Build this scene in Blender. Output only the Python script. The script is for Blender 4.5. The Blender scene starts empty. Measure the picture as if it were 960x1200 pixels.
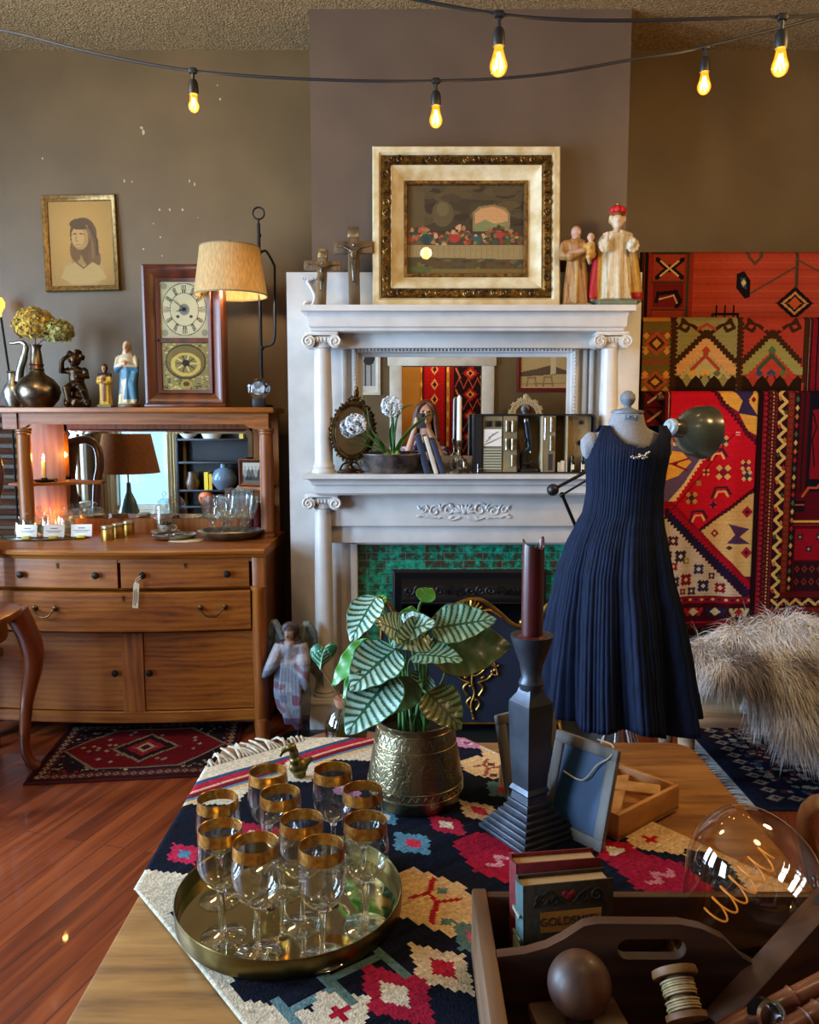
import bpy, bmesh, math, random
import numpy as np
from mathutils import Vector, Matrix, Euler, noise
random.seed(11)
rng = np.random.default_rng(5)
SC = bpy.context.scene
COL = SC.collection
PI = math.pi
sin, cos, R = math.sin, math.cos, math.radians
H = 1.48
PITCH = R(6.35)
F = 961.0
CAM = Vector((0, 0, H))
_c, _s = cos(PITCH), sin(PITCH)
def ray(px, py):
 dx, dy = (px - 480) / F, -(py - 600) / F
 return Vector((dx, _c + dy * _s, -_s + dy * _c))
def W(px, py, Y):
 d = ray(px, py)
 return CAM + d * (Y / d.y)
def WZ(px, py, Z):
 d = ray(px, py)
 return CAM + d * ((Z - H) / d.z)
def WX(px, Y, z=1.2):
 return (px - 480) / F * (Y * _c + (H - z) * _s)
def lin(h):
 if isinstance(h, (tuple, list)):
  return tuple(h[:3])
 h = h.lstrip('#')
 v = [int(h[i:i + 2], 16) / 255 for i in (0, 2, 4)]
 return tuple((c / 12.92 if c <= .04045 else ((c + .055) / 1.055) ** 2.4) for c in v)
class NT:
 def __init__(s, name):
  s.m = bpy.data.materials.new(name)
  s.m.use_nodes = True
  s.t = s.m.node_tree
  s.n = s.t.nodes
  s.l = s.t.links
  s.b = s.n['Principled BSDF']
  s.out = s.n['Material Output']
 def add(s, typ, **kw):
  n = s.n.new(typ)
  for k, v in kw.items():
   if k.startswith('i_'):
    n.inputs[k[2:].replace('_', ' ')].default_value = v
   else:
    setattr(n, k, v)
  return n
 def link(s, a, b):
  s.l.new(a, b)
 def coords(s, scale=(1, 1, 1), rot=(0, 0, 0)):
  tc = s.add('ShaderNodeTexCoord')
  mp = s.add('ShaderNodeMapping')
  mp.inputs['Scale'].default_value = scale
  mp.inputs['Rotation'].default_value = rot
  s.link(tc.outputs['Object'], mp.inputs['Vector'])
  return mp.outputs['Vector']
 def ramp(s, fac, stops):
  r = s.add('ShaderNodeValToRGB')
  e = r.color_ramp.elements
  while len(e) < len(stops):
   e.new(.5)
  for i, (p, c) in enumerate(stops):
   e[i].position = p
   e[i].color = (*lin(c), 1)
  s.link(fac, r.inputs['Fac'])
  return r.outputs['Color']
 def bump(s, fac, strength=.3, dist=.01):
  b = s.add('ShaderNodeBump')
  b.inputs['Strength'].default_value = strength
  b.inputs['Distance'].default_value = dist
  s.link(fac, b.inputs['Height'])
  s.link(b.outputs['Normal'], s.b.inputs['Normal'])
 def base(s, **kw):
  for k, v in kw.items():
   s.b.inputs[k.replace('_', ' ')].default_value = v
def P(name, c, rough=.5, metal=0.0, c2=None, scale=12, bump=0, bscale=None, bdist=.004, spec=.5,
   coat=0, stretch=(1, 1, 1), emit=None, estr=1, detail=4, contrast=(.35, .65), sheen=0):
 t = NT(name)
 col = lin(c)
 t.base(Base_Color=(*col, 1), Roughness=rough, Metallic=metal)
 t.b.inputs['Specular IOR Level'].default_value = spec
 if coat:
  t.b.inputs['Coat Weight'].default_value = coat
  t.b.inputs['Coat Roughness'].default_value = .15
 if sheen:
  t.b.inputs['Sheen Weight'].default_value = sheen
 if c2 is not None or bump:
  v = t.coords(stretch)
  n = t.add('ShaderNodeTexNoise')
  n.inputs['Scale'].default_value = scale
  n.inputs['Detail'].default_value = detail
  t.link(v, n.inputs['Vector'])
  if c2 is not None:
   t.link(t.ramp(n.outputs['Fac'], [(contrast[0], c), (contrast[1], c2)]), t.b.inputs['Base Color'])
  if bump:
   n2 = n
   if bscale:
    n2 = t.add('ShaderNodeTexNoise')
    n2.inputs['Scale'].default_value = bscale
    t.link(v, n2.inputs['Vector'])
   t.bump(n2.outputs['Fac'], bump, bdist)
 if emit is not None:
  t.b.inputs['Emission Color'].default_value = (*lin(emit), 1)
  t.b.inputs['Emission Strength'].default_value = estr
 return t.m
def WOOD(name, c1, c2, axis='x', scale=1.0, rough=.4, coat=.2, c3=None, wav=6.0, bump=.08):
 """stretched noise and bands running along one axis"""
 t = NT(name)
 st = {'x': (.12, 1, 1), 'y': (1, .12, 1), 'z': (1, 1, .12)}[axis]
 v = t.coords(tuple(q * scale for q in st))
 n = t.add('ShaderNodeTexNoise')
 n.inputs['Scale'].default_value = 9
 n.inputs['Detail'].default_value = 6
 n.inputs['Distortion'].default_value = .6
 t.link(v, n.inputs['Vector'])
 w = t.add('ShaderNodeTexWave')
 w.wave_type = 'BANDS'
 w.bands_direction = {'x': 'Z', 'y': 'X', 'z': 'X'}[axis]
 w.inputs['Scale'].default_value = wav
 w.inputs['Distortion'].default_value = 9
 w.inputs['Detail'].default_value = 3
 t.link(v, w.inputs['Vector'])
 f = t.add('ShaderNodeTexNoise')
 f.inputs['Scale'].default_value = 70
 t.link(v, f.inputs['Vector'])
 mx = t.add('ShaderNodeMath', operation='MULTIPLY_ADD')
 mx.inputs[1].default_value = .22
 t.link(w.outputs['Fac'], mx.inputs[0])
 t.link(n.outputs['Fac'], mx.inputs[2])
 m2 = t.add('ShaderNodeMath', operation='MULTIPLY_ADD')
 m2.inputs[1].default_value = .3
 t.link(f.outputs['Fac'], m2.inputs[0])
 t.link(mx.outputs[0], m2.inputs[2])
 st_ = [(.45, c1), (.95, c2)] if c3 is None else [(.42, c1), (.7, c2), (1.0, c3)]
 t.link(t.ramp(m2.outputs[0], st_), t.b.inputs['Base Color'])
 t.base(Roughness=rough)
 t.b.inputs['Coat Weight'].default_value = coat
 t.b.inputs['Coat Roughness'].default_value = .2
 if bump:
  t.bump(m2.outputs[0], bump, .003)
 return t.m
def COLM(name, rough=.6, metal=0, bump=0, bscale=200, spec=.4, coat=0, sheen=0, trans=0, var=0, vscale=40):
 """colour comes from the thing's own painted pattern (per-face colours)"""
 t = NT(name)
 a = t.add('ShaderNodeAttribute')
 a.attribute_name = 'Col'
 if var:
  v = t.coords()
  n = t.add('ShaderNodeTexNoise')
  n.inputs['Scale'].default_value = vscale
  n.inputs['Detail'].default_value = 5
  t.link(v, n.inputs['Vector'])
  r = t.ramp(n.outputs['Fac'], [(.3, (1 - var,) * 3), (.7, (1, 1, 1))])
  m = t.add('ShaderNodeMix', data_type='RGBA', blend_type='MULTIPLY')
  m.inputs['Factor'].default_value = 1
  t.link(a.outputs['Color'], m.inputs['A'])
  t.link(r, m.inputs['B'])
  t.link(m.outputs['Result'], t.b.inputs['Base Color'])
 else:
  t.link(a.outputs['Color'], t.b.inputs['Base Color'])
 t.base(Roughness=rough, Metallic=metal)
 t.b.inputs['Specular IOR Level'].default_value = spec
 if coat:
  t.b.inputs['Coat Weight'].default_value = coat
 if sheen:
  t.b.inputs['Sheen Weight'].default_value = sheen
 if trans:
  t.b.inputs['Subsurface Weight'].default_value = 0
 if bump:
  v = t.coords()
  n = t.add('ShaderNodeTexNoise')
  n.inputs['Scale'].default_value = bscale
  t.link(v, n.inputs['Vector'])
  t.bump(n.outputs['Fac'], bump, .003)
 return t.m
def THIN(name, tint='#ffffff', refl=1.0, rough=.02, ior=1.5):
 """thin-walled glass: clear with fresnel reflections"""
 t = NT(name)
 t.n.remove(t.b)
 tr = t.add('ShaderNodeBsdfTransparent')
 tr.inputs['Color'].default_value = (*lin(tint), 1)
 gl = t.add('ShaderNodeBsdfGlossy')
 gl.inputs['Roughness'].default_value = rough
 gl.inputs['Color'].default_value = (refl, refl, refl, 1)
 fr = t.add('ShaderNodeFresnel')
 ge = t.add('ShaderNodeNewGeometry')
 mr = t.add('ShaderNodeMapRange')
 mr.inputs['To Min'].default_value = ior
 mr.inputs['To Max'].default_value = 1 / ior
 t.link(ge.outputs['Backfacing'], mr.inputs['Value'])
 t.link(mr.outputs['Result'], fr.inputs['IOR'])
 mx = t.add('ShaderNodeMixShader')
 t.link(fr.outputs[0], mx.inputs[0])
 t.link(tr.outputs[0], mx.inputs[1])
 t.link(gl.outputs[0], mx.inputs[2])
 t.link(mx.outputs[0], t.out.inputs['Surface'])
 return t.m
def LITGLASS(name, tint, c, s):
 m = THIN(name, tint, .8, .03)
 t = m.node_tree
 out = t.nodes['Material Output']
 e = t.nodes.new('ShaderNodeEmission')
 e.inputs[0].default_value = (*lin(c), 1)
 e.inputs[1].default_value = s
 a = t.nodes.new('ShaderNodeAddShader')
 src = out.inputs['Surface'].links[0].from_socket
 t.links.new(src, a.inputs[0])
 t.links.new(e.outputs[0], a.inputs[1])
 t.links.new(a.outputs[0], out.inputs['Surface'])
 return m
def GLASS(name, tint='#ffffff', rough=0, ior=1.45):
 t = NT(name)
 t.base(Base_Color=(*lin(tint), 1), Roughness=rough, IOR=ior)
 t.b.inputs['Transmission Weight'].default_value = 1
 return t.m
def EMIT(name, c, s):
 return P(name, '#000000', emit=c, estr=s)
def frame_from(axis, up=Vector((0, 0, 1))):
 z = axis.normalized()
 if abs(z.dot(up)) > .98:
  up = Vector((1, 0, 0))
 x = up.cross(z).normalized()
 y = z.cross(x)
 return x, y, z
def rotm(rot):
 if rot is None:
  return Matrix.Identity(4)
 if isinstance(rot, Matrix):
  return rot.to_4x4()
 return Euler(rot).to_matrix().to_4x4()
class MB:
 def __init__(s):
  s.bm = bmesh.new()
 def _merge(s, tmp):
  me = bpy.data.meshes.new('t')
  tmp.to_mesh(me)
  tmp.free()
  s.bm.from_mesh(me)
  bpy.data.meshes.remove(me)
 def box(s, c, size, rot=None, bev=0, seg=2):
  M = Matrix.Translation(Vector(c)) @ rotm(rot) @ Matrix.Diagonal((*size, 1))
  if bev:
   t = bmesh.new()
   bmesh.ops.create_cube(t, size=1, matrix=M)
   bev = min(bev, min(size) * .49)
   bmesh.ops.bevel(t, geom=list(t.edges), offset=bev, segments=seg, affect='EDGES', profile=.5)
   s._merge(t)
  else:
   bmesh.ops.create_cube(s.bm, size=1, matrix=M)
  return s
 def bb(s, x0, x1, y0, y1, z0, z1, bev=0):
  return s.box(((x0 + x1) / 2, (y0 + y1) / 2, (z0 + z1) / 2), (abs(x1 - x0), abs(y1 - y0), abs(z1 - z0)), bev=bev)
 def grid_faces(s, rows, closed_u=True, cap0=False, cap1=False):
  """rows: list of lists of points; connects consecutive rows"""
  bm = s.bm
  vr = [[bm.verts.new(p) for p in r] for r in rows]
  n = len(vr[0])
  for a, b in zip(vr, vr[1:]):
   for i in range(n if closed_u else n - 1):
    j = (i + 1) % n
    try:
     bm.faces.new((a[i], a[j], b[j], b[i]))
    except ValueError:
     pass
  if cap0:
   bm.faces.new(list(reversed(vr[0])))
  if cap1:
   bm.faces.new(vr[-1])
  return vr
 def lathe(s, prof, c=(0, 0, 0), seg=32, rot=None, sx=1, sy=1, fn=None, caps=True):
  M = Matrix.Translation(Vector(c)) @ rotm(rot)
  rows = []
  for k, (r, z) in enumerate(prof):
   r = max(r, 1e-5)
   row = []
   for i in range(seg):
    a = 2 * PI * i / seg
    q = r * (fn(a, z) if fn else 1)
    row.append(M @ Vector((q * cos(a) * sx, q * sin(a) * sy, z)))
   rows.append(row)
  s.grid_faces(rows, True, caps, caps)
  return s
 def tube(s, pts, r, seg=10, closed=False, caps=True, flat=1.0):
  pts = [Vector(p) for p in pts]
  n = len(pts)
  rr = r if isinstance(r, (list, tuple)) else [r] * n
  rows = []
  up = None
  for i, p in enumerate(pts):
   if closed:
    t = pts[(i + 1) % n] - pts[i - 1]
   else:
    t = pts[min(i + 1, n - 1)] - pts[max(i - 1, 0)]
   if t.length < 1e-9:
    t = Vector((0, 0, 1))
   t.normalize()
   if up is None:
    x, y, _ = frame_from(t)
   else:
    x = (up - t * up.dot(t))
    x = x.normalized() if x.length > 1e-6 else frame_from(t)[0]
    y = t.cross(x)
   up = x
   rows.append([p + (x * cos(2 * PI * k / seg) + y * sin(2 * PI * k / seg) * flat) * rr[i] for k in range(seg)])
  if closed:
   rows.append(rows[0])
   s.grid_faces(rows)
   bmesh.ops.remove_doubles(s.bm, verts=s.bm.verts, dist=1e-6)
  else:
   s.grid_faces(rows, True, caps, caps)
  return s
 def ell(s, c, r, rot=None, sub=2, seg=None):
  if not isinstance(r, (tuple, list)):
   r = (r, r, r)
  M = Matrix.Translation(Vector(c)) @ rotm(rot) @ Matrix.Diagonal((*r, 1))
  if seg:
   bmesh.ops.create_uvsphere(s.bm, u_segments=seg, v_segments=max(6, seg // 2), radius=1, matrix=M)
  else:
   bmesh.ops.create_icosphere(s.bm, subdivisions=sub, radius=1, matrix=M)
  return s
 def cyl(s, a, b, r, r2=None, seg=20):
  return s.tube([a, b], [r, r if r2 is None else r2], seg)
 def prism(s, poly, z0, z1, M=None, bev=0):
  """2-D polygon (x, y) extruded z0..z1, then placed by M"""
  t = bmesh.new()
  vs = [t.verts.new((x, y, z0)) for x, y in poly]
  f = t.faces.new(vs)
  g = bmesh.ops.extrude_face_region(t, geom=[f])
  for v in g['geom']:
   if isinstance(v, bmesh.types.BMVert):
    v.co.z = z1
  bmesh.ops.recalc_face_normals(t, faces=t.faces)
  if bev:
   bmesh.ops.bevel(t, geom=list(t.edges), offset=bev, segments=2, affect='EDGES', profile=.5)
  if M is not None:
   bmesh.ops.transform(t, matrix=M, verts=t.verts)
  s._merge(t)
  return s
 def sweep_prof(s, prof, x0, x1):
  """profile of (y, z) points swept along x as a closed solid"""
  rows = [[Vector((x0, y, z)) for y, z in prof], [Vector((x1, y, z)) for y, z in prof]]
  s.grid_faces(rows, True, True, True)
  return s
 def frame(s, x0, x1, z0, z1, w, y0, y1, bev=0):
  """rectangular picture frame in the xz plane"""
  s.bb(x0, x1, y0, y1, z1 - w, z1, bev)
  s.bb(x0, x1, y0, y1, z0, z0 + w, bev)
  s.bb(x0, x0 + w, y0, y1, z0 + w * .9, z1 - w * .9, bev)
  s.bb(x1 - w, x1, y0, y1, z0 + w * .9, z1 - w * .9, bev)
  return s
 def mould(s, x0, x1, z0, z1, prof):
  """mitred frame: prof = list of (inset, y) ; closed section"""
  cs = [(x0, z0, 1, 1), (x1, z0, -1, 1), (x1, z1, -1, -1), (x0, z1, 1, -1)]
  rows = [[Vector((x + sx * d, y, z + sz * d)) for d, y in prof] for x, z, sx, sz in cs]
  rows.append(rows[0])
  s.grid_faces(rows, True)
  bmesh.ops.remove_doubles(s.bm, verts=s.bm.verts, dist=1e-6)
  return s
 def xf(s, M):
  bmesh.ops.transform(s.bm, matrix=M, verts=s.bm.verts)
  return s
 def build(s, name, mat, parent=None, world=False, sharp=35, kind=None, fix=True):
  me = bpy.data.meshes.new(name)
  if fix:
   bmesh.ops.recalc_face_normals(s.bm, faces=s.bm.faces)
  s.bm.to_mesh(me)
  s.bm.free()
  return link(name, me, mat, parent, world, sharp, kind)
ROOTM = {}
def rootm(o):
 while o.parent:
  o = o.parent
 return ROOTM.get(o.name, Matrix.Identity(4))
def link(name, me, mat, parent=None, world=False, sharp=35, kind=None):
 if world and parent is not None:
  me.transform(rootm(parent).inverted())
 if len(me.polygons):
  me.polygons.foreach_set('use_smooth', [True] * len(me.polygons))
  if sharp and sharp < 180:
   me.set_sharp_from_angle(angle=R(sharp))
 o = bpy.data.objects.new(name, me)
 if mat is not None:
  for m in (mat if isinstance(mat, (list, tuple)) else [mat]):
   me.materials.append(m)
 COL.objects.link(o)
 if parent is not None:
  o.parent = parent
 if kind:
  o['kind'] = kind
 return o
def thing(name, label, cat, loc=(0, 0, 0), rotz=0, group=None, rot=None):
 o = bpy.data.objects.new(name, None)
 COL.objects.link(o)
 o.empty_display_size = .05
 o.location = loc
 o.rotation_euler = rot if rot else (0, 0, rotz)
 ROOTM[o.name] = Matrix.Translation(Vector(loc)) @ Euler(o.rotation_euler).to_matrix().to_4x4()
 return tag(o, label, cat, group)
def tag(o, label=None, cat=None, group=None, kind=None):
 if label:
  o['label'] = label
 if cat:
  o['category'] = cat
 if group:
  o['group'] = group
 if kind:
  o['kind'] = kind
 return o
def dup(root, loc, rotz=None, label=None, group=None):
 r = root.copy()
 COL.objects.link(r)
 r.location = loc
 if rotz is not None:
  r.rotation_euler = (0, 0, rotz)
 ROOTM[r.name] = Matrix.Translation(Vector(loc)) @ Euler(r.rotation_euler).to_matrix().to_4x4()
 if label:
  r['label'] = label
 if group:
  r['group'] = group
 for ch in list(root.children):
  c = ch.copy()
  COL.objects.link(c)
  c.parent = r
  for g in list(ch.children):
   d = g.copy()
   COL.objects.link(d)
   d.parent = c
 return r
def struct(name, mb, mat, sharp=35):
 return mb.build(name, mat, kind='structure', sharp=sharp)
def colour_faces(me, cols):
 """cols: (n_poly, 3) linear colours"""
 at = me.color_attributes.new('Col', 'FLOAT_COLOR', 'CORNER')
 tot = np.zeros(len(me.polygons), dtype=np.int32)
 me.polygons.foreach_get('loop_total', tot)
 c = np.ones((len(me.polygons), 4), dtype=np.float32)
 c[:, :3] = cols
 at.data.foreach_set('color', np.repeat(c, tot, axis=0).ravel())
def colour_verts(me, fn):
 n = len(me.vertices)
 co = np.zeros(n * 3, dtype=np.float32)
 me.vertices.foreach_get('co', co)
 co = co.reshape(-1, 3)
 at = me.color_attributes.new('Col', 'FLOAT_COLOR', 'POINT')
 c = np.ones((n, 4), dtype=np.float32)
 for i in range(n):
  c[i, :3] = fn(co[i])
 at.data.foreach_set('color', c.ravel())
def sculpt(name, mb, voxel, mat, parent=None, colfn=None, world=False, smooth=2, M=None):
 """many overlapping shapes fused into one continuous surface"""
 bmesh.ops.recalc_face_normals(mb.bm, faces=mb.bm.faces)
 me = bpy.data.meshes.new('tmp')
 mb.bm.to_mesh(me)
 mb.bm.free()
 o = bpy.data.objects.new('tmp', me)
 COL.objects.link(o)
 m = o.modifiers.new('r', 'REMESH')
 m.mode = 'VOXEL'
 m.voxel_size = voxel
 m.use_smooth_shade = True
 if smooth:
  q = o.modifiers.new('s', 'SMOOTH')
  q.iterations = smooth
  q.factor = .5
 dg = bpy.context.evaluated_depsgraph_get()
 ev = o.evaluated_get(dg)
 out = bpy.data.meshes.new_from_object(ev)
 out.name = name
 bpy.data.objects.remove(o)
 bpy.data.meshes.remove(me)
 if colfn:
  colour_verts(out, colfn)
 if M is not None:
  out.transform(M)
 return link(name, out, mat, parent, world, sharp=0)
def sheet(name, nu, nv, fn, canvas, mat, parent=None, world=False, thick=0, kind=None, sharp=0):
 """grid of nu x nv faces, fn(u, v) -> point, canvas (nv, nu, 3) gives face colours"""
 us = [i / nu for i in range(nu + 1)]
 vs = [j / nv for j in range(nv + 1)]
 pts = [fn(u, v) for v in vs for u in us]
 n = nu + 1
 faces = [(j * n + i, j * n + i + 1, (j + 1) * n + i + 1, (j + 1) * n + i) for j in range(nv) for i in range(nu)]
 cols = np.asarray(canvas, dtype=np.float32).reshape(-1, 3)
 if thick:
  P_ = np.array([tuple(p) for p in pts], dtype=np.float64).reshape(nv + 1, nu + 1, 3)
  du = np.gradient(P_, axis=1)
  dv = np.gradient(P_, axis=0)
  nn = np.cross(du, dv)
  nn /= np.maximum(np.linalg.norm(nn, axis=2, keepdims=True), 1e-9)
  back = (P_ - nn * thick).reshape(-1, 3)
  off = len(pts)
  pts = pts + [tuple(p) for p in back]
  faces += [tuple(off + q for q in reversed(f)) for f in faces[:nu * nv]]
  rim = [j * n for j in range(nv + 1)]
  extra, ec = [], []
  cc = np.asarray(canvas).reshape(nv, nu, 3)
  for i in range(nu):
   extra.append((i + 1, i, off + i, off + i + 1)); ec.append(cc[0, i])
   a = nv * n + i
   extra.append((a, a + 1, off + a + 1, off + a)); ec.append(cc[-1, i])
  for j in range(nv):
   a = j * n
   extra.append((a, a + n, off + a + n, off + a)); ec.append(cc[j, 0])
   a = j * n + nu
   extra.append((a + n, a, off + a, off + a + n)); ec.append(cc[j, -1])
  faces += extra
  cols = np.concatenate([cols, cols, np.array(ec, dtype=np.float32)])
 me = bpy.data.meshes.new(name)
 me.from_pydata([tuple(p) for p in pts], [], faces)
 colour_faces(me, cols)
 return link(name, me, mat, parent, world, sharp, kind)
class CV:
 """pattern canvas in cell units; x right, y up"""
 def __init__(s, w, h, c):
  s.w, s.h = w, h
  s.a = np.zeros((h, w, 3), dtype=np.float32)
  s.a[:] = lin(c)
  s.yy, s.xx = np.mgrid[0:h, 0:w].astype(np.float32)
 def m(s, mask, c):
  s.a[mask] = lin(c)
  return s
 def rect(s, x0, y0, x1, y1, c):
  return s.m((s.xx >= x0) & (s.xx < x1) & (s.yy >= y0) & (s.yy < y1), c)
 def dia(s, cx, cy, rx, ry, c, step=1, ang=0):
  dx, dy = s.xx - cx, s.yy - cy
  if ang:
   ca, sa = cos(ang), sin(ang)
   dx, dy = dx * ca + dy * sa, -dx * sa + dy * ca
  dx = np.floor(np.abs(dx) / step + .5) * step
  dy = np.floor(np.abs(dy) / step + .5) * step
  return s.m(dx / rx + dy / ry <= 1, c)
 def hexa(s, cx, cy, rx, ry, c, cut=.5, step=1):
  dx = np.floor(np.abs(s.xx - cx) / step + .5) * step
  dy = np.floor(np.abs(s.yy - cy) / step + .5) * step
  return s.m((dy <= ry) & (dx / rx + dy / ry * cut <= 1), c)
 def ellip(s, cx, cy, rx, ry, c):
  return s.m(((s.xx - cx) / rx) ** 2 + ((s.yy - cy) / ry) ** 2 <= 1, c)
 def line(s, pts, wd, c):
  for (x0, y0), (x1, y1) in zip(pts, pts[1:]):
   vx, vy = x1 - x0, y1 - y0
   L2 = max(vx * vx + vy * vy, 1e-6)
   t = np.clip(((s.xx - x0) * vx + (s.yy - y0) * vy) / L2, 0, 1)
   d = np.maximum(np.abs(s.xx - x0 - t * vx), np.abs(s.yy - y0 - t * vy))
   s.m(d <= wd / 2, c)
  return s
 def poly(s, pts, c):
  ins = np.zeros_like(s.xx, dtype=bool)
  n = len(pts)
  for i in range(n):
   x0, y0 = pts[i]
   x1, y1 = pts[(i + 1) % n]
   if y0 == y1:
    continue
   cond = ((y0 > s.yy) != (y1 > s.yy)) & (s.xx < (x1 - x0) * (s.yy - y0) / (y1 - y0) + x0)
   ins ^= cond
  return s.m(ins, c)
 def cross(s, cx, cy, r, c, t=1.2):
  s.rect(cx - r, cy - t, cx + r, cy + t, c)
  return s.rect(cx - t, cy - r, cx + t, cy + r, c)
 def zig(s, x0, x1, y, amp, per, wd, c, vert=False):
  k = np.abs(((s.xx if not vert else s.yy) / per) % 1 - .5) * 2
  a, b = (s.xx, s.yy) if not vert else (s.yy, s.xx)
  return s.m((a >= x0) & (a < x1) & (np.abs(b - y - amp * (k - .5) * 2) <= wd / 2), c)
 def jitter(s, amt=.12, wear=0):
  n = rng.normal(1, amt, (s.h, s.w, 1)).astype(np.float32)
  rowv = rng.normal(1, amt * .5, (s.h, 1, 1)).astype(np.float32)
  s.a = np.clip(s.a * n * rowv, 0.001, 1)
  return s
def text_mesh(name, txt, size, mat, M, parent=None, depth=.0004, world=False):
 cu = bpy.data.curves.new('t', 'FONT')
 cu.body = txt
 cu.size = size
 cu.align_x = 'CENTER'
 cu.align_y = 'CENTER'
 cu.extrude = depth
 o = bpy.data.objects.new('t', cu)
 COL.objects.link(o)
 dg = bpy.context.evaluated_depsgraph_get()
 me = bpy.data.meshes.new_from_object(o.evaluated_get(dg))
 bpy.data.objects.remove(o)
 me.transform(M)
 return link(name, me, mat, parent, world, sharp=30)
def scroll(c, r0, turns=1.5, n=28, start=0, dirn=1, shrink=.15):
 """flat spiral in the xz plane"""
 pts = []
 for i in range(n):
  t = i / (n - 1)
  r = r0 * (1 - (1 - shrink) * t)
  a = start + dirn * turns * 2 * PI * t
  pts.append(Vector((c[0] + r * cos(a), c[1], c[2] + r * sin(a))))
 return pts
def bez(p0, p1, p2, p3, n=14):
 p0, p1, p2, p3 = map(Vector, (p0, p1, p2, p3))
 return [p0 * (1 - t) ** 3 + p1 * 3 * t * (1 - t) ** 2 + p2 * 3 * t * t * (1 - t) + p3 * t ** 3
   for t in [i / n for i in range(n + 1)]]
def catm(pts, n=8):
 pts = [Vector(p) for p in pts]
 out = []
 for i in range(len(pts) - 1):
  a, b, c, d = pts[max(i - 1, 0)], pts[i], pts[i + 1], pts[min(i + 2, len(pts) - 1)]
  for k in range(n):
   t = k / n
   out.append(.5 * (2 * b + (c - a) * t + (2 * a - 5 * b + 4 * c - d) * t * t + (3 * b - a - 3 * c + d) * t ** 3))
 out.append(pts[-1])
 return out
M = {}
M['wall'] = P('wall_paint', '#654f30', rough=.5, c2='#584428', scale=3, bump=.12, bscale=60, bdist=.003)
M['wall_chim'] = P('chimney_paint', '#5e4d40', rough=.5, c2='#534439', scale=3, bump=.1, bscale=60, bdist=.003)
M['yellow_wall'] = P('yellow_plaster', '#d79b3c', rough=.7, c2='#c98d33', scale=4)
M['ceiling'] = P('popcorn_plaster', '#a3865a', rough=.95, c2='#7d633c', scale=90, bump=1.0, bscale=110, bdist=.02, contrast=(.4, .6))
M['white'] = P('white_gloss_paint', '#cfcdc9', rough=.35, c2='#c2c0bb', scale=9, bump=.05, bscale=40, coat=.15)
M['white_old'] = P('aged_white_paint', '#d8d0c0', rough=.5, c2='#c2b69e', scale=6, bump=.08, bscale=60)
M['black_iron'] = P('black_iron', '#16161a', rough=.45, metal=.6, bump=.1, scale=60)
M['black'] = P('black_paint', '#101013', rough=.4)
M['brass'] = P('aged_brass', '#b08a45', rough=.35, metal=1, c2='#8a6a30', scale=20, bump=.08)
M['gold'] = P('gilt', '#c39a4c', rough=.38, metal=.85, c2='#8e6526', scale=30, bump=.15)
M['silver'] = P('tarnished_silver', '#b9b6aa', rough=.36, metal=1, c2='#7b766a', scale=14)
M['chrome'] = P('chrome', '#c9ced4', rough=.15, metal=1)
M['oak'] = WOOD('golden_oak', '#592b06', '#87480d', 'x', 2.4, rough=.42, coat=.06, c3='#9a5c18', wav=5)
M['oak_v'] = WOOD('golden_oak_upright', '#552806', '#85460e', 'z', 1.5, rough=.42, coat=.06, c3='#985a19')
M['oak_dark'] = WOOD('dark_oak', '#43200c', '#7a4219', 'x', 1.3, rough=.4)
M['mahog'] = WOOD('mahogany', '#32150a', '#5e2a12', 'z', 1.0, rough=.35, coat=.2, wav=3)
M['old_wood'] = WOOD('old_dark_wood', '#1d0d06', '#3d2010', 'x', 1.6, rough=.55, coat=.03, c3='#53301a')
M['old_wood_y'] = WOOD('old_dark_wood_lengthwise', '#2a1a12', '#553726', 'y', 1.2, rough=.55, coat=.05, c3='#6b4a35')
M['edge_wood'] = WOOD('worn_edge_wood', '#452c1a', '#755538', 'y', 1.2, rough=.6, coat=0)
M['light_wood'] = WOOD('light_box_wood', '#a5682f', '#cf9450', 'x', 1.2, rough=.5, coat=.1)
M['chair_wood'] = WOOD('reddish_chair_wood', '#471c0b', '#7f3c16', 'z', 1.0, rough=.3, coat=.4)
M['mirror'] = P('mirror_glass', '#e6e9ea', rough=.0, metal=1)
M['glass'] = GLASS('clear_glass')
M['thin'] = THIN('thin_clear_glass', '#f6f8f8')
M['foot'] = THIN('foot_glass', '#f4f7f6', ior=2.3)
M['thick'] = THIN('heavier_clear_glass', '#eef3f2', ior=1.85)
M['pane'] = THIN('picture_glass', '#ffffff', .9, .03)
M['rug'] = COLM('woven_wool', rough=.95, bump=.5, bscale=350, spec=.05)
M['paint'] = COLM('painted_plaster', rough=.45, bump=.15, bscale=120, var=.25, vscale=45)
M['print'] = COLM('printed_picture', rough=.55, spec=.3)
M['paper'] = P('cream_paper', '#dcd0b4', rough=.8, c2='#c9b994', scale=20)
M['card'] = P('white_card', '#e6e4dd', rough=.8)
M['ink'] = P('dark_ink', '#2b2723', rough=.8)
M['rod'] = P('black_rod', '#0d0d0f', rough=.35, metal=.3)
M['cork'] = P('cork', '#9a6a48', rough=.9, c2='#7a4e34', scale=60)
M['red_book'] = P('red_cloth', '#7c1119', rough=.7, c2='#5e0c12', scale=90)
M['wax'] = P('white_wax', '#e9e6dc', rough=.4)
WALL_Y, CH_Y = 4.42, 4.0
XL, XR, YB, ZC = -3.6, 3.0, -.95, 3.36
def zz(py, Y):
 return W(480, py, Y).z
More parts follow.
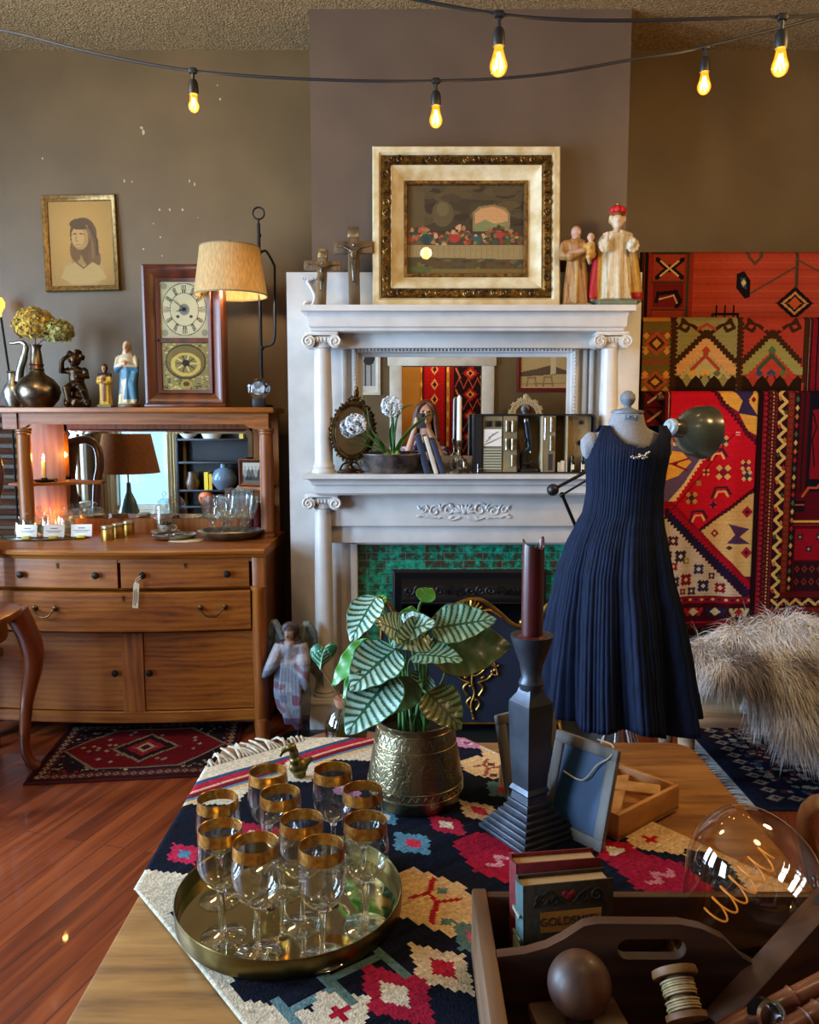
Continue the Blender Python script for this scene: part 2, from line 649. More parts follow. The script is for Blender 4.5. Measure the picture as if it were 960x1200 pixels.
def floor_mat():
 t = NT('floorboards')
 tc = t.add('ShaderNodeTexCoord')
 mp = t.add('ShaderNodeMapping')
 mp.inputs['Rotation'].default_value = (0, 0, R(-73))
 t.link(tc.outputs['Object'], mp.inputs['Vector'])
 br = t.add('ShaderNodeTexBrick')
 br.offset = .37
 br.inputs['Scale'].default_value = 1
 br.inputs['Brick Width'].default_value = 2.3
 br.inputs['Row Height'].default_value = .083
 br.inputs['Mortar Size'].default_value = .0016
 br.inputs['Mortar Smooth'].default_value = .2
 br.inputs['Color1'].default_value = (.25, .25, .25, 1)
 br.inputs['Color2'].default_value = (.75, .75, .75, 1)
 br.inputs['Mortar'].default_value = (0, 0, 0, 1)
 t.link(mp.outputs[0], br.inputs['Vector'])
 m2 = t.add('ShaderNodeMapping')
 m2.inputs['Scale'].default_value = (.07, 1, 1)
 t.link(mp.outputs[0], m2.inputs['Vector'])
 v = m2.outputs[0]
 n = t.add('ShaderNodeTexNoise')
 n.inputs['Scale'].default_value = 22
 n.inputs['Detail'].default_value = 7
 n.inputs['Distortion'].default_value = .8
 t.link(v, n.inputs['Vector'])
 a = t.add('ShaderNodeMath', operation='MULTIPLY_ADD')
 a.inputs[1].default_value = .45
 t.link(br.outputs['Color'], a.inputs[0])
 t.link(n.outputs['Fac'], a.inputs[2])
 c = t.ramp(a.outputs[0], [(.32, '#32120a'), (.62, '#66290f'), (.95, '#8c431e')])
 mx = t.add('ShaderNodeMix', data_type='RGBA')
 t.link(br.outputs['Fac'], mx.inputs['Factor'])
 t.link(c, mx.inputs['A'])
 mx.inputs['B'].default_value = (.02, .008, .004, 1)
 t.link(mx.outputs['Result'], t.b.inputs['Base Color'])
 t.base(Roughness=.38)
 t.b.inputs['Coat Weight'].default_value = .25
 t.bump(a.outputs[0], .1, .003)
 return t.m
struct('floor', MB().bb(XL - .1, XR + .1, -3.4, WALL_Y + .1, -.1, 0), floor_mat())
struct('ceiling', MB().bb(XL - .1, XR + .1, -3.4, WALL_Y + .1, ZC, ZC + .1), M['ceiling'])
struct('wall_back', MB().bb(XL, XR, WALL_Y, WALL_Y + .1, 0, ZC), M['wall'])
cx0, cx1 = W(364, 150, CH_Y).x, W(737, 150, CH_Y).x
fx0, fx1, fz = W(470, 700, CH_Y).x, W(655, 700, CH_Y).x, .72
cb = MB().bb(cx0, fx0, CH_Y, WALL_Y, 0, ZC).bb(fx1, cx1, CH_Y, WALL_Y, 0, ZC).bb(fx0, fx1, CH_Y, WALL_Y, fz, ZC)
struct('wall_chimney', cb, M['wall_chim'])
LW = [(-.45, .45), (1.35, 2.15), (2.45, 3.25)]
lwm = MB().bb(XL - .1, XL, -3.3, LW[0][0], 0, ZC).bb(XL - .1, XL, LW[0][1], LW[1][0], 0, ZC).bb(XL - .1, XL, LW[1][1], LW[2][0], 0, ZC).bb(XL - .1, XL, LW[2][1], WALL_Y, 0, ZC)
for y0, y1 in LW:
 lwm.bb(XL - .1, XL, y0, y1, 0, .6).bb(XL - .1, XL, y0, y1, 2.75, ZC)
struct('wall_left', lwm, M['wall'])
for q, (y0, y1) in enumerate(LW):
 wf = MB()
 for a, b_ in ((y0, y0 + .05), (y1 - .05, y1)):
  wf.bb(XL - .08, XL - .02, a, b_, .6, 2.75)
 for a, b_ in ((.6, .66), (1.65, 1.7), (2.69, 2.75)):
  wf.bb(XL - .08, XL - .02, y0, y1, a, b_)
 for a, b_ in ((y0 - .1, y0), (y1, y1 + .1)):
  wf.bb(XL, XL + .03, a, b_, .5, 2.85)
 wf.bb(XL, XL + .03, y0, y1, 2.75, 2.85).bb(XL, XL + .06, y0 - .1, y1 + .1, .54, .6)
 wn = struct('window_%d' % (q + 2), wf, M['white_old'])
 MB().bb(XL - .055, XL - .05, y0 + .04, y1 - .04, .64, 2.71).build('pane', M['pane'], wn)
struct('wall_right', MB().bb(XR, XR + .1, -3.3, WALL_Y, 0, ZC), M['wall'])
DX0, DX1, DZ = W(471, 430, 8.89).x, W(565, 430, 8.89).x, 2.06
WX0, WX1, WZ0, WZ1 = -3.45, -2.72, .45, 2.6
mb = MB()
mb.bb(XL, WX0, YB - .12, YB, 0, ZC).bb(WX0, WX1, YB - .12, YB, 0, WZ0).bb(WX0, WX1, YB - .12, YB, WZ1, ZC)
mb.bb(WX1, DX0, YB - .12, YB, 0, ZC).bb(DX0, DX1, YB - .12, YB, DZ, ZC).bb(DX1, XR, YB - .12, YB, 0, ZC)
struct('wall_front', mb, M['wall'])
struct('wall_beyond', MB().bb(XL, XR, -3.3, -3.2, 0, ZC).bb(-.65, -.6, -3.2, YB - .12, 0, ZC), M['yellow_wall'])
tr = MB()
tr.bb(DX0 - .13, DX0, YB - .01, YB + .035, 0, DZ + .13, .006).bb(DX1, DX1 + .13, YB - .01, YB + .035, 0, DZ + .13, .006)
tr.bb(DX0 - .15, DX1 + .15, YB - .01, YB + .045, DZ, DZ + .14, .006)
struct('trim_1', tr, M['white_old'])
wf = MB().frame(WX0, WX1, WZ0, WZ1, .05, YB - .1, YB - .02).bb(WX0, WX1, YB - .09, YB - .03, 1.5, 1.56)
wf.frame(WX0 - .1, WX1 + .1, WZ0 - .1, WZ1 + .1, .1, YB, YB + .03)
win = struct('window_1', wf, M['white_old'])
MB().bb(WX0 + .04, WX1 - .04, YB - .065, YB - .06, WZ0 + .04, WZ1 - .04).build('pane', M['pane'], win)
struct('baseboard_back', MB().bb(XL, cx0, WALL_Y - .025, WALL_Y, 0, .2, .006), M['wall'])
fl = MB()
for px, py, s in [(168, 155, .014), (146, 212, .009), (155, 213, .007), (222, 212, .008), (228, 216, .01), (187, 246, .007),
      (199, 246, .009), (168, 292, .006), (188, 278, .005), (180, 262, .005), (214, 246, .007), (190, 300, .005),
      (232, 255, .004), (258, 116, .008), (50, 186, .006), (255, 100, .006), (166, 150, .011)]:
 p = W(px, py, WALL_Y)
 k = 7
 fl.prism([(s * random.uniform(.4, 1.1) * cos(2 * PI * i / k) * random.uniform(.5, 1), s * random.uniform(.5, 1.2) * sin(2 * PI * i / k)) for i in range(k)],
    0, .0012, Matrix.Translation(p) @ Matrix.Rotation(R(90), 4, 'X'))
struct('trim_2', fl, P('bare_plaster', '#b9a98c', rough=.9))
PY = 3.97          # face of the back panel
def mx_(px, Y, py=600):
 return W(px, py, Y).x
mant = thing('fireplace_mantel', 'tall white painted fireplace mantelpiece with ionic columns, two shelves and beaded mirror', 'mantelpiece', (mx_(545, 3.9), 3.9, 0))
pl, pr = mx_(336, PY, 350), mx_(752, PY, 350)
ptop = zz(319, PY)
lx0, lx1 = mx_(420, PY, 700), mx_(663, PY, 700)      # tiled opening
ltop = zz(637, PY)
mirx0, mirx1 = W(413, 450, PY).x, W(676, 450, PY).x
mirz1, mirz0 = zz(406, PY), zz(546, PY)
b = MB()
b.bb(pl, lx0, PY, CH_Y, 0, ltop).bb(lx1, pr, PY, CH_Y, 0, ltop)
b.bb(pl, pr, PY, CH_Y, ltop, mirz0)
b.bb(pl, mirx0 + .03, PY, CH_Y, mirz0, ptop).bb(mirx1 - .03, pr, PY, CH_Y, mirz0, ptop)
b.bb(mirx0 + .03, mirx1 - .03, PY, CH_Y, mirz1 - .03, ptop)
b.build('back_panel', M['white'], mant, True)
us = zz(357, 3.75)
ls = zz(556, 3.72)
ux0, ux1 = W(352, 357, 3.75).x, W(746, 357, 3.75).x
def cornice(prof, x0, x1):
 """profile = list of (projection from panel, z); ends return to the panel"""
 m = MB()
 rows = []
 n = len(prof)
 P0 = max(p for p, z in prof)
 for p, z in prof:
  i = P0 - p
  rows.append([Vector((x0 + i, PY, z)), Vector((x0 + i, PY - p, z)), Vector((x1 - i, PY - p, z)), Vector((x1 - i, PY, z))])
 m.grid_faces(rows, True, True, True)
 return m
def arc_cove(p0, z0, p1, z1, n=8, conv=False):
 out = []
 for i in range(n + 1):
  t = i / n * PI / 2
  if conv:
   out.append((p0 + (p1 - p0) * sin(t), z0 + (z1 - z0) * (1 - cos(t))))
  else:
   out.append((p0 + (p1 - p0) * (1 - cos(t)), z0 + (z1 - z0) * sin(t)))
 return out
cornice([(.165, us - .115), (.178, us - .11), (.18, us - .098), (.188, us - .092), (.19, us - .05)] + arc_cove(.19, us - .05, .21, us - .026, 5) +
  [(.22, us - .026), (.22, us)], ux0, ux1).build('upper_shelf', M['white'], mant, True, sharp=25)
cornice([(.19, ls - .1), (.2, ls - .09), (.2, ls - .055), (.215, ls - .05)] + arc_cove(.215, ls - .05, .245, ls - .022, 5) +
  [(.25, ls - .02), (.25, ls)], W(355, 556, 3.72).x, W(752, 556, 3.72).x).build('lower_shelf', M['white'], mant, True, sharp=25)
fr = MB()
fx_0, fx_1 = W(362, 390, 3.87).x, W(736, 390, 3.87).x
fr.bb(fx_0, fx_1, 3.88, PY, us - .18, us - .112, .004)
gx0, gx1 = W(375, 600, 3.87).x, W(720, 600, 3.87).x
zf0 = zz(617, 3.85)
fr.bb(gx0, gx1, 3.86, PY, zf0, ls - .095, .004)
fr.bb(gx0 + .02, gx1 - .02, 3.89, PY, ltop + .015, zf0, .004)
fr.build('frieze', M['white'], mant, True)
sm = MB()
for x0, x1 in ((lx0 - .035, lx0), (lx1, lx1 + .035)):
 sm.bb(x0, x1, 3.93, PY, 0, ltop + .035, .006)
sm.bb(lx0 - .035, lx1 + .035, 3.93, PY, ltop, ltop + .035, .006)
sm.bb(gx0 + .09, lx0 - .03, 3.95, PY, 0, zf0, .004).bb(lx1 + .03, gx1 - .09, 3.95, PY, 0, zf0, .004)
sm.build('opening_moulding', M['white'], mant, True)
def column(px, z0, z1, r, y, parent, plinth=True):
 x = W(px, 480 if z0 > 1 else 720, y).x
 c = MB()
 h = z1 - z0
 base = .05
 c.lathe([(r * 1.3, z0), (r * 1.3, z0 + .012), (r * 1.12, z0 + .02), (r * 1.2, z0 + .03), (r * 1.05, z0 + .04), (r, z0 + .06),
    (r * .99, z0 + h * .5), (r * .88, z1 - .075), (r * .98, z1 - .07), (r * .9, z1 - .06), (r * .9, z1 - .05)], (x, y, 0), 28)
 if plinth:
  c.bb(x - r * 1.55, x + r * 1.55, y - r * 1.55, y + r * 1.55, 0, z0, .006)
  c.bb(x - r * 1.65, x + r * 1.65, y - r * 1.65, y + r * 1.65, z0 - .03, z0 - .012, .004)
 c.build('column', M['white'], parent, True)
 k = MB()
 w = r * 1.75
 k.bb(x - w, x + w, y - r * 1.25, y + r * 1.25, z1 - .018, z1, .004)
 k.box((x, y, z1 - .035), (w * 1.6, r * 2.1, .03), bev=.008)
 for sgn in (-1, 1):
  k.cyl((x + sgn * w * .8, y - r * 1.35, z1 - .045), (x + sgn * w * .8, y + r * 1.2, z1 - .045), .03, seg=20)
  k.tube(scroll((x + sgn * w * .8, y - r * 1.38, z1 - .045), .028, 1.6, 30, PI / 2, -sgn), .0045, 6)
 for q in range(5):
  k.ell((x + (q - 2) * .016, y - r * 1.12, z1 - .036), (.007, .006, .011), sub=1)
 k.build('capital', M['white'], parent, True)
 return x
cy = 3.85
column(379, ls, us - .112, .043, cy, mant, False)
column(713, ls, us - .112, .043, cy, mant, False)
column(380, .16, ls - .095, .044, cy, mant)
column(714, .16, ls - .095, .044, cy, mant)
pm = MB()
for px in (404, 684, 692):
 x = W(px, 470, PY).x
 MB().bb(x - .011, x + .011, PY - .018, PY, ls, us - .18, .006).build('pilaster_strip', M['white'], mant, True)
mf = MB()
mf.mould(mirx0, mirx1, mirz0, mirz1, [(0, PY), (0, PY - .03), (.012, PY - .036), (.03, PY - .03), (.034, PY - .012), (.05, PY - .008), (.05, PY)])
mfo = mf.build('mirror_frame', M['white'], mant, True)
bd = MB()
nb = 62
for i in range(nb):
 x = mirx0 + .018 + (mirx1 - mirx0 - .036) * i / (nb - 1)
 for z in (mirz1 - .018, mirz0 + .018):
  bd.ell((x, PY - .037, z), .0075, sub=1)
for i in range(33):
 z = mirz0 + .018 + (mirz1 - mirz0 - .036) * i / 32
 for x in (mirx0 + .018, mirx1 - .018):
  bd.ell((x, PY - .037, z), .0075, sub=1)
bd.build('beading', M['white'], mfo, True)
MB().bb(mirx0 + .04, mirx1 - .04, PY - .004, PY + .02, mirz0 + .04, mirz1 - .04).build('mirror', M['mirror'], mant, True)
for sx in (1, -1):
 xb = W(361, 338, 3.95).x if sx == 1 else W(741, 338, 3.95).x
 s = MB()
 z0 = us + .02
 pts = catm([(xb + sx * .02, 3.955, us + .15), (xb - sx * .002, 3.955, us + .135), (xb + sx * .012, 3.955, us + .11), (xb + sx * .03, 3.955, us + .07),
    (xb + sx * .022, 3.955, us + .03), (xb - sx * .004, 3.955, us + .015), (xb - sx * .018, 3.955, us + .03), (xb - sx * .008, 3.955, us + .042)], 6)
 s.tube(pts, .008, 8)
 s.bb(xb - .032, xb + .042, 3.95, PY, us + .15, us + .158)
 for q in range(6):
  s.ell((xb - .025 + q * .012, 3.95, us + .146), .005, sub=1)
 s.build('scroll_bracket', M['white'], mant, True)
ap = MB()
ac = W(544, 598, 3.86)
def leafy(p0, p1, w, bend=0.0):
 p0, p1 = Vector(p0), Vector(p1)
 d = p1 - p0
 nrm = Vector((-d.z, 0, d.x)).normalized()
 mid = (p0 + p1) / 2 + nrm * bend
 pts = bez(p0, p0.lerp(mid, .7), mid.lerp(p1, .4), p1, 8)
 ap.tube(pts, [w * sin(PI * (.12 + .88 * i / 8)) + .001 for i in range(9)], 6)
for sx in (-1, 1):
 def q(x, z):
  return Vector((ac.x + sx * x, 3.858, ac.z + z))
 ap.tube(scroll(q(.075, .004), .034, 1.4, 30, 0 if sx > 0 else PI, sx), .006, 6)
 ap.tube(scroll(q(.14, -.004), .03, 1.4, 30, PI if sx > 0 else 0, -sx), .0055, 6)
 ap.tube(scroll(q(.192, .002), .02, 1.2, 24, 0 if sx > 0 else PI, sx), .005, 6)
 ap.tube(catm([q(.02, -.035), q(.06, -.045), q(.105, -.03), q(.14, -.034), q(.17, -.03), q(.21, -.022)], 5), .006, 6)
 for a, l in ((.02, .05), (.5, .05), (1.0, .045), (1.5, .04)):
  leafy(q(.01, -.01), q(.01 + l * cos(a), -.01 + l * sin(a)), .009, .006 * sx)
 for x in (.05, .1, .16, .2):
  leafy(q(x, .0), q(x + .02, .04 - x * .08), .007, .006)
  leafy(q(x, -.03), q(x + .028, -.05 + x * .1), .006, -.005)
ap.ell((ac.x, 3.857, ac.z), (.016, .009, .02), sub=2)
ap.build('carved_applique', M['white'], mant, True)
def tile_mat():
 t = NT('green_glazed_tile')
 v = t.coords()
 mp = t.add('ShaderNodeMapping')
 mp.inputs['Rotation'].default_value = (R(90), 0, 0)
 t.link(v, mp.inputs['Vector'])
 br = t.add('ShaderNodeTexBrick')
 br.inputs['Scale'].default_value = 1
 br.inputs['Brick Width'].default_value = .19
 br.inputs['Row Height'].default_value = .038
 br.inputs['Mortar Size'].default_value = .0016
 br.inputs['Color1'].default_value = (.3, .3, .3, 1)
 br.inputs['Color2'].default_value = (.7, .7, .7, 1)
 t.link(mp.outputs[0], br.inputs['Vector'])
 n = t.add('ShaderNodeTexNoise')
 n.inputs['Scale'].default_value = 26
 n.inputs['Detail'].default_value = 8
 n.inputs['Roughness'].default_value = .7
 t.link(v, n.inputs['Vector'])
 a = t.add('ShaderNodeMath', operation='MULTIPLY_ADD')
 a.inputs[1].default_value = .22
 t.link(br.outputs['Color'], a.inputs[0])
 t.link(n.outputs['Fac'], a.inputs[2])
 c = t.ramp(a.outputs[0], [(.47, '#4a2a18'), (.57, '#274a38'), (.66, '#148a6c'), (.85, '#2fc39c')])
 mx = t.add('ShaderNodeMix', data_type='RGBA')
 t.link(br.outputs['Fac'], mx.inputs['Factor'])
 t.link(c, mx.inputs['A'])
 mx.inputs['B'].default_value = (*lin('#5c7b6c'), 1)
 t.link(mx.outputs['Result'], t.b.inputs['Base Color'])
 t.base(Roughness=.18)
 t.b.inputs['Coat Weight'].default_value = .5
 t.bump(br.outputs['Fac'], -.4, .003)
 return t.m
ix0, ix1, iz1 = W(460, 690, 3.95).x, W(640, 690, 3.95).x, zz(668, 3.95)
tl = MB().bb(lx0, ix0 + .01, PY + .005, CH_Y - .002, 0, ltop).bb(ix1 - .01, lx1, PY + .005, CH_Y - .002, 0, ltop).bb(ix0 + .01, ix1 - .01, PY + .005, CH_Y - .002, iz1 - .01, ltop)
tl.build('tile_surround', tile_mat(), mant, True)
ins = thing('firebox_insert', 'black cast-iron firebox insert with embossed hood set in the green tiles', 'fireplace insert', ((ix0 + ix1) / 2, 3.95, 0))
hz = zz(707, 3.93)
a = MB().mould(ix0, ix1, 0, iz1, [(0, PY), (0, PY - .02), (.012, PY - .026), (.05, PY - .02), (.055, PY)])
a.build('iron_frame', M['black_iron'], ins, True)
hd = MB()
rows = []
for i in range(9):
 t = i / 8
 rows.append([Vector((ix0 + .04 + .01 * sin(t * 3), PY - .02 - .07 * sin(t * PI * .6), iz1 - .04 - (iz1 - .04 - hz) * t)),
     Vector((ix1 - .04, PY - .02 - .07 * sin(t * PI * .6), iz1 - .04 - (iz1 - .04 - hz) * t)),
     Vector((ix1 - .04, PY + .01, iz1 - .04 - (iz1 - .04 - hz) * t)), Vector((ix0 + .04, PY + .01, iz1 - .04 - (iz1 - .04 - hz) * t))])
hd.grid_faces(rows, True, True, True)
hdo = hd.build('hood', M['black_iron'], ins, True)
em = MB()
for i in range(13):
 x = ix0 + .08 + (ix1 - ix0 - .16) * i / 12
 zc = (iz1 + hz) / 2 - .01
 em.tube(scroll((x, PY - .085, zc), .026, 1.2, 18, i * 2, 1 if i % 2 else -1), .0045, 5)
em.tube([(ix0 + .05, PY - .092, hz + .012), (ix1 - .05, PY - .092, hz + .012)], .006, 6)
em.build('embossing', M['black_iron'], hdo, True)
MB().bb(fx0 + .005, fx1 - .005, CH_Y + .3, CH_Y + .4, .0, fz - .01).bb(ix0 + .05, fx0 + .02, PY + .015, CH_Y + .3, 0, iz1 - .05).bb(fx1 - .02, ix1 - .05, PY + .015, CH_Y + .3, 0, iz1 - .05).build(
 'fire_back', P('soot', '#0a0a0b', rough=.9), ins, True)
FSY = 3.74
sc = thing('fire_screen', 'dark mesh fire screen with scrolled brass top rail and pierced ornament', 'fire screen', (W(555, 800, FSY).x, FSY, 0))
def fp(px, py, dy=0):
 return W(px, py, FSY + dy)
lo = [(500, 733), (520, 716), (540, 706), (555, 702), (570, 706), (590, 722), (607, 733)]
left = [(448, 706), (458, 710), (466, 722), (478, 731), (480, 724), (474, 722)]
left_pts = catm([fp(*p) for p in [(446, 706), (454, 706), (461, 716), (468, 726), (478, 731), (490, 733), (502, 730), (520, 717), (540, 706), (552, 702)]], 5)
right_pts = catm([fp(*p) for p in [(552, 702), (566, 704), (585, 718), (600, 731), (612, 734), (625, 731), (634, 722), (641, 710), (650, 706), (656, 709)]], 5)
rail = MB()
rail.tube(left_pts + right_pts[1:], .011, 10)
for px, py in ((446, 708), (478, 727), (612, 729), (656, 710)):
 rail.ell(fp(px, py, -.004), .017, sub=2)
rail.build('top_rail', M['brass'], sc, True)
sh = MB()
c0 = fp(552, 722, -.012)
for i in range(9):
 an = R(20 + 140 * i / 8)
 sh.tube([c0, c0 + Vector((.03 * cos(an), -.006, .04 * sin(an))), c0 + Vector((.066 * cos(an), -.002, .075 * sin(an)))], [.005, .009, .006], 6)
sh.ell(c0, (.02, .012, .016))
for sg in (-1, 1):
 sh.tube(scroll(c0 + Vector((sg * .055, -.004, .005)), .02, 1.2, 20, PI / 2, sg), .005, 6)
 sh.tube(catm([c0 + Vector((sg * .02, -.003, -.005)), c0 + Vector((sg * .08, -.005, .03)), c0 + Vector((sg * .14, -.005, -.005))], 6), [.004] * 4 + [.008] * 4 + [.003] * 5, 6)
sh.build('shell_crest', M['brass'], sc, True)
zb = .06
rows = []
allp = left_pts + right_pts[1:]
for p in allp:
 rows.append([Vector((p.x, FSY - .003, p.z)), Vector((p.x, FSY + .003, p.z)), Vector((p.x, FSY + .003, zb)), Vector((p.x, FSY - .003, zb))])
mesh = MB()
mesh.grid_faces(rows, True, True, True)
def screen_mat():
 t = NT('woven_wire_mesh')
 v = t.coords((1, 1, 1))
 w = t.add('ShaderNodeTexChecker')
 w.inputs['Scale'].default_value = 160
 t.link(v, w.inputs['Vector'])
 n = t.add('ShaderNodeTexNoise')
 n.inputs['Scale'].default_value = 3
 t.link(v, n.inputs['Vector'])
 t.link(t.ramp(n.outputs['Fac'], [(.3, '#131b2b'), (.7, '#1e2a42')]), t.b.inputs['Base Color'])
 t.base(Roughness=.6, Metallic=.3)
 t.bump(w.outputs['Fac'], .5, .002)
 return t.m
mesh.build('mesh_panel', screen_mat(), sc, True)
fo = MB()
for px in (447, 656):
 x = fp(px, 800).x
 fo.tube([(x, FSY, fp(px, 708).z), (x, FSY, zb)], .008, 8)
 fo.tube(catm([(x, FSY - .14, .012), (x, FSY - .06, .04), (x, FSY, .08), (x, FSY + .06, .04), (x, FSY + .12, .012)], 6), .009, 8)
fo.tube([(fp(447, 800).x, FSY, zb), (fp(656, 800).x, FSY, zb)], .007, 8)
fo.build('side_post', M['brass'], sc, True)
og = MB()
oy = -.012
def g(px, py):
 return fp(px, py, oy)
for pts in ([(528, 783), (540, 776), (555, 774), (572, 777), (582, 783)], [(555, 842), (552, 826), (556, 812), (553, 798), (556, 776)],
   [(530, 786), (540, 796), (550, 800)], [(580, 784), (572, 795), (560, 800)], [(540, 776), (545, 788), (556, 792), (566, 786), (571, 776)],
   [(548, 815), (543, 806), (549, 800)], [(561, 815), (566, 806), (560, 800)], [(551, 830), (547, 823), (552, 817)], [(558, 832), (562, 824), (556, 818)],
   [(533, 779), (530, 790), (538, 790)], [(579, 776), (583, 790), (574, 790)]):
 og.tube(catm([g(*p) for p in pts], 5), .0055, 6)
for px, py, r in ((535, 790, .014), (545, 782, .012), (556, 786, .014), (566, 780, .012), (577, 787, .013), (552, 804, .012), (558, 820, .009), (553, 834, .009),
      (527, 784, .009), (584, 780, .009), (546, 794, .012), (566, 794, .012), (555, 842, .008)):
 og.ell(g(px, py), (r, .008, r * .75), (0, random.uniform(-1, 1), 0), sub=2)
og.build('pierced_ornament', M['brass'], sc, True)
struct('trim_3', MB().bb(pl + .06, pr - .06, 3.45, PY + .01, 0, .012, .003), P('dark_hearth_tile', '#1a1f22', rough=.4))
dx0, dx1 = -2.02, -.66
dcx = (dx0 + dx1) / 2
DYF, DYB = 3.72, 4.30          # post front, back
DZ = .90                      # counter top
dr = thing('oak_dresser', 'golden oak bow-front dresser with a mirrored hutch, drawers and two doors against the taupe wall', 'dresser', (dcx, 4.0, 0))
def bow(x, d=.055):
 t = (x - dcx) / ((dx1 - dx0) / 2 - .09)
 return d * max(0, 1 - t * t)
def bowed(x0, x1, y, z0, z1, th, n=18, d=.055, bev=0):
 m = MB()
 rows = []
 for i in range(n + 1):
  x = x0 + (x1 - x0) * i / n
  yf = y - bow(x, d)
  rows.append([Vector((x, yf, z0 + bev)), Vector((x, yf + bev, z0)), Vector((x, y + th, z0)), Vector((x, y + th, z1)), Vector((x, yf + bev, z1)), Vector((x, yf, z1 - bev))])
 m.grid_faces(rows, True, True, True)
 return m
def dz(py, y=3.70):
 return zz(py, y)
z_c0 = DZ - .03
z_d1t, z_d1b = dz(652), dz(689)
z_d2t, z_d2b = dz(691), dz(738)
z_dt, z_db = dz(741), dz(833)
z_p0 = dz(850)
b = MB()
b.bb(dx0 + .01, dx0 + .035, DYF + .02, DYB, z_p0, z_c0)
b.bb(dx1 - .035, dx1 - .01, DYF + .02, DYB, z_p0, z_c0)
b.bb(dx0 + .02, dx1 - .02, DYB - .02, DYB, z_p0, z_c0)
b.bb(dx0 + .02, dx1 - .02, DYF + .03, DYB - .01, z_p0, z_p0 + .02)
b.bb(dx0 + .02, dx1 - .02, DYF + .06, DYF + .075, z_p0, z_c0)
b.build('carcass', M['oak_dark'], dr, True)
for sx in (dx0 + .035, dx1 - .035):
 p = MB()
 p.box((sx, DYF + .02, (z_p0 + z_c0) / 2), (.06, .06, z_c0 - z_p0), bev=.01)
 p.lathe([(.028, z_p0 + .02), (.03, z_p0 + .05), (.033, .5), (.03, z_d2t - .01), (.036, z_d2t), (.036, z_d2t + .015)], (sx, DYF - .005, 0), 20)
 p.build('corner_post', M['oak_v'], dr, True)
 f = MB()
 prof = catm([(sx, DYF + .01, z_p0 + .01), (sx + .008 * (1 if sx > dcx else -1), DYF - .012, z_p0 - .05), (sx, DYF - .004, .1), (sx, DYF - .012, .03), (sx, DYF - .02, .0)], 5)
 f.tube(prof, [.036] * 6 + [.032] * 4 + [.024] * 5 + [.026] * 6, 14)
 f.build('leg', M['oak_v'], dr, True)
 MB().tube([(sx, DYB - .05, z_p0 + .02), (sx, DYB - .05, .0)], [.03, .022], 12).build('leg', M['oak_v'], dr, True)
x0c, x1c = dx0 - .0, dx1 + .0
n = 24
m = MB()
rows = []
for i in range(n + 1):
 x = x0c + (x1c - x0c) * i / n
 yf = DYF - .035 - bow(x, .05)
 rows.append([Vector((x, yf + .02, z_c0 - .012)), Vector((x, DYB, z_c0 - .012)), Vector((x, DYB, DZ)), Vector((x, yf, DZ)), Vector((x, yf - .006, DZ - .008)), Vector((x, yf - .004, DZ - .02)), Vector((x, yf + .012, DZ - .026))])
m.grid_faces(rows, True, True, True)
m.build('counter_top', M['oak'], dr, True)
bm_ = MB()
bx0, bx1 = dx0 + .05, dx1 - .05
bmv = bowed(bx0, bx1, DYF - .005, z_c0 - .03, z_c0 - .013, .03, 18, .05)
bmv.build('bead_moulding', M['oak'], dr, True)
for nm, z0, z1 in (('rail', z_d1b - .006, z_d1b + .002), ('rail', z_db - .055, z_db)):
 bowed(bx0, bx1, DYF + .008, z0, z1, .03, 18, .045 if z0 < .3 else .05, .004).build(nm, M['oak'], dr, True)
def round_knob(x, y, z, parent, r=.017, mat='dknob'):
 k = MB()
 k.lathe([(.006, 0), (.007, .01), (r * .9, .014), (r, .019), (r * .8, .025), (.004, .027)], (x, y, z), 18, (R(90), 0, 0), fn=lambda a, zz_: 1 + .08 * sin(8 * a))
 k.build('knob', M[mat], parent, True)
M['dknob'] = P('dark_bronze_knob', '#241a14', rough=.4, metal=.7)
M['dbrass'] = P('darkened_brass', '#5c452a', rough=.4, metal=.9)
def keyhole(x, y, z, parent):
 k = MB()
 k.cyl((x, y, z), (x, y - .003, z), .007, seg=12).bb(x - .004, x + .004, y - .003, y, z - .018, z)
 k.build('keyhole_plate', M['dbrass'], parent, True)
xd = W(140, 670, 3.67).x
for x0, x1, knobs, kh in ((W(0, 670, 3.70).x - .06, xd - .008, (22, 113), 66), (xd + .008, W(292, 670, 3.72).x, (168, 265), 216)):
 d = bowed(x0, x1, DYF - .008, z_d1b + .004, z_d1t, .03, 14, .05, .004).build('drawer', M['oak'], dr, True)
 for k in knobs:
  xx = W(k, 674, 3.66).x
  round_knob(xx, DYF - .008 - bow(xx, .05), zz(674, 3.66), d)
 xx = W(kh, 662, 3.66).x
 keyhole(xx, DYF - .008 - bow(xx, .05), zz(662, 3.66), d)
d = bowed(dx0 + .085, W(294, 715, 3.71).x, DYF - .016, z_d2b, z_d2t - .004, .035, 18, .06, .005).build('drawer', M['oak'], dr, True)
for pxs in ((38, 63), (233, 261)):
 h = MB()
 ps = []
 for px in pxs:
  xx = W(px, 715, 3.64).x
  yy = DYF - .018 - bow(xx, .06)
  zt = zz(714, 3.64)
  h.lathe([(.013, 0), (.012, .004), (.006, .008), (.005, .018)], (xx, yy, zt), 12, (R(90), 0, 0), fn=lambda a, q: 1 + .18 * sin(5 * a))
  ps.append(Vector((xx, yy - .018, zt)))
 mid = (ps[0] + ps[1]) / 2 - Vector((0, .004, .038))
 h.tube(catm([ps[0], ps[0].lerp(mid, .5) - Vector((0, 0, .012)), mid, ps[1].lerp(mid, .5) - Vector((0, 0, .012)), ps[1]], 6), [.0035] * 6 + [.005] * 13 + [.0035] * 6, 8)
 h.build('bail_handle', M['dbrass'], d, True)
xx = W(144, 700, 3.64).x
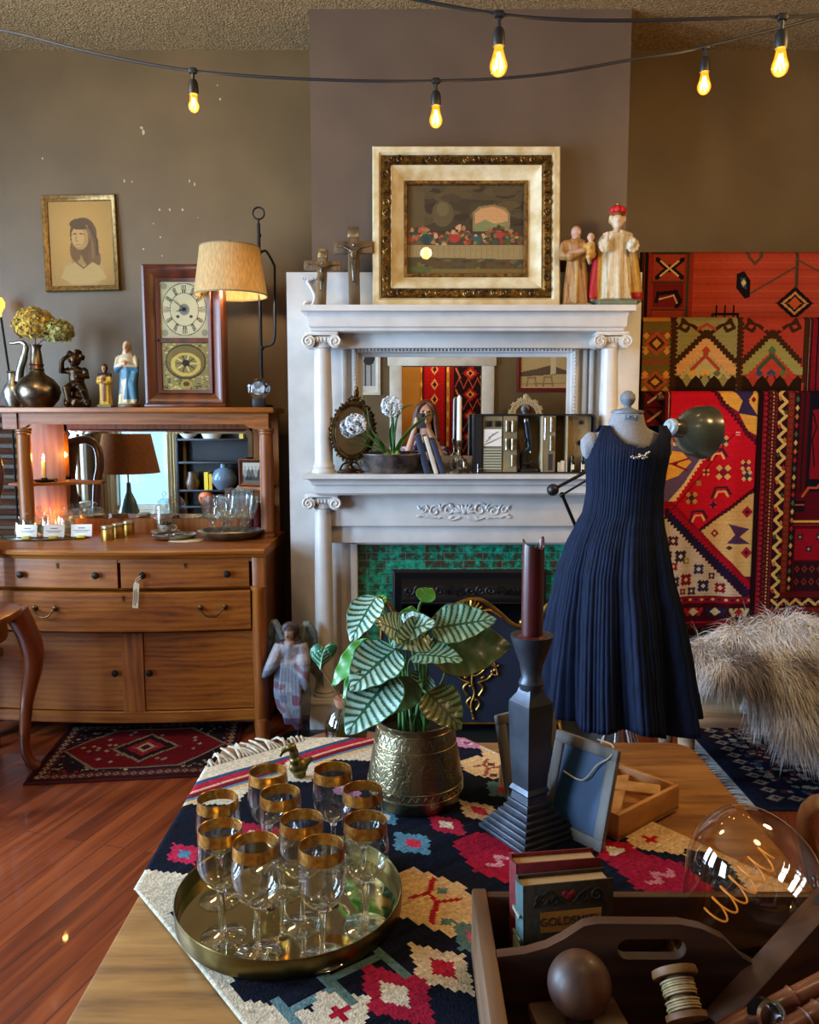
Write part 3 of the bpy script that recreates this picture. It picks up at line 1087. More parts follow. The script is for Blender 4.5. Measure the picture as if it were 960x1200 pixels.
keyhole(xx, DYF - .016 - bow(xx, .06), zz(700, 3.64), d)
xs0, xs1 = W(143, 790, 3.68).x, W(168, 790, 3.68).x
for x0, x1, kx in ((dx0 + .085, xs0 - .003, 136), (xs1 + .003, W(296, 790, 3.71).x, 176)):
 d = bowed(x0, x1, DYF + .012, z_db + .004, z_dt, .025, 14, .04, .003).build('door', M['oak'], dr, True)
 xx = W(kx, 788, 3.69).x
 round_knob(xx, DYF + .012 - bow(xx, .04), zz(788, 3.69), d)
bowed(xs0, xs1, DYF + .004, z_db, z_dt, .03, 4, .04, .002).build('centre_stile', M['oak_v'], dr, True)
HYF = 4.06
hz1 = 1.545
hz_s = zz(484, HYF - .03)
hz_f = zz(502, HYF)
b = MB()
b.bb(dx0 + .0, dx1, HYF - .055, DYB + .04, hz_s, hz1, .006)
b.build('hutch_top', M['oak'], dr, True)
b = MB()
b.bb(dx0 + .03, dx1 - .03, HYF - .02, HYF + .02, hz_f + .02, hz_s)
for sg, xe in ((1, dx0 + .03), (-1, dx1 - .03)):
 b.bb(xe, xe + sg * .07, HYF - .03, HYF + .05, hz_f - .004, hz_s)
 b.prism([(0, 0), (.05 * sg, 0), (.035 * sg, -.014), (.012 * sg, -.02), (0, -.022)], 0, .04, Matrix.Translation((xe + sg * .07, HYF + .02, hz_f + .02)) @ Matrix.Rotation(R(90), 4, 'X'))
b.build('frieze_rail', M['oak'], dr, True)
for sg, xe in ((1, W(30, 560, HYF + .02).x), (-1, W(313, 560, HYF + .02).x)):
 c = MB()
 c.lathe([(.043, DZ), (.043, DZ + .012), (.036, DZ + .02), (.038, DZ + .03), (.034, DZ + .036), (.036, DZ + .3), (.032, hz_f - .03), (.038, hz_f - .026), (.036, hz_f - .016), (.04, hz_f - .012), (.04, hz_f)],
   (xe, HYF + .02, 0), 24)
 c.build('hutch_column', M['oak_v'], dr, True)
HB = 4.27
mx0, mx1 = W(78, 560, HB).x, W(297, 560, HB).x
mz1, mz0 = zz(503, HB), zz(607, HB)
b = MB()
b.bb(dx0 + .02, mx0 + .015, HB - .005, DYB, DZ, hz_s)
b.bb(mx1 - .015, dx1 - .02, HB - .005, DYB, DZ, hz_s)
b.bb(mx0, mx1, HB - .005, DYB, mz1 - .01, hz_s)
b.bb(mx0, mx1, HB - .005, DYB, DZ, mz0 + .005)
b.build('hutch_back', M['oak_v'], dr, True)
b = MB()
pts = []
rr = .03
for cx_, cz_, a0 in ((mx1 - rr, mz1 - rr, 0), (mx0 + rr, mz1 - rr, 90)):
 pts += [(cx_ + rr * cos(R(a0 + 90 * i / 6)), cz_ + rr * sin(R(a0 + 90 * i / 6))) for i in range(7)]
pts += [(mx0, mz0), (mx1, mz0)]
Mx = Matrix.Translation((0, HB - .005, 0)) @ Matrix.Rotation(R(90), 4, 'X')
mm = MB().prism(pts, 0, .004, Mx, bev=0)
t_ = bmesh.new()
mi = mm.build('mirror', M['mirror'], dr, True)
bev = MB()
cx_, cz_ = (mx0 + mx1) / 2, (mz0 + mz1) / 2
inner = [(cx_ + (x - cx_) * .955, cz_ + (z - cz_) * .9) for x, z in pts]
rows = [[Vector((x, HB - .0092, z)) for x, z in pts], [Vector((x, HB - .0115, z)) for x, z in inner], [Vector((x, HB - .0092, z)) for x, z in pts]]
bev.grid_faces(rows[:2], True)
bev.build('bevelled_edge', M['mirror'], mi, True, sharp=10)
for x0, x1, pz, curve in ((W(37, 567, 4.2).x - .06, W(112, 567, 4.15).x, 567, 1), (W(275, 572, 4.15).x, W(310, 572, 4.2).x + .05, 572, -1)):
 s = MB()
 L = x1 - x0
 poly = [(0, 0), (L, 0), (L, -.03), (L * .75, -.05), (L * .5, -.12), (L * .3, -.16), (0, -.18)] if curve == 1 else [(0, 0), (L, 0), (L, -.18), (L * .7, -.16), (L * .4, -.12), (0, -.05)]
 s.prism([(x0 + x, HB - .012 + y) for x, y in poly], zz(pz, 4.15) - .008, zz(pz, 4.15) + .008, bev=.003)
 s.build('side_shelf', M['oak'], dr, True)
SHZ = zz(567, 4.15) + .008
SHZ2 = zz(572, 4.15) + .008
kx = W(168, 674, 3.66)
tg = thing('price_tag', 'long cream paper tag hanging from a top drawer knob of the oak dresser', 'price tag', (kx.x, 3.62, kx.z))
M['string'] = P('cotton_string', '#cfc4ac', rough=.9)
tz0, tz1 = zz(712, 3.63), zz(681, 3.63)
s = MB()
tx = W(160, 695, 3.63).x
s.tube(catm([(kx.x, 3.625, kx.z + .004), (kx.x - .02, 3.618, kx.z - .01), (tx + .003, 3.62, tz1 - .006)], 6), .0015, 6)
s.tube(catm([(kx.x, 3.625, kx.z - .004), (kx.x - .012, 3.615, kx.z - .018), (tx + .005, 3.62, tz1 - .006)], 6), .0015, 6)
s.build('string', M['string'], tg, True)
Mt = Matrix.Translation((tx, 3.622, (tz0 + tz1) / 2)) @ Matrix.Rotation(R(5), 4, 'Y') @ Matrix.Rotation(R(90), 4, 'X')
L = (tz1 - tz0) / 2
s = MB().prism([(-.013, -L), (.013, -L), (.013, L - .012), (.006, L), (-.006, L), (-.013, L - .012)], 0, .0016, Mt)
tgp = s.build('tag_paper', M['paper'], tg, True)
s = MB()
for i, w_ in enumerate((.07, .08, .05)):
 s.box((-.007 + i * .007, -.012, .0022), (.0022, w_, .0006))
s.xf(Mt)
s.build('writing', M['ink'], tgp, True)
def on_counter(px, py, y=None):
 return WZ(px, py, DZ)
pc = W(54, 634, 4.06)
ty = pc.y
tw = (W(105, 634, 4.06).x - W(4, 634, 4.06).x) / 2
tr_ = thing('mirror_tray', 'oval mirrored tray with a thin dark rim holding glass jars on the oak dresser', 'tray', (pc.x, ty, DZ))
td = .125
m = MB().lathe([(0, 0), (1, 0), (1.01, .004), (1.0, .008), (.97, .007), (0, .007)], (0, 0, 0), 48, sx=tw, sy=td)
for v in m.bm.verts:
 pass
m.build('rim', P('green_bronze', '#4a4a38', rough=.35, metal=.7), tr_)
MB().lathe([(0, .0068), (.955, .0068), (.955, .009), (0, .009)], (0, 0, 0), 48, sx=tw, sy=td).build('mirror_plate', M['mirror'], tr_)
def glass_jar(name, x, y, z, s, label, group):
 j = thing(name, label, 'jar', (x, y, z), 0, group)
 b = MB()
 b.lathe([(0, .001), (.03 * s, .001), (.032 * s, .006), (.032 * s, .06 * s), (.028 * s, .068 * s), (.0285 * s, .072 * s), (.026 * s, .07 * s), (.0295 * s, .06 * s), (.0295 * s, .008), (0, .006)], seg=24)
 b.build('glass_body', M['foot'], j)
 MB().lathe([(0, .0075), (.029 * s, .0075), (.029 * s, .038 * s), (0, .038 * s)], seg=20).build('candle_wax', P('pale_wax', '#e6dcae', rough=.5), j)
 l = MB()
 l.lathe([(.031 * s, .072 * s), (.031 * s, .078 * s), (.02 * s, .084 * s), (.006 * s, .088 * s), (.006 * s, .093 * s), (.011 * s, .1 * s), (.009 * s, .108 * s), (0, .111 * s)], seg=20)
 l.build('lid', M['thick'], j)
 return j
zt_ = DZ + .009
j0 = None
jars = [(-.125, .0, .7, 'small lidded glass jar at the far left end of the mirror tray'), (-.06, .07, 1.0, 'lidded glass jar at the back left of the mirror tray behind the cards'),
  (.0, .078, .92, 'lidded glass jar in the middle of the back row on the mirror tray'), (.065, .07, 1.0, 'lidded glass jar at the back right of the mirror tray'),
  (-.085, -.004, .82, 'small lidded glass jar behind the left white card on the mirror tray'), (.012, .002, .86, 'small lidded glass jar behind the middle white card'),
  (.105, .012, .92, 'lidded glass jar behind the right white card')]
for dx_, dy_, s_, lb in jars:
 glass_jar('glass_jar', pc.x + dx_, ty + dy_, zt_, s_, lb, 'lidded glass jars on the mirror tray')
for k, (px, py, lb) in enumerate(((29, 636, 'left white card with yellow foot leaning on jars of the mirror tray'), (63, 638, 'middle white card with yellow foot on the mirror tray'),
          (92, 630, 'right white card with yellow foot on the mirror tray'))):
 p = W(px, py, 4.06 - .1 + .02 * k % .03)
 p.y = 3.975 + (.02 if k == 2 else 0)
 c = thing('label_card', lb, 'card', (p.x, p.y + .01, zt_), R(-4 + 4 * k), 'white cards on the mirror tray')
 Mt = Matrix.Translation((0, 0, .004)) @ Matrix.Rotation(R(78), 4, 'X')
 cp = MB().prism([(-.051, 0), (.051, 0), (.051, .06), (-.051, .06)], 0, .0015, Mt).build('card_face', M['card'], c)
 w_ = MB()
 for i, (wd, zc) in enumerate(((.034, .042), (.078, .03), (.06, .023))):
  w_.box((0, zc, .0019), (wd, .004 if i == 0 else .0025, .0006))
 w_.xf(Mt).build('writing', P('grey_ink', '#5b564e', rough=.8), cp)
 MB().box((0, -.006, .004), (.04, .02, .012), bev=.002).build('clip_foot', P('yellow_clip', '#c9b52a', rough=.4), c)
for px, py, r, lb in ((127, 638, .021, 'nearest of three gold candle tins on the dresser'), (139, 631, .02, 'middle one of three gold candle tins on the dresser'),
       (151, 625, .019, 'farthest of three gold candle tins on the dresser')):
 p = W(px, py, {127: 3.98, 139: 4.07, 151: 4.16}[px])
 p.y -= .02
 t = thing('candle_tin', lb, 'candle', (p.x, p.y + .02, DZ), 0, 'gold candle tins on the dresser')
 MB().lathe([(0, 0), (r, 0), (r, .034), (r * .96, .036), (0, .036)], seg=24).build('tin', M['gold'], t)
 MB().lathe([(r * .99, .0365), (r * 1.03, .038), (r * 1.03, .047), (r * .97, .049), (0, .049)], seg=24).build('lid', P('pale_gold_lid', '#b3a47a', rough=.3, metal=.8), t)
p = W(194, 624, 4.17)
sa = thing('saucer', 'small white saucer under the teacup and bell jar on the dresser', 'saucer', (p.x, p.y, DZ))
MB().lathe([(0, 0), (.03, 0), (.034, .004), (.056, .013), (.057, .015), (.034, .008), (0, .006)], seg=32).build('dish', P('porcelain', '#d8cfc2', rough=.2), sa)
cu = thing('teacup', 'small patterned teacup holding green moss under the glass bell jar', 'teacup', (p.x, p.y, DZ + .008))
c = MB().lathe([(0, 0), (.018, 0), (.02, .004), (.026, .012), (.036, .03), (.04, .045), (.038, .045), (.032, .03), (0, .014)], seg=28)
c.build('bowl', P('flowered_porcelain', '#d4c5b4', rough=.2, c2='#9c6a5c', scale=60, contrast=(.5, .6)), cu)
c = MB().tube(catm([(.034, 0, .036), (.052, 0, .04), (.056, 0, .026), (.044, 0, .014), (.028, 0, .014)], 6), .003, 8)
c.build('handle', P('porcelain_handle', '#d4c5b4', rough=.2), cu)
m = MB()
for i in range(22):
 a, r_ = random.uniform(0, 6.28), random.uniform(0, .026)
 m.ell((r_ * cos(a), r_ * sin(a), .04 + random.uniform(0, .014)), random.uniform(.006, .011), sub=1)
m.build('moss', P('dark_moss', '#26331a', rough=.9), cu)
bj = thing('bell_jar', 'clear glass bell jar standing over the teacup on the dresser', 'bell jar', (p.x, p.y, DZ + .012))
MB().lathe([(.036, .004), (.038, .004), (.039, .06), (.035, .09), (.024, .108), (.006, .117), (.006, .122), (.01, .13), (.006, .138), (0, .14)], seg=32).build('dome', M['thick'], bj)
p = W(206, 628, 4.04)
rt = thing('round_dish', 'low round silver dish holding small spoons in front of the bell jar', 'dish', (p.x, p.y - .02, DZ + .001))
MB().lathe([(0, .004), (.07, .004), (.078, .012), (.08, .016), (.078, .017), (.068, .009), (0, .008)], seg=36).build('dish_plate', M['silver'], rt)
for i, (a, lb) in enumerate(((.3, 'small silver teaspoon lying left in the low round dish'), (.9, 'small silver teaspoon lying in the middle of the low round dish'),
        (-.3, 'small silver teaspoon lying right in the low round dish'))):
 sp = thing('teaspoon', lb, 'spoon', (p.x - .03 + i * .03, p.y - .02, DZ + .014), a, 'teaspoons in the round dish')
 MB().ell((0, .03, .0), (.01, .015, .004)).build('spoon_bowl', M['silver'], sp)
 MB().tube(catm([(0, .018, .001), (0, -.01, .006), (0, -.045, .012)], 4), .0022, 6).build('spoon_handle', M['silver'], sp)
p = W(222, 636, 3.97)
nk = MB()
poly = [(-.115, -.055), (-.02, -.075), (.03, -.05), (.045, -.005), (.03, .05), (-.06, .05), (-.11, .0)]
nk.prism(poly, 0, .003, Matrix.Translation((p.x + .03, p.y - .01, DZ + .0005)), bev=.001)
tag(nk.build('paper_doily', M['paper']), 'cream paper doily lying flat on the dresser under the silver salver', 'doily')
p = W(270, 624, 4.02)
sv = thing('silver_salver', 'oval silver salver with raised scalloped rim holding cut-glass goblets', 'tray', (p.x, p.y, DZ + .004))
m = MB().lathe([(0, .0), (.09, .0), (.1, .006), (.125, .02), (.133, .032), (.131, .034), (.118, .02), (.095, .008), (0, .005)], seg=48, sy=.8, fn=lambda a, z: 1 + (.02 * sin(14 * a) if z > .015 else 0))
m.build('salver_plate', M['silver'], sv)
def goblet(loc, lb):
 g_ = thing('cut_glass_goblet', lb, 'goblet', loc, 0, 'cut-glass goblets on the silver salver')
 m = MB().lathe([(0, .001), (.026, .001), (.026, .004), (.01, .008), (.0055, .014), (.0055, .03), (.01, .036), (.0055, .042), (.006, .05), (.016, .06)], seg=20)
 m.build('stem', M['thick'], g_)
 m = MB().lathe([(.014, .058), (.024, .07), (.031, .1), (.036, .132), (.034, .132), (.029, .1), (.02, .072), (0, .064)], seg=28, fn=lambda a, z: 1 + (.1 * abs(sin(7 * a)) if z < .12 else 0))
 m.build('bowl', M['foot'], g_)
for (dx_, dy_), lb in zip(((-.085, -.02), (.0, -.045), (.088, -.015), (-.045, .06), (.05, .06)),
        ('cut-glass goblet at the left of the front row on the salver', 'cut-glass goblet in the middle of the front row on the salver',
         'cut-glass goblet at the right end of the salver', 'cut-glass goblet at the back left of the salver', 'cut-glass goblet at the back right of the salver')):
 goblet((p.x + dx_, p.y + dy_, DZ + .0115), lb)
for px, c_, hgt, lb in ((294, '#5e0f16', .16, 'dark red cloth book standing left of its neighbour beneath the small framed photo'), (302, '#7a141d', .168, 'red cloth book standing beside the right hutch column')):
 x = W(px, 600, 4.16).x
 bk = thing('red_book', lb, 'book', (x, 4.19, DZ), R(0), 'red books under the framed photo')
 b = MB()
 b.bb(-.016, -.013, -.06, .055, 0, hgt).bb(.013, .016, -.06, .055, 0, hgt)
 b.lathe([(.016, 0), (.016, hgt)], (0, -.058, 0), 20, sy=.5)
 b.build('cover', P('red_cloth', c_, rough=.7), bk)
 MB().bb(-.013, .013, -.055, .05, .004, hgt - .004).build('pages', M['paper'], bk)
x0, x1 = W(281, 552, 4.17).x, W(312, 552, 4.17).x
p = Vector(((x0 + x1) / 2, 4.17, SHZ2))
fp_ = thing('photo_frame', 'small dark wooden photo frame with a black and white group picture on the hutch shelf', 'photo frame', p, R(-8))
hw, hh = .072, zz(537, 4.17) - zz(569, 4.17)
MB().mould(-hw, hw, 0, hh, [(0, 0), (0, -.012), (.006, -.015), (.018, -.009), (.018, 0)]).build('frame', M['mahog'], fp_)
cv = CV(36, 30, '#b9b4a8')
for i in range(12):
 x, y = 3 + (i % 6) * 6 + (i // 6) * 2, 12 + (i // 6) * 8
 cv.ellip(x, y - 6, 3.2, 6, random.choice(['#1d1b1a', '#35322f', '#55504a', '#8d877c']))
 cv.ellip(x, y + 2.2, 1.7, 2.2, '#9a9184')
cv.rect(0, 0, 36, 4, '#5c574f')
sheet('photograph', 36, 30, lambda u, v: ((u - .5) * (hw - .016) * 2, -.006, .016 + v * (hh - .032)), cv.a, M['print'], fp_)
MB().bb(-hw + .01, hw - .01, -.004, .006, .004, hh - .004).build('back_board', M['oak_dark'], fp_)
p = W(52, 561, 4.17)
ec = thing('candlestick_lamp', 'lit cream candle in a black pan holder on the left hutch shelf', 'candle', (p.x, 4.17, SHZ))
MB().lathe([(0, 0), (.035, 0), (.05, .006), (.052, .012), (.05, .012), (.02, .006), (.016, .01), (.015, .02), (.012, .022), (0, .022)], seg=24).tube(scroll((.058, 0, .012), .012, 1, 16, PI), .003, 6).build('holder', M['black_iron'], ec)
ch = zz(540, 4.17) - SHZ
MB().lathe([(0, .018), (.0115, .018), (.0105, ch), (.004, ch + .002), (0, ch + .002)], seg=18).build('candle', P('cream_wax', '#c9b58c', rough=.5), ec)
MB().lathe([(0, ch + .003), (.004, ch + .006), (.007, ch + .013), (.005, ch + .023), (.0015, ch + .034), (0, ch + .036)], seg=14).build('flame', EMIT('candle_flame', '#ffd58a', 18), ec)
CANDLE = Vector((p.x, 4.15, SHZ + ch + .02))
for o_ in list(COL.objects):
 k_ = {'cut_glass_goblet': 1.5, 'silver_salver': 1.2, 'bell_jar': 1.5, 'saucer': 1.3, 'round_dish': 1.35, 'candle_tin': 1.45, 'glass_jar': 1.3, 'teaspoon': 1.3}.get(o_.name.split('.')[0])
 if k_ and o_.type == 'EMPTY':
  o_.scale = (k_,) * 3
vx = W(54, 612, 4.2)
vt = thing('votive_candle', 'small lit votive candle at the back of the dresser under the left hutch shelf', 'candle', (vx.x, 4.225, DZ), 0)
MB().lathe([(0, 0), (.022, 0), (.026, .04), (.0245, .04), (.021, .004), (0, .003)], seg=24).build('cup', M['thin'], vt)
MB().lathe([(0, .004), (.02, .004), (.022, .02), (0, .021)], seg=20).build('wax', M['wax'], vt)
MB().lathe([(0, .022), (.003, .024), (.005, .03), (.002, .042), (0, .045)], seg=12).build('flame', EMIT('votive_flame', '#ffc070', 14), vt)
VOTIVE = Vector((vx.x, 4.215, DZ + .055))
def tubepts(m, pts, rr, seg=10):
 m.tube(pts, rr, seg)
 m.ell(pts[0], rr[0], sub=1)
 m.ell(pts[-1], rr[-1], sub=1)
def robe(m, prof, folds=9, amp=.06, seg=48, sy=.75, c=(0, 0), ph=0, z_amp=None):
 zs = [z for r, z in prof]
 z0, z1 = min(zs), max(zs)
 def fn(a, z):
  t = 1 - (z - z0) / (z1 - z0)
  return 1 + amp * t * (sin(folds * a + ph + 1.5 * t) + .5 * sin((folds * 2 + 1) * a + 2))
 m.lathe(prof, (c[0], c[1], 0), seg, sx=1, sy=sy, fn=fn)
def head(m, c, r, look=(0, -1, 0), hair=1.0, beard=False):
 """a head with brow, nose, chin and ears, facing look"""
 d = Vector(look).normalized()
 x, y, z = frame_from(d)
 c = Vector(c)
 up = Vector((0, 0, 1))
 m.ell(c, (r * .78, r * .88, r), sub=3)
 m.ell(c - up * r * .5 + d * r * .28, (r * .52, r * .5, r * .52), sub=2)
 nose = c + d * r * .9
 m.tube([nose + up * r * .18, nose - up * r * .2 + d * r * .16], [r * .09, r * .16], 8)
 m.ell(c + d * r * .78 + up * r * .3, (r * .5, r * .2, r * .09), sub=1)
 side = d.cross(up).normalized()
 for s in (-1, 1):
  m.ell(c + side * r * .8 * s - up * r * .02, (r * .12, r * .18, r * .25), sub=1)
def sp(px, py, Y):
 return W(px, py, Y)
TOPZ = hz1
Y0 = 4.12
u = (zz(400, Y0) - TOPZ) / .52      # statuettes drawn at unit height .52 then scaled
def place(px):
 return Vector((W(px, 470, Y0).x, Y0, TOPZ))
h = zz(399, Y0) - TOPZ
st = thing('robed_statuette', 'painted statuette of a veiled woman in white robe and blue cloak on the dresser hutch', 'statuette', place(151), 0)
m = MB()
k = h / 1.0
m.lathe([(.001, 0), (.2 * k, 0), (.2 * k, .05 * k), (.17 * k, .06 * k), (.001, .06 * k)], seg=24)
robe(m, [(.19 * k, .05 * k), (.17 * k, .2 * k), (.15 * k, .4 * k), (.14 * k, .55 * k), (.17 * k, .68 * k), (.15 * k, .74 * k), (.06 * k, .79 * k)], 8, .1, sy=.7)
m.ell((0, .01 * k, .73 * k), (.17 * k, .1 * k, .09 * k))
tubepts(m, [(-.16 * k, 0, .72 * k), (-.18 * k, -.05 * k, .58 * k), (-.03 * k, -.13 * k, .66 * k)], [.07 * k, .075 * k, .035 * k])
tubepts(m, [(.16 * k, 0, .72 * k), (.19 * k, -.05 * k, .57 * k), (.03 * k, -.13 * k, .62 * k)], [.07 * k, .075 * k, .035 * k])
m.ell((.0, -.15 * k, .65 * k), (.035 * k, .03 * k, .045 * k))
tubepts(m, [(.17 * k, -.02 * k, .55 * k), (.13 * k, -.08 * k, .35 * k), (.15 * k, -.06 * k, .12 * k)], [.06 * k, .09 * k, .07 * k])
head(m, (0, -.02 * k, .89 * k), .085 * k)
m.ell((0, .015 * k, .905 * k), (.085 * k, .085 * k, .095 * k))
m.ell((0, .03 * k, .82 * k), (.1 * k, .07 * k, .1 * k))
def cf(c):
 x, y, z = c / k
 if z < .055:
  return lin('#6e6750')
 if z > .79:
  return lin('#c99878') if y < -.055 and abs(x) < .065 and z < .95 else lin('#cdbf9f')
 if abs(x) < .05 and y < -.12 and .6 < z < .7:
  return lin('#c99878')
 if z < .6 and (x > -.02 + .25 * (z - .3) or (z > .42 and x > -.12)) and z > .12:
  return lin('#456f80') if (x * 40 + z * 9) % 7 > .6 else lin('#345868')
 if x < -.1 and z < .6 and z > .2:
  return lin('#4f7a8a')
 return lin('#c7b48f')
sculpt('figure', m, h / 75, M['paint'], st, cf, smooth=1, M=Matrix.Diagonal((.78, .9, 1, 1)))
h2 = zz(426, Y0) - TOPZ
st = thing('saint_statuette', 'small statuette in a yellow cloak with dark hood on the dresser hutch', 'statuette', place(124), 0)
k = h2
m = MB().bb(-.2 * k, .2 * k, -.14 * k, .14 * k, 0, .07 * k)
robe(m, [(.17 * k, .06 * k), (.16 * k, .3 * k), (.17 * k, .6 * k), (.16 * k, .74 * k), (.06 * k, .8 * k)], 7, .08, sy=.65)
tubepts(m, [(-.15 * k, 0, .74 * k), (-.17 * k, -.06 * k, .58 * k), (.0, -.14 * k, .62 * k)], [.06 * k, .065 * k, .04 * k])
tubepts(m, [(.15 * k, 0, .74 * k), (.18 * k, -.06 * k, .6 * k), (.04 * k, -.14 * k, .56 * k)], [.06 * k, .065 * k, .04 * k])
head(m, (0, -.02 * k, .89 * k), .09 * k)
m.ell((0, .02 * k, .9 * k), (.09 * k, .08 * k, .095 * k))
def cf2(c):
 x, y, z = c / k
 if z < .065:
  return lin('#5f6a3f')
 if z > .8:
  return lin('#b98a68') if y < -.06 and z < .94 else lin('#2a1a12')
 if abs(x) < .06 and z > .15 and y < 0 and z < .74:
  return lin('#7b4a1d')
 if z > .7:
  return lin('#2d221a')
 return lin('#c9992c') if (x * 30) % 2 > .4 else lin('#a87c22')
sculpt('figure', m, h2 / 50, M['paint'], st, cf2, smooth=1, M=Matrix.Diagonal((.8, .9, 1, 1)))
h3 = zz(405, Y0) - TOPZ
ch_ = thing('bronze_cherub', 'dark bronze curly-haired cherub figure seated on a rock on the dresser hutch', 'sculpture', place(91), 0)
k = h3
m = MB()
for i in range(16):
 a = i * .8
 m.ell((.14 * k * cos(a), .12 * k * sin(a), .05 * k + .012 * k * (i % 5)), .09 * k, sub=1)
m.ell((0, .03 * k, .18 * k), (.16 * k, .13 * k, .16 * k))
m.ell((0, 0, .48 * k), (.13 * k, .11 * k, .16 * k))
m.ell((.0, -.01 * k, .58 * k), (.14 * k, .1 * k, .09 * k))
m.ell((.01 * k, -.02 * k, .36 * k), (.14 * k, .13 * k, .1 * k))
tubepts(m, [(-.07 * k, -.05 * k, .34 * k), (-.1 * k, -.18 * k, .3 * k), (-.08 * k, -.16 * k, .12 * k), (-.1 * k, -.2 * k, .06 * k)], [.085 * k, .07 * k, .05 * k, .035 * k])
tubepts(m, [(.08 * k, -.05 * k, .34 * k), (.16 * k, -.14 * k, .26 * k), (.19 * k, -.1 * k, .1 * k), (.22 * k, -.16 * k, .05 * k)], [.085 * k, .07 * k, .05 * k, .035 * k])
tubepts(m, [(-.13 * k, 0, .6 * k), (-.22 * k, -.05 * k, .58 * k), (-.18 * k, -.12 * k, .74 * k), (-.12 * k, -.12 * k, .8 * k)], [.06 * k, .05 * k, .04 * k, .035 * k])
tubepts(m, [(.13 * k, 0, .6 * k), (.2 * k, -.06 * k, .5 * k), (.06 * k, -.15 * k, .5 * k)], [.06 * k, .05 * k, .035 * k])
head(m, (0, -.03 * k, .78 * k), .12 * k, (-.5, -.8, -.2))
for i in range(34):
 a, b_ = random.uniform(0, 6.28), random.uniform(-.2, 1.2)
 v = Vector((cos(a) * cos(b_), sin(a) * cos(b_), sin(b_)))
 if v.y < -.45 and v.z < .55:
  continue
 m.ell(Vector((0, -.02 * k, .8 * k)) + v * .125 * k, .035 * k, sub=1)
sculpt('figure', m, h3 / 70, P('dark_bronze', '#4a3216', rough=.35, metal=.75, c2='#20140a', scale=30, bump=.1), ch_, None, smooth=1)
h4 = zz(404, Y0) - TOPZ
va = thing('metal_vase', 'round-bellied dark metal vase with a narrow neck on the dresser hutch', 'vase', place(45), 0)
M['pewter'] = P('dark_pewter', '#8a7c68', rough=.32, metal=1, c2='#54493c', scale=18, bump=.12, bscale=40)
rb = .108
prof = [(0, 0), (rb * .6, 0), (rb * .65, .008), (rb * .9, .04), (rb, .075), (rb * .95, .105), (rb * .7, .14), (rb * .36, .165), (rb * .3, .18), (rb * .34, .186), (rb * .3, .192), (rb * .24, .26), (rb * .2, h4 - .02), (rb * .28, h4), (rb * .24, h4), (rb * .17, h4 - .02), (0, h4 - .03)]
MB().lathe(prof, seg=40).build('vessel', M['pewter'], va)
MB().lathe([(rb * .3, .205), (rb * .33, .209), (rb * .31, .214), (rb * .29, .214)], seg=24).build('neck_ring', P('copper_band', '#8a3f26', rough=.35, metal=1), va)
for (px, py, s, lb, cols) in ((40, 381, .086, 'large dried golden hydrangea head in the metal vase', ('#c99a2e', '#a8893f', '#d6b44a', '#8f7a36')),
         (68, 389, .062, 'smaller greenish dried hydrangea head in the metal vase', ('#8d8545', '#a39a55', '#6f6c35', '#9c8a4a'))):
 p = W(px, py, Y0)
 base = place(45)
 hy = thing('dried_hydrangea', lb, 'dried flower', (base.x, base.y, base.z + h4 - .01), 0, 'dried hydrangeas in the metal vase')
 loc = p - Vector((base.x, base.y, base.z + h4 - .01))
 MB().tube(bez((0, 0, -.02), (0, 0, .03), loc * .6, loc, 8), .003, 6).build('stem', P('dry_stem', '#5c4a2a', rough=.9), hy)
 verts, faces, cl = [], [], []
 n_ = 620 if s > .07 else 430
 for i in range(n_):
  zf = 1 - 2 * (i + .5) / n_
  a = i * 2.39996
  rad = math.sqrt(max(0, 1 - zf * zf))
  nv = Vector((rad * cos(a), rad * sin(a), zf))
  if nv.z < -.75:
   continue
  ctr = loc + Vector((nv.x * s * 1.15, nv.y * s, nv.z * s * .95)) * random.uniform(.8, 1.08)
  nv = (nv + Vector((random.uniform(-.6, .6), random.uniform(-.6, .6), random.uniform(-.6, .6)))).normalized()
  x_, y_, _ = frame_from(nv)
  rot0 = random.uniform(0, 6.28)
  c_ = lin(random.choice(cols))
  for q in range(4):
   aa = rot0 + q * PI / 2
   d1 = x_ * cos(aa) + y_ * sin(aa)
   d2 = x_ * cos(aa + PI / 2) + y_ * sin(aa + PI / 2)
   L_ = random.uniform(.009, .013)
   i0 = len(verts)
   verts += [ctr, ctr + d1 * L_ * .6 + d2 * L_ * .45 + nv * .002, ctr + d1 * L_ + nv * random.uniform(-.002, .004), ctr + d1 * L_ * .6 - d2 * L_ * .45 + nv * .002]
   faces.append((i0, i0 + 1, i0 + 2, i0 + 3))
   f_ = random.uniform(.75, 1.15)
   cl.append([v * f_ for v in c_])
 me = bpy.data.meshes.new('florets')
 me.from_pydata([tuple(v) for v in verts], [], faces)
 colour_faces(me, np.array(cl, dtype=np.float32))
 link('florets', me, COLM('dry_petal_%d' % px, rough=.85), hy, sharp=0)
yE = 4.16
ew = thing('silver_ewer', 'slim silver ewer with a swan-necked spout at the left end of the hutch', 'ewer', (W(18, 470, yE).x, yE, TOPZ), 0)
e0 = ew.location
pts = [W(px, py, yE) - Vector(e0) for px, py in ((22, 447), (24, 432), (29, 415), (30, 405), (25, 401), (17, 402), (12, 402))]
MB().tube(catm(pts, 5), [.02] * 5 + [.019] * 5 + [.015] * 5 + [.011] * 5 + [.009] * 5 + [.007] * 6, 12).build('spout', M['silver'], ew)
MB().lathe([(0, 0), (.04, 0), (.03, .01), (.045, .05), (.048, .08), (.036, .11), (.022, .13), (.02, .17), (.028, .18), (0, .185)], (-.01, .0, 0), 28).build('vessel', M['silver'], ew)
def tilt_frame(cx, cz, y, rot):
 return Matrix.Translation((cx, y, cz)) @ Matrix.Rotation(rot, 4, 'Y')
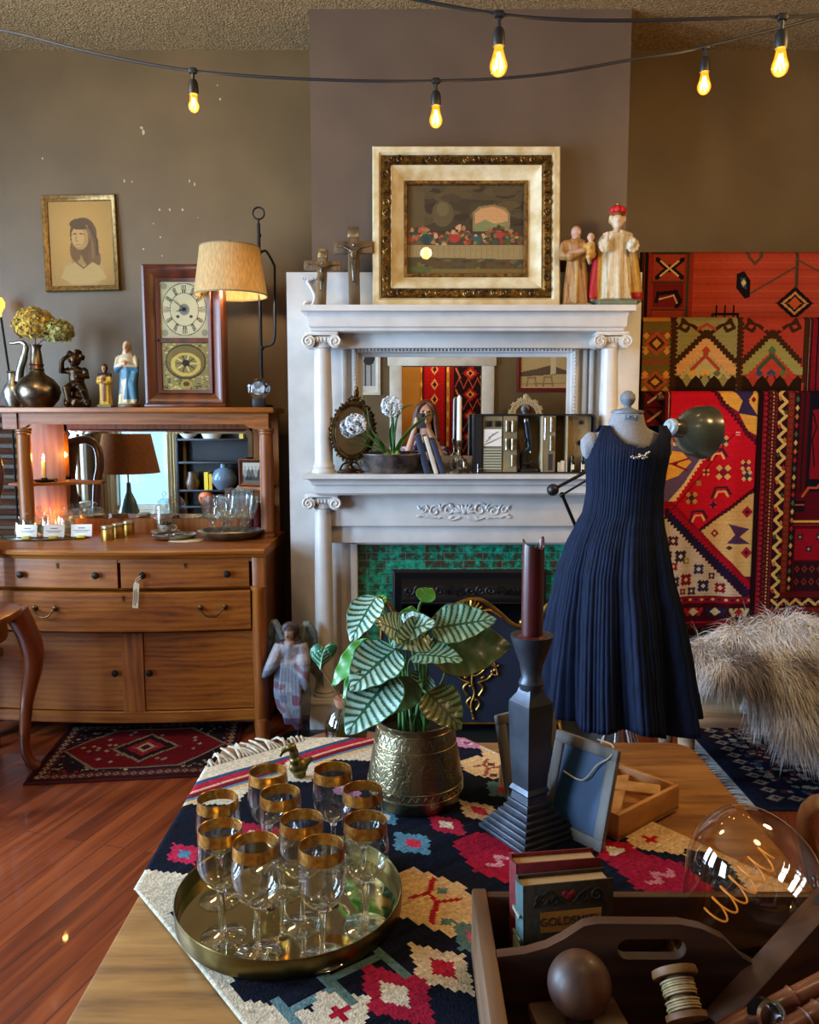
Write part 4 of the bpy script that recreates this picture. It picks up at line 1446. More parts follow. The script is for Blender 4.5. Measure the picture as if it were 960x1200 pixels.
c = W(96, 286, WALL_Y)
pf = thing('framed_portrait', 'sepia portrait print in a thin gilt frame hung on the taupe wall above the vase', 'picture', (c.x, WALL_Y - .002, c.z), 0, rot=(R(-2), R(-1.2), 0))
hw = (W(140, 286, WALL_Y).x - W(53, 286, WALL_Y).x) / 2
hh = (zz(230, WALL_Y) - zz(343, WALL_Y)) / 2
fr_ = MB().mould(-hw, hw, -hh, hh, [(0, 0), (0, -.018), (.004, -.024), (.012, -.022), (.02, -.014), (.026, -.012), (.03, -.006), (.03, 0)])
fr_.build('frame', P('thin_gilt_frame', '#8a6a36', rough=.4, metal=.6, c2='#5f4520', scale=60, bump=.2, stretch=(1, 1, 1)), pf)
cv = CV(90, 120, '#a67c3a')
cv.a *= (1 + .18 * np.clip(1 - ((cv.xx - 45) / 42) ** 2 - ((cv.yy - 66) / 56) ** 2, -1, 1))[..., None]
cv.ellip(46, 20, 29, 24, '#a5824a')
cv.poly([(30, 30), (62, 30), (60, 50), (34, 50)], '#96703c')
cv.ellip(48, 72, 19, 24, '#57391a').ellip(56, 54, 13, 26, '#63431f').ellip(36, 50, 8, 16, '#6b4a24').ellip(62, 38, 9, 14, '#6b4a24')
cv.ellip(43, 68, 12, 17, '#a27a42').ellip(40, 69, 9, 14, '#b58c50')
cv.ellip(44, 87, 15, 8, '#4f3317').line([(58, 84), (66, 64), (66, 44)], 3, '#4a2f14').line([(53, 84), (60, 60), (60, 40)], 2, '#7d5a2e')
cv.line([(33, 73), (38, 73.5)], 1.6, '#5a3b1a').line([(43, 73.5), (49, 73)], 1.6, '#5a3b1a').line([(38, 71), (37, 64), (40, 63)], 1.3, '#8a6434').line([(36, 58), (44, 58)], 1.6, '#7a4f28')
cv.poly([(14, 12), (22, 28), (36, 34), (46, 26), (58, 34), (70, 27), (78, 10), (60, 4), (30, 4)], '#ae8c52').line([(36, 34), (46, 25), (58, 34)], 1.6, '#6b4a24')
cv.jitter(.02)
sheet('print', 90, 120, lambda u, v: ((u - .5) * 2 * (hw - .026), -.006, (v - .5) * 2 * (hh - .026)), cv.a, M['print'], pf)
MB().bb(-hw + .028, hw - .028, -.0105, -.0095, -hh + .028, hh - .028).build('pane', M['pane'], pf)
MB().bb(-hw + .01, hw - .01, -.004, .0, -hh + .01, hh - .01).build('back_board', M['oak_dark'], pf)
yc = 4.08
xl, xr = W(168, 400, yc - .06).x, W(262, 400, yc - .06).x
ch2 = zz(312, yc) - TOPZ
ck = thing('mantel_clock', 'tall mahogany case clock with cream dial and gilt glass door on the dresser hutch', 'clock', ((xl + xr) / 2, yc, TOPZ), 0)
hw = (xr - xl) / 2
cs = MB()
cs.bb(-hw + .01, hw - .01, -.026, .075, .006, ch2 - .006)
cs.bb(-hw - .004, hw + .004, -.066, .075, 0, .016, .004)
cso = cs.build('case', M['mahog'], ck)
MB().mould(-hw, hw, .012, ch2, [(0, -.04), (0, -.056), (.012, -.062)] + [(.012 + .05 * i / 8, -.062 + .03 * sin(PI / 2 * i / 8) - .008 * sin(PI * i / 8)) for i in range(1, 9)] + [(.062, -.03), (.062, -.02)]).build('ogee_frame', M['mahog'], ck)
dw = hw - .06
zsp = ch2 * .475
dz0, dz1 = .065, ch2 - .06
dfr = MB().mould(-dw, dw, dz0, dz1, [(0, -.03), (0, -.042), (.004, -.046), (.018, -.042), (.02, -.032)]).bb(-dw + .015, dw - .015, -.042, -.03, zsp - .01, zsp + .01)
dfo = dfr.build('door_frame', M['mahog'], ck)
MB().ell((-dw + .008, -.05, zsp), .006).build('latch_knob', M['black_iron'], dfo)
iw = dw - .018
dc = (zsp + dz1) / 2 + .0
cv = CV(72, 96, '#8f8764')
cx_, cy_c = 36, 48
cv.a[:] = lin('#a59b76')
cv.m(((cv.xx - 36) / 34) ** 2 + ((cv.yy - 48) / 45) ** 2 < 1, '#b5aa83')
cv.m((((cv.xx - 36) / 34) ** 2 + ((cv.yy - 48) / 45) ** 2 < 1) & (((cv.xx - 36) / 33) ** 2 + ((cv.yy - 48) / 43.6) ** 2 > 1), '#2c2a22')
cv.m((((cv.xx - 36) / 22) ** 2 + ((cv.yy - 48) / 29) ** 2 < 1) & (((cv.xx - 36) / 21) ** 2 + ((cv.yy - 48) / 27.6) ** 2 > 1), '#4a4636')
for i in range(12):
 a = 2 * PI * i / 12
 for d_ in ((-.06, 0, .06) if i % 3 else (-.1, -.035, .035, .1)):
  cv.line([(36 + 22 * sin(a + d_), 48 + 29 * cos(a + d_)), (36 + 31 * sin(a + d_), 48 + 41 * cos(a + d_))], 1.1, '#26241d')
cv.ellip(36, 48, 8, 10, '#6a6a5a').ellip(36, 48, 4, 5, '#3b4650')
for ex, ey in ((6, 8), (66, 8), (6, 88), (66, 88)):
 cv.ellip(ex, ey, 5, 6, '#7a7458')
cv.ellip(26, 36, 2.2, 2.8, '#2a2a26').ellip(46, 36, 2.2, 2.8, '#2a2a26')
cv.jitter(.03)
dial = sheet('dial', 72, 96, lambda u, v: ((u - .5) * 2 * iw, -.034, zsp + .012 + v * (dz1 - zsp - .03)), cv.a, M['print'], ck)
hd_ = MB()
hd_.tube([(0, -.039, dc), (-.055, -.039, dc + .045)], [.002, .0012], 6).tube([(0, -.04, dc), (-.035, -.04, dc - .01)], [.0025, .0016], 6)
hd_.lathe([(0, 0), (.006, 0), (.005, .004), (0, .005)], (0, -.036, dc), 12, (R(90), 0, 0))
hd_.build('hands', M['black_iron'], ck)
cv = CV(72, 100, '#8d7a45')
for i in range(160):
 x, y = random.uniform(2, 70), random.uniform(2, 98)
 cv.ellip(x, y, random.uniform(1, 3), random.uniform(1, 2.5), random.choice(['#b49a56', '#5c4a26', '#3f3420', '#c6ad68']))
cv.m(((cv.xx - 36) / 31) ** 2 + ((cv.yy - 60) / 37) ** 2 < 1, '#3a2a1c')
cv.m((((cv.xx - 36) / 29) ** 2 + ((cv.yy - 60) / 34) ** 2 < 1), '#75602f')
cv.m((((cv.xx - 36) / 23) ** 2 + ((cv.yy - 54) / 25) ** 2 < 1), '#c7a850')
cv.m((((cv.xx - 36) / 17) ** 2 + ((cv.yy - 55) / 19) ** 2 < 1), '#8a7440')
for i in range(10):
 a = i * .628
 cv.line([(36 + 5 * cos(a), 56 + 6 * sin(a)), (36 + 15 * cos(a), 56 + 17 * sin(a))], 2, '#4c3a1e' if i % 2 else '#d6bd6e')
cv.ellip(36, 57, 6, 7, '#2d241a').ellip(36, 13, 9, 9, '#b08b35').ellip(36, 13, 5, 5, '#4d3b18')
cv.jitter(.06)
sheet('painted_tablet', 72, 100, lambda u, v: ((u - .5) * 2 * iw, -.034, dz0 + .018 + v * (zsp - dz0 - .03)), cv.a, COLM('gilt_tablet', rough=.3, metal=.35), ck)
MB().bb(-dw + .016, dw - .016, -.0385, -.0375, dz0 + .016, dz1 - .016).build('door_pane', M['pane'], ck)
yl = 4.12
lx = W(306, 465, yl).x
lp = thing('table_lamp', 'black iron swing-arm table lamp with a lit beige linen drum shade on the hutch', 'lamp', (lx, yl, TOPZ), 0)
def L(px, py, Y=yl):
 return W(px, py, Y) - Vector((lx, yl, TOPZ))
MB().lathe([(0, 0), (.058, 0), (.06, .008), (.056, .014), (.012, .018), (.01, .03), (0, .03)], seg=32).build('base', M['black_iron'], lp)
pb, pt_ = L(307, 467), L(303, 262)
pol = MB().tube([pb, pt_], .0085, 12)
pol.ell(L(304, 295), .013).ell(L(307, 408), .013).ell(L(304, 276), .011)
pol.tube([L(303, 262), L(303, 256)], .005, 8)
pts = [L(303, 250) + Vector((.028 * cos(a), 0, .028 * sin(a))) for a in [2 * PI * i / 20 for i in range(20)]]
pol.tube(pts, .0045, 8, closed=True)
pol.build('post', M['black_iron'], lp)
ln = MB().tube(catm([L(304, 297), L(311, 294), L(317, 302), L(322, 312)], 5) + catm([L(322, 316), L(322, 360), L(322, 394), L(318, 404), L(307, 407)], 5), .006, 8)
ln.build('side_loop', M['black_iron'], lp)
SY = yl - .13
sc_ = W(270, 320, SY)
so = sc_ - Vector((lx, yl, TOPZ))
ztop, zbot = W(270, 290, SY).z - TOPZ, W(270, 347, SY).z - TOPZ
rt_, rb_ = .140, .172
arm = MB().tube(catm([L(304, 294), L(296, 291), (so.x + .05, so.y + .02, ztop + .012), (so.x, so.y, ztop + .014)], 5), .007, 8)
arm.tube([(so.x, so.y, ztop + .02), (so.x, so.y, zbot + .1)], .008, 8).ell((so.x, so.y, ztop + .022), .012)
for i in range(3):
 a = i * 2.1
 arm.tube([(so.x, so.y, ztop - .005), (so.x + rt_ * .98 * cos(a), so.y + rt_ * .98 * sin(a), ztop - .01)], .0025, 6)
arm.build('arm', M['black_iron'], lp)
def shade_mat(name, c, tr=.6):
 t = NT(name)
 v = t.coords((1, 1, .15))
 n = t.add('ShaderNodeTexNoise')
 n.inputs['Scale'].default_value = 160
 t.link(v, n.inputs['Vector'])
 c2 = tuple(q * .72 for q in lin(c))
 cc = t.ramp(n.outputs['Fac'], [(.35, c2), (.65, c)])
 t.n.remove(t.b)
 d = t.add('ShaderNodeBsdfDiffuse')
 tr_n = t.add('ShaderNodeBsdfTranslucent')
 mx = t.add('ShaderNodeMixShader')
 mx.inputs[0].default_value = tr
 t.link(cc, d.inputs['Color'])
 t.link(cc, tr_n.inputs['Color'])
 t.link(d.outputs[0], mx.inputs[1])
 t.link(tr_n.outputs[0], mx.inputs[2])
 t.link(mx.outputs[0], t.out.inputs['Surface'])
 return t.m
MB().lathe([(rb_, zbot), (rt_, ztop), (rt_ - .002, ztop), (rb_ - .002, zbot)], (so.x, so.y, 0), 48, caps=False).build('lamp_shade', shade_mat('beige_linen', '#d9bd8a', .45), lp)
tr2 = MB().lathe([(rb_ + .0015, zbot - .001), (rb_ + .0015, zbot + .006), (rb_ - .0035, zbot + .006), (rb_ - .0035, zbot - .001), (rb_ + .0015, zbot - .001)], (so.x, so.y, 0), 48, caps=False)
tr2.lathe([(rt_ + .0015, ztop - .005), (rt_ + .0015, ztop + .001), (rt_ - .0035, ztop + .001), (rt_ - .0035, ztop - .005), (rt_ + .0015, ztop - .005)], (so.x, so.y, 0), 48, caps=False)
tr2.build('shade_trim', P('shade_trim', '#8a7350', rough=.8), lp)
MB().ell((so.x, so.y, zbot + .075), (.03, .03, .04), seg=20).build('bulb', EMIT('lamp_bulb', '#ffd9a0', 4), lp)
LAMPP = Vector((sc_.x, SY, TOPZ + zbot + .04))
p = W(303, 455, 4.03)
pw = thing('glass_medallion', 'round cut-glass medallion standing upright at the foot of the iron lamp', 'ornament', (p.x, 4.035, TOPZ), 0)
rr_ = .052
zc = p.z - TOPZ
MB().lathe([(0, -.012), (rr_ * .8, -.012), (rr_, -.006), (rr_, .006), (rr_ * .8, .012), (0, .012)], (0, 0, zc), 32, (R(90), 0, 0), fn=lambda a, z: 1 + .015 * sin(16 * a)).build('glass_disc', M['glass'], pw)
MB().lathe([(0, .0135), (rr_ * .62, .0135), (rr_ * .62, .0155), (0, .0155)], (0, 0, zc), 32, (R(90), 0, 0)).build('etched_centre', P('frosted_glass', '#aeb6b8', rough=.5, c2='#4f565c', scale=50, contrast=(.45, .55)), pw)
MB().bb(-.03, .03, -.014, .014, 0, zc - rr_ + .004, .003).build('foot', M['black'], pw)
sh0 = W(0, 440, 4.38)
ls_ = thing('louvred_shutter', 'dark wooden louvred shutter leaning on the wall at the left behind the dresser', 'shutter', (-2.16, 4.37, 0), 0)
b = MB()
sw, shh = .2, 1.62
b.bb(-sw, -sw + .04, -.015, .015, 0, shh, .003).bb(sw - .04, sw, -.015, .015, 0, shh, .003)
b.bb(-sw + .04, sw - .04, -.012, .012, 0, .08).bb(-sw + .04, sw - .04, -.012, .012, shh - .06, shh)
b.build('stile_frame', M['old_wood'], ls_)
for i in range(27):
 MB().box((0, 0, .12 + i * .0545), (sw * 2 - .08, .045, .006), (R(38), 0, 0)).build('slat', M['old_wood'], ls_)
wl = thing('edison_lamp', 'glowing pear bulb on a thin black stem at the far left edge above the shutter', 'lamp', (-2.085, 4.33, 0), 0)
MB().lathe([(0, 0), (.05, 0), (.05, .012), (.008, .02), (0, .02)], seg=24).tube([(0, 0, .01), (.0, 0, 1.7), (-.03, 0, zz(372, 4.33))], .006, 8).build('stem', M['rod'], wl)
pz = zz(371, 4.33)
bx = W(-2, 357, 4.33).x + 2.085
MB().lathe([(0, 0), (.012, 0), (.014, .02), (.03, .05), (.032, .07), (.02, .095), (0, .1)], (bx, 0, pz), 20).build('bulb', EMIT('amber_bulb', '#ffb53c', 3.5), wl)
SHY = 3.845
def on_shelf(px, Y=SHY, z=None):
 z = ls if z is None else z
 return Vector((W(px, 550 if z < 1.5 else 350, Y).x, Y, z))
def loc_(px, py, Y, o):
 return W(px, py, Y) - Vector(o)
Yv = 3.84
o = on_shelf(411, Yv)
dm = thing('dressing_mirror', 'small oval dressing mirror in an ornate bronze frame on the lower mantel shelf', 'mirror', o, 0)
M['bronze'] = P('old_bronze', '#5a4526', rough=.35, metal=.9, c2='#2a1f12', scale=50, bump=.25)
c = loc_(413, 505, Yv, o)
rx, rz = .088, .128
Mt = Matrix.Translation(c) @ Matrix.Rotation(R(14), 4, 'Z') @ Matrix.Rotation(R(-7), 4, 'X') @ Matrix.Rotation(R(8), 4, 'Y')
f = MB()
ring = [Vector((rx * cos(a), 0, rz * sin(a))) for a in [2 * PI * i / 48 for i in range(48)]]
f.tube(ring, .011, 8, closed=True)
f.tube([v * .9 + Vector((0, -.006, 0)) for v in ring], .004, 6, closed=True)
for i in range(40):
 a = 2 * PI * i / 40
 f.ell((1.1 * rx * cos(a), -.002, 1.08 * rz * sin(a)), (.009, .008, .009), sub=1)
 if i % 2 == 0:
  f.tube(scroll((1.17 * rx * cos(a), -.002, 1.13 * rz * sin(a)), .008, 1, 10, a), .003, 5)
f.xf(Mt).build('frame', M['bronze'], dm)
fi = MB()
fi.ell((0, 0, rz + .025), (.02, .012, .014)).ell((0, 0, rz + .048), (.013, .01, .02)).ell((0, 0, rz + .07), (.007, .007, .012))
for sg in (-1, 1):
 fi.tube(scroll((sg * .024, 0, rz + .02), .014, 1.1, 16, 1.5, sg), .004, 6)
fi.xf(Mt).build('finial', M['bronze'], dm)
g_ = MB().lathe([(0, 0), (1, 0), (1, .004), (0, .004)], (0, 0, 0), 40, (R(90), 0, 0))
g_.xf(Mt @ Matrix.Translation((0, -.002, 0)) @ Matrix.Diagonal((rx * .93, 1, rz * .93, 1))).build('mirror_glass', M['mirror'], dm)
st_ = MB().lathe([(0, 0), (.062, 0), (.064, .006), (.05, .014), (.02, .022), (.012, .035), (0, .036)], seg=28, fn=lambda a, z: 1 + .05 * sin(8 * a))
st_.tube(catm([(0, 0, .03), (.004, .008, .045), tuple(c + Vector((0, .012, -rz - .004)))], 5), .008, 8)
for sg in (-1, 1):
 st_.tube(catm([(sg * .05, -.01, .012), (sg * .035, 0, .04), (sg * .01, .006, .05)], 5), .005, 6)
st_.build('foot', M['bronze'], dm)
Yp = 3.815
o = on_shelf(461, Yp)
pp = thing('paperwhite_planter', 'oval dark pewter bowl of white paperwhite flowers on the lower mantel shelf', 'potted plant', o, 0)
wv = .137
MB().lathe([(0, 0), (.72, 0), (.8, .01), (.95, .05), (1.0, .078), (1.04, .086), (1.03, .09), (.97, .084), (.9, .05), (0, .04)], seg=48, sx=wv, sy=.085).build(
 'bowl', P('dark_hammered_pewter', '#77706c', rough=.35, metal=.6, c2='#332d2e', scale=16, bump=.35, bscale=45), pp)
MB().lathe([(0, .06), (.92, .06), (.9, .072), (0, .078)], seg=40, sx=wv, sy=.082).build('soil', P('moss_soil', '#54522a', rough=1, c2='#2c2a16', scale=60, bump=.8), pp)
blb = MB()
for x, y in ((-.03, -.01), (.0, .0), (.02, -.015), (-.01, .02)):
 blb.lathe([(0, 0), (.016, .006), (.018, .018), (.008, .034), (.005, .04), (0, .04)], (x, y, .065), 14)
blb.build('bulb', P('green_bulb', '#8b9448', rough=.6, c2='#5d6a2c', scale=30), pp)
M['pw_leaf'] = P('narcissus_leaf', '#3d7a2c', rough=.45, c2='#2a5a22', scale=30)
def blade(pts, w, parent, mat, name='leaf'):
 cc = catm(pts, 6)
 m = MB()
 n = len(cc)
 m.tube(cc, [w * (1 - .92 * (i / (n - 1)) ** 2) + .0006 for i in range(n)], 8, flat=.28)
 return m.build(name, mat, parent)
def lp_(px, py, dy=0):
 return loc_(px, py, Yp + dy, o)
root_ = [(-.01, 0, .08), (0, 0, .08), (.01, -.005, .08), (-.02, .005, .08)]
for pts in ([root_[0], lp_(444, 522, -.02), lp_(428, 508, -.04), lp_(407, 504, -.06)], [root_[3], lp_(446, 520, -.01), lp_(434, 500, -.01), lp_(430, 478, .0)],
   [root_[2], lp_(468, 520, -.02), lp_(482, 503, -.03), lp_(496, 491, -.04), lp_(510, 483, -.05)], [root_[1], lp_(462, 508), lp_(466, 486, -.01), lp_(474, 476, -.02), lp_(486, 474, -.03)],
   [root_[1], lp_(457, 512, .01), lp_(459, 496, .01)], [root_[2], lp_(470, 522, .0), lp_(478, 508, .01)], [root_[0], lp_(440, 526, -.03), lp_(424, 520, -.05), lp_(410, 516, -.06)]):
 blade(pts, .012, pp, M['pw_leaf'])
M['petal'] = P('white_petal', '#e8ecf2', rough=.6)
for tip, pts, nf in ((lp_(459, 476, -.03), [root_[1], lp_(460, 505), lp_(459, 486, -.02)], 15), (lp_(417, 497, -.05), [root_[0], lp_(440, 517, -.02), lp_(424, 502, -.045)], 14)):
 MB().tube(catm([*pts, tip], 6), .0035, 8).build('flower_stalk', M['pw_leaf'], pp)
 fm = MB()
 for i in range(nf):
  zf = 1 - 2 * (i + .5) / nf
  a = i * 2.4
  rad = math.sqrt(1 - zf * zf)
  nv = Vector((rad * cos(a), rad * sin(a), zf))
  ctr = tip + Vector((nv.x * .042, nv.y * .034, nv.z * .042))
  x_, y_, z_ = frame_from(nv)
  for q in range(6):
   aa = q * PI / 3
   d_ = x_ * cos(aa) + y_ * sin(aa)
   s_ = z_.cross(d_)
   fm.tube([ctr, ctr + d_ * .011 + nv * .003, ctr + d_ * .025 + nv * .002], [.0024, .007, .0012], 6, flat=.4)
  fm.ell(ctr + nv * .003, .004, sub=1)
 fm.build('flower_head', M['petal'], pp)
for i, (px, h_, th, c_, lb) in enumerate(((493, .186, .03, '#1d2c44', 'navy book, left of three leaning on the mantel shelf'), (503, .18, .02, '#c9c1b2', 'pale cream book in the middle of three leaning on the mantel shelf'),
             (511, .165, .026, '#232a44', 'dark blue book, right of three leaning on the mantel shelf'))):
 o = on_shelf(px + 8, 3.84)
 bk = thing('leaning_book', lb, 'book', o, group='leaning books on the mantel shelf', rot=(0, R(-15 - i * 1.5), 0))
 off = th / 2 * sin(R(15))
 b = MB().bb(-th / 2, -th / 2 + .003, -.065, .06, 0, h_).bb(th / 2 - .003, th / 2, -.065, .06, 0, h_).lathe([(th / 2, 0), (th / 2, h_)], (0, -.064, 0), 18, sy=.35)
 b.build('cover', P('book_cloth', c_, rough=.6, c2=c_, bump=.1, scale=200), bk)
 MB().bb(-th / 2 + .003, th / 2 - .003, -.06, .055, .004, h_ - .004).build('pages', M['paper'], bk)
o = on_shelf(538, 3.80)
cs_ = thing('silver_candlestick', 'ornate silver candlestick on the lower mantel shelf holding a white taper', 'candlestick', o, 0)
Yc2 = 3.80
top = loc_(536, 516, Yc2, o).z
m = MB().lathe([(0, 0), (.045, 0), (.047, .006), (.03, .012), (.014, .02), (.01, .03), (.022, .045), (.026, .06), (.018, .075), (.009, .085), (.008, top - .045), (.013, top - .04), (.008, top - .03), (.014, top - .02), (.018, top - .004), (.016, top), (.01, top), (0, top - .01)], seg=28,
      fn=lambda a, z: 1 + (.16 * sin(6 * a) if z < .08 else 0))
M['oldsilver'] = P('old_silver', '#9a9080', rough=.33, metal=.9, c2='#544c40', scale=40)
m.build('stem', M['oldsilver'], cs_)
m = MB()
for i in range(4):
 a = i * PI / 2 + .5
 m.tube(catm([(.022 * cos(a), .022 * sin(a), .05), (.04 * cos(a), .04 * sin(a), .055), (.042 * cos(a), .042 * sin(a), .03), (.03 * cos(a), .03 * sin(a), .022)], 5), .004, 6)
 m.ell((.036 * cos(a), .036 * sin(a), .062), .007, sub=1)
m.build('leaf_scroll', M['oldsilver'], cs_)
t0 = loc_(536, 461, Yc2, o).z
tp = thing('taper_candle', 'unlit white taper candle standing in the silver candlestick', 'candle', o + Vector((0, 0, top - .009)), 0)
MB().lathe([(0, 0), (.0115, 0), (.0105, t0 - top - .01), (.004, t0 - top), (0, t0 - top + .002)], seg=20).build('wax', M['wax'], tp)
MB().tube([(0, 0, t0 - top), (.002, 0, t0 - top + .012)], .0012, 6).build('wick', M['ink'], tp)
Ym = 3.79
o = on_shelf(625, Ym + .045)
xl_, xr_ = W(555, 520, Ym).x - o.x, W(698, 520, Ym).x - o.x
zt_m = W(625, 485, Ym).z - ls
mc = thing('microscope_case', 'open black microscope case with fitted tools and vials standing on the lower mantel shelf', 'case', o, 0)
yf, yb = -.045, .045
CASE = P('black_leatherette', '#17171a', rough=.45, bump=.2, scale=200)
M['vial'] = P('nickel_vial', '#b0a68e', rough=.4, metal=.8, c2='#6e654f', scale=60)
TAN = P('tan_lining', '#8a7a58', rough=.7, c2='#6e6044', scale=9)
DARKL = P('ochre_lining', '#6e5524', rough=.7)
def X(px):
 return W(px, 520, Ym).x - o.x
def Z(py):
 return W(600, py, Ym).z - ls
b = MB()
r = .022
pts = [(xl_, 0), (xr_, 0), (xr_, zt_m - r)] + [(xr_ - r + r * cos(a), zt_m - r + r * sin(a)) for a in [PI / 2 * i / 6 for i in range(7)]] + [(xl_ + .006, zt_m), (xl_, zt_m - .006)]
pin = [(xl_ + .008, .006), (xr_ - .007, .006), (xr_ - .007, zt_m - r)] + [(xr_ - r + (r - .007) * cos(a), zt_m - r + (r - .007) * sin(a)) for a in [PI / 2 * i / 6 for i in range(7)]] + [(xl_ + .012, zt_m - .007), (xl_ + .008, zt_m - .01)]
rows = [[Vector((x, yf, z)) for x, z in pts], [Vector((x, yb, z)) for x, z in pts], [Vector((x, yb, z)) for x, z in pin], [Vector((x, yf, z)) for x, z in pin]]
rows.append(rows[0])
b.grid_faces(rows, True)
bmesh.ops.remove_doubles(b.bm, verts=b.bm.verts, dist=1e-6)
b.build('shell', CASE, mc)
b = MB().bb(xl_ + .009, xr_ - .008, yb - .006, yb - .001, .007, zt_m - .008)
b.build('back_lining', DARKL, mc)
MB().bb(xl_ + .009, X(565), yf - .002, yb - .006, .007, zt_m - .01).build('left_rim', CASE, mc)
MB().bb(X(566), X(589), yf + .008, yb - .006, .007, zt_m - .01).build('tool_panel', TAN, mc)
MB().bb(X(590), X(606), yf + .002, yb - .006, .007, zt_m - .01).build('vial_rack', TAN, mc)
MB().bb(X(637), X(651), yf + .002, yb - .006, .007, zt_m - .01).build('vial_rack', TAN, mc)
MB().bb(X(606), X(607.3), yf, yb - .006, .007, zt_m - .01).build('divider', CASE, mc)
MB().bb(X(635), X(636.5), yf, yb - .006, .007, zt_m - .01).build('divider', P('lining_edge', '#b8ad8d', rough=.6), mc)
MB().bb(X(664), X(665.5), yf, yb - .006, .007, zt_m - .01).build('divider', P('lining_edge', '#a89c7c', rough=.6), mc)
MB().bb(X(667), X(694), yf + .03, yb - .006, .007, zt_m - .01).build('side_panel', TAN, mc)
for px in (569, 580):
 MB().bb(X(px), X(px + 7), yf + .002, yf + .009, Z(500), Z(493), .001).build('lens_box', M['black'], mc)
MB().bb(X(567), X(588), yf + .005, yf + .009, Z(523), Z(503)).build('instruction_card', M['card'], mc)
for a, b_ in (((568, 521), (587, 512)), ((572, 513), (583, 506)), ((569, 518), (578, 508))):
 MB().tube([(X(a[0]), yf + .002, Z(a[1])), (X(b_[0]), yf + .002, Z(b_[1]))], .0013, 6).build('probe', M['chrome'], mc)
for i in range(8):
 MB().bb(X(567), X(588), yf - .001, yf + .009, Z(550 - i * 3.2), Z(548 - i * 3.2)).build('slide', P('glass_slide_edge', '#a9a68f', rough=.3), mc)
for px in (594, 601):
 for y0, y1 in ((506, 493), (527, 514), (546, 533)):
  if px == 594 and y0 == 546:
   continue
  MB().cyl((X(px), yf - .003, Z(y0)), (X(px), yf - .003, Z(y1)), .009, seg=14).build('vial', M['vial'], mc)
for y0, y1 in ((506, 489), (528, 511)):
 MB().cyl((X(646), yf - .003, Z(y0)), (X(646), yf - .003, Z(y1)), .008, seg=14).build('vial', M['vial'], mc)
MB().bb(X(643), X(648), yf, yf + .006, Z(551), Z(532)).build('slot', M['ink'], mc)
MB().tube([(X(638.5), yf, Z(515)), (X(638.5), yf, Z(490))], .0018, 6).build('probe', M['chrome'], mc)
for px, h_, c_, nm in ((657, 542, '#b9a892', 'wooden_block'), (661, 540, '#c9b7a0', 'wooden_block')):
 MB().bb(X(px - 2.4), X(px + 2), yf + .008, yf + .03, .007, Z(h_), .001).build(nm, P('pale_block', c_, rough=.7), mc)
for px in (672, 684):
 MB().lathe([(0, 0), (.0115, 0), (.0115, .045), (.006, .052), (.006, .06), (.0085, .061), (.0085, .072), (0, .072)], (X(px), yf + .014, .007), 18).build('dark_bottle', P('dark_glass', '#1b1a18', rough=.1), mc)
 MB().bb(X(px) - .007, X(px) + .007, yf + .0012, yf + .002, .018, .042).build('bottle_label', M['paper'], mc)
for px, py, r_ in ((682, 495, .01), (681, 519, .012), (657, 501, .009), (654, 512, .008)):
 MB().lathe([(0, 0), (r_, 0), (r_, .005), (0, .006)], (X(px), yf + (.029 if px > 665 else .036), Z(py)), 16, (R(90), 0, 0)).build('lens_disc', M['black'], mc)
ms = thing('microscope', 'small black brass-fitted microscope standing in the middle bay of the black case', 'microscope', o + Vector((X(621), -.02, .0065)), 0)
def mp_(px, py, dy=0):
 return Vector((X(px) - X(621), dy, Z(py) - .0065))
m = MB().box((0, 0, .006), (.078, .055, .018), bev=.005).tube(catm([(-.02, .005, .01), (-.028, .008, .04), (-.026, .008, .075), (-.008, .006, .1), (.004, .002, .11)], 6), .014, 10)
m.build('base_and_arm', M['black'], ms)
MB().bb(-.03, .03, -.02, .022, .038, .043, .001).ell((.01, -.018, .046), .006).build('stage', M['black'], ms)
m = MB().cyl(mp_(622, 524), mp_(617, 494), .0145, seg=16).cyl(mp_(622.6, 529), mp_(622, 523), .006, seg=12)
m.build('tube', P('blue_black_enamel', '#141c2a', rough=.25), ms)
MB().cyl(mp_(617, 494.5), mp_(616.4, 491), .0125, seg=16).cyl(mp_(622.9, 531), mp_(622.6, 528.5), .0045, seg=12).build('eyepiece', M['chrome'], ms)
MB().cyl(mp_(614.5, 516, -.022), mp_(614.5, 516, .012), .009, seg=16).build('focus_knob', M['chrome'], ms)
MB().lathe([(0, 0), (.009, 0), (.009, .003), (0, .003)], (0.0, -.005, .026), 16, (R(50), 0, 0)).build('mirror', M['chrome'], ms)
MB().tube([(X(560), yf - .006, .0), (X(560), yf - .006, .045)], .0016, 6).tube([(X(560), yf - .006, .022), (X(569), yf - .006, .022)], .0012, 6).build('stay_rod', M['chrome'], mc)
UY = 3.86
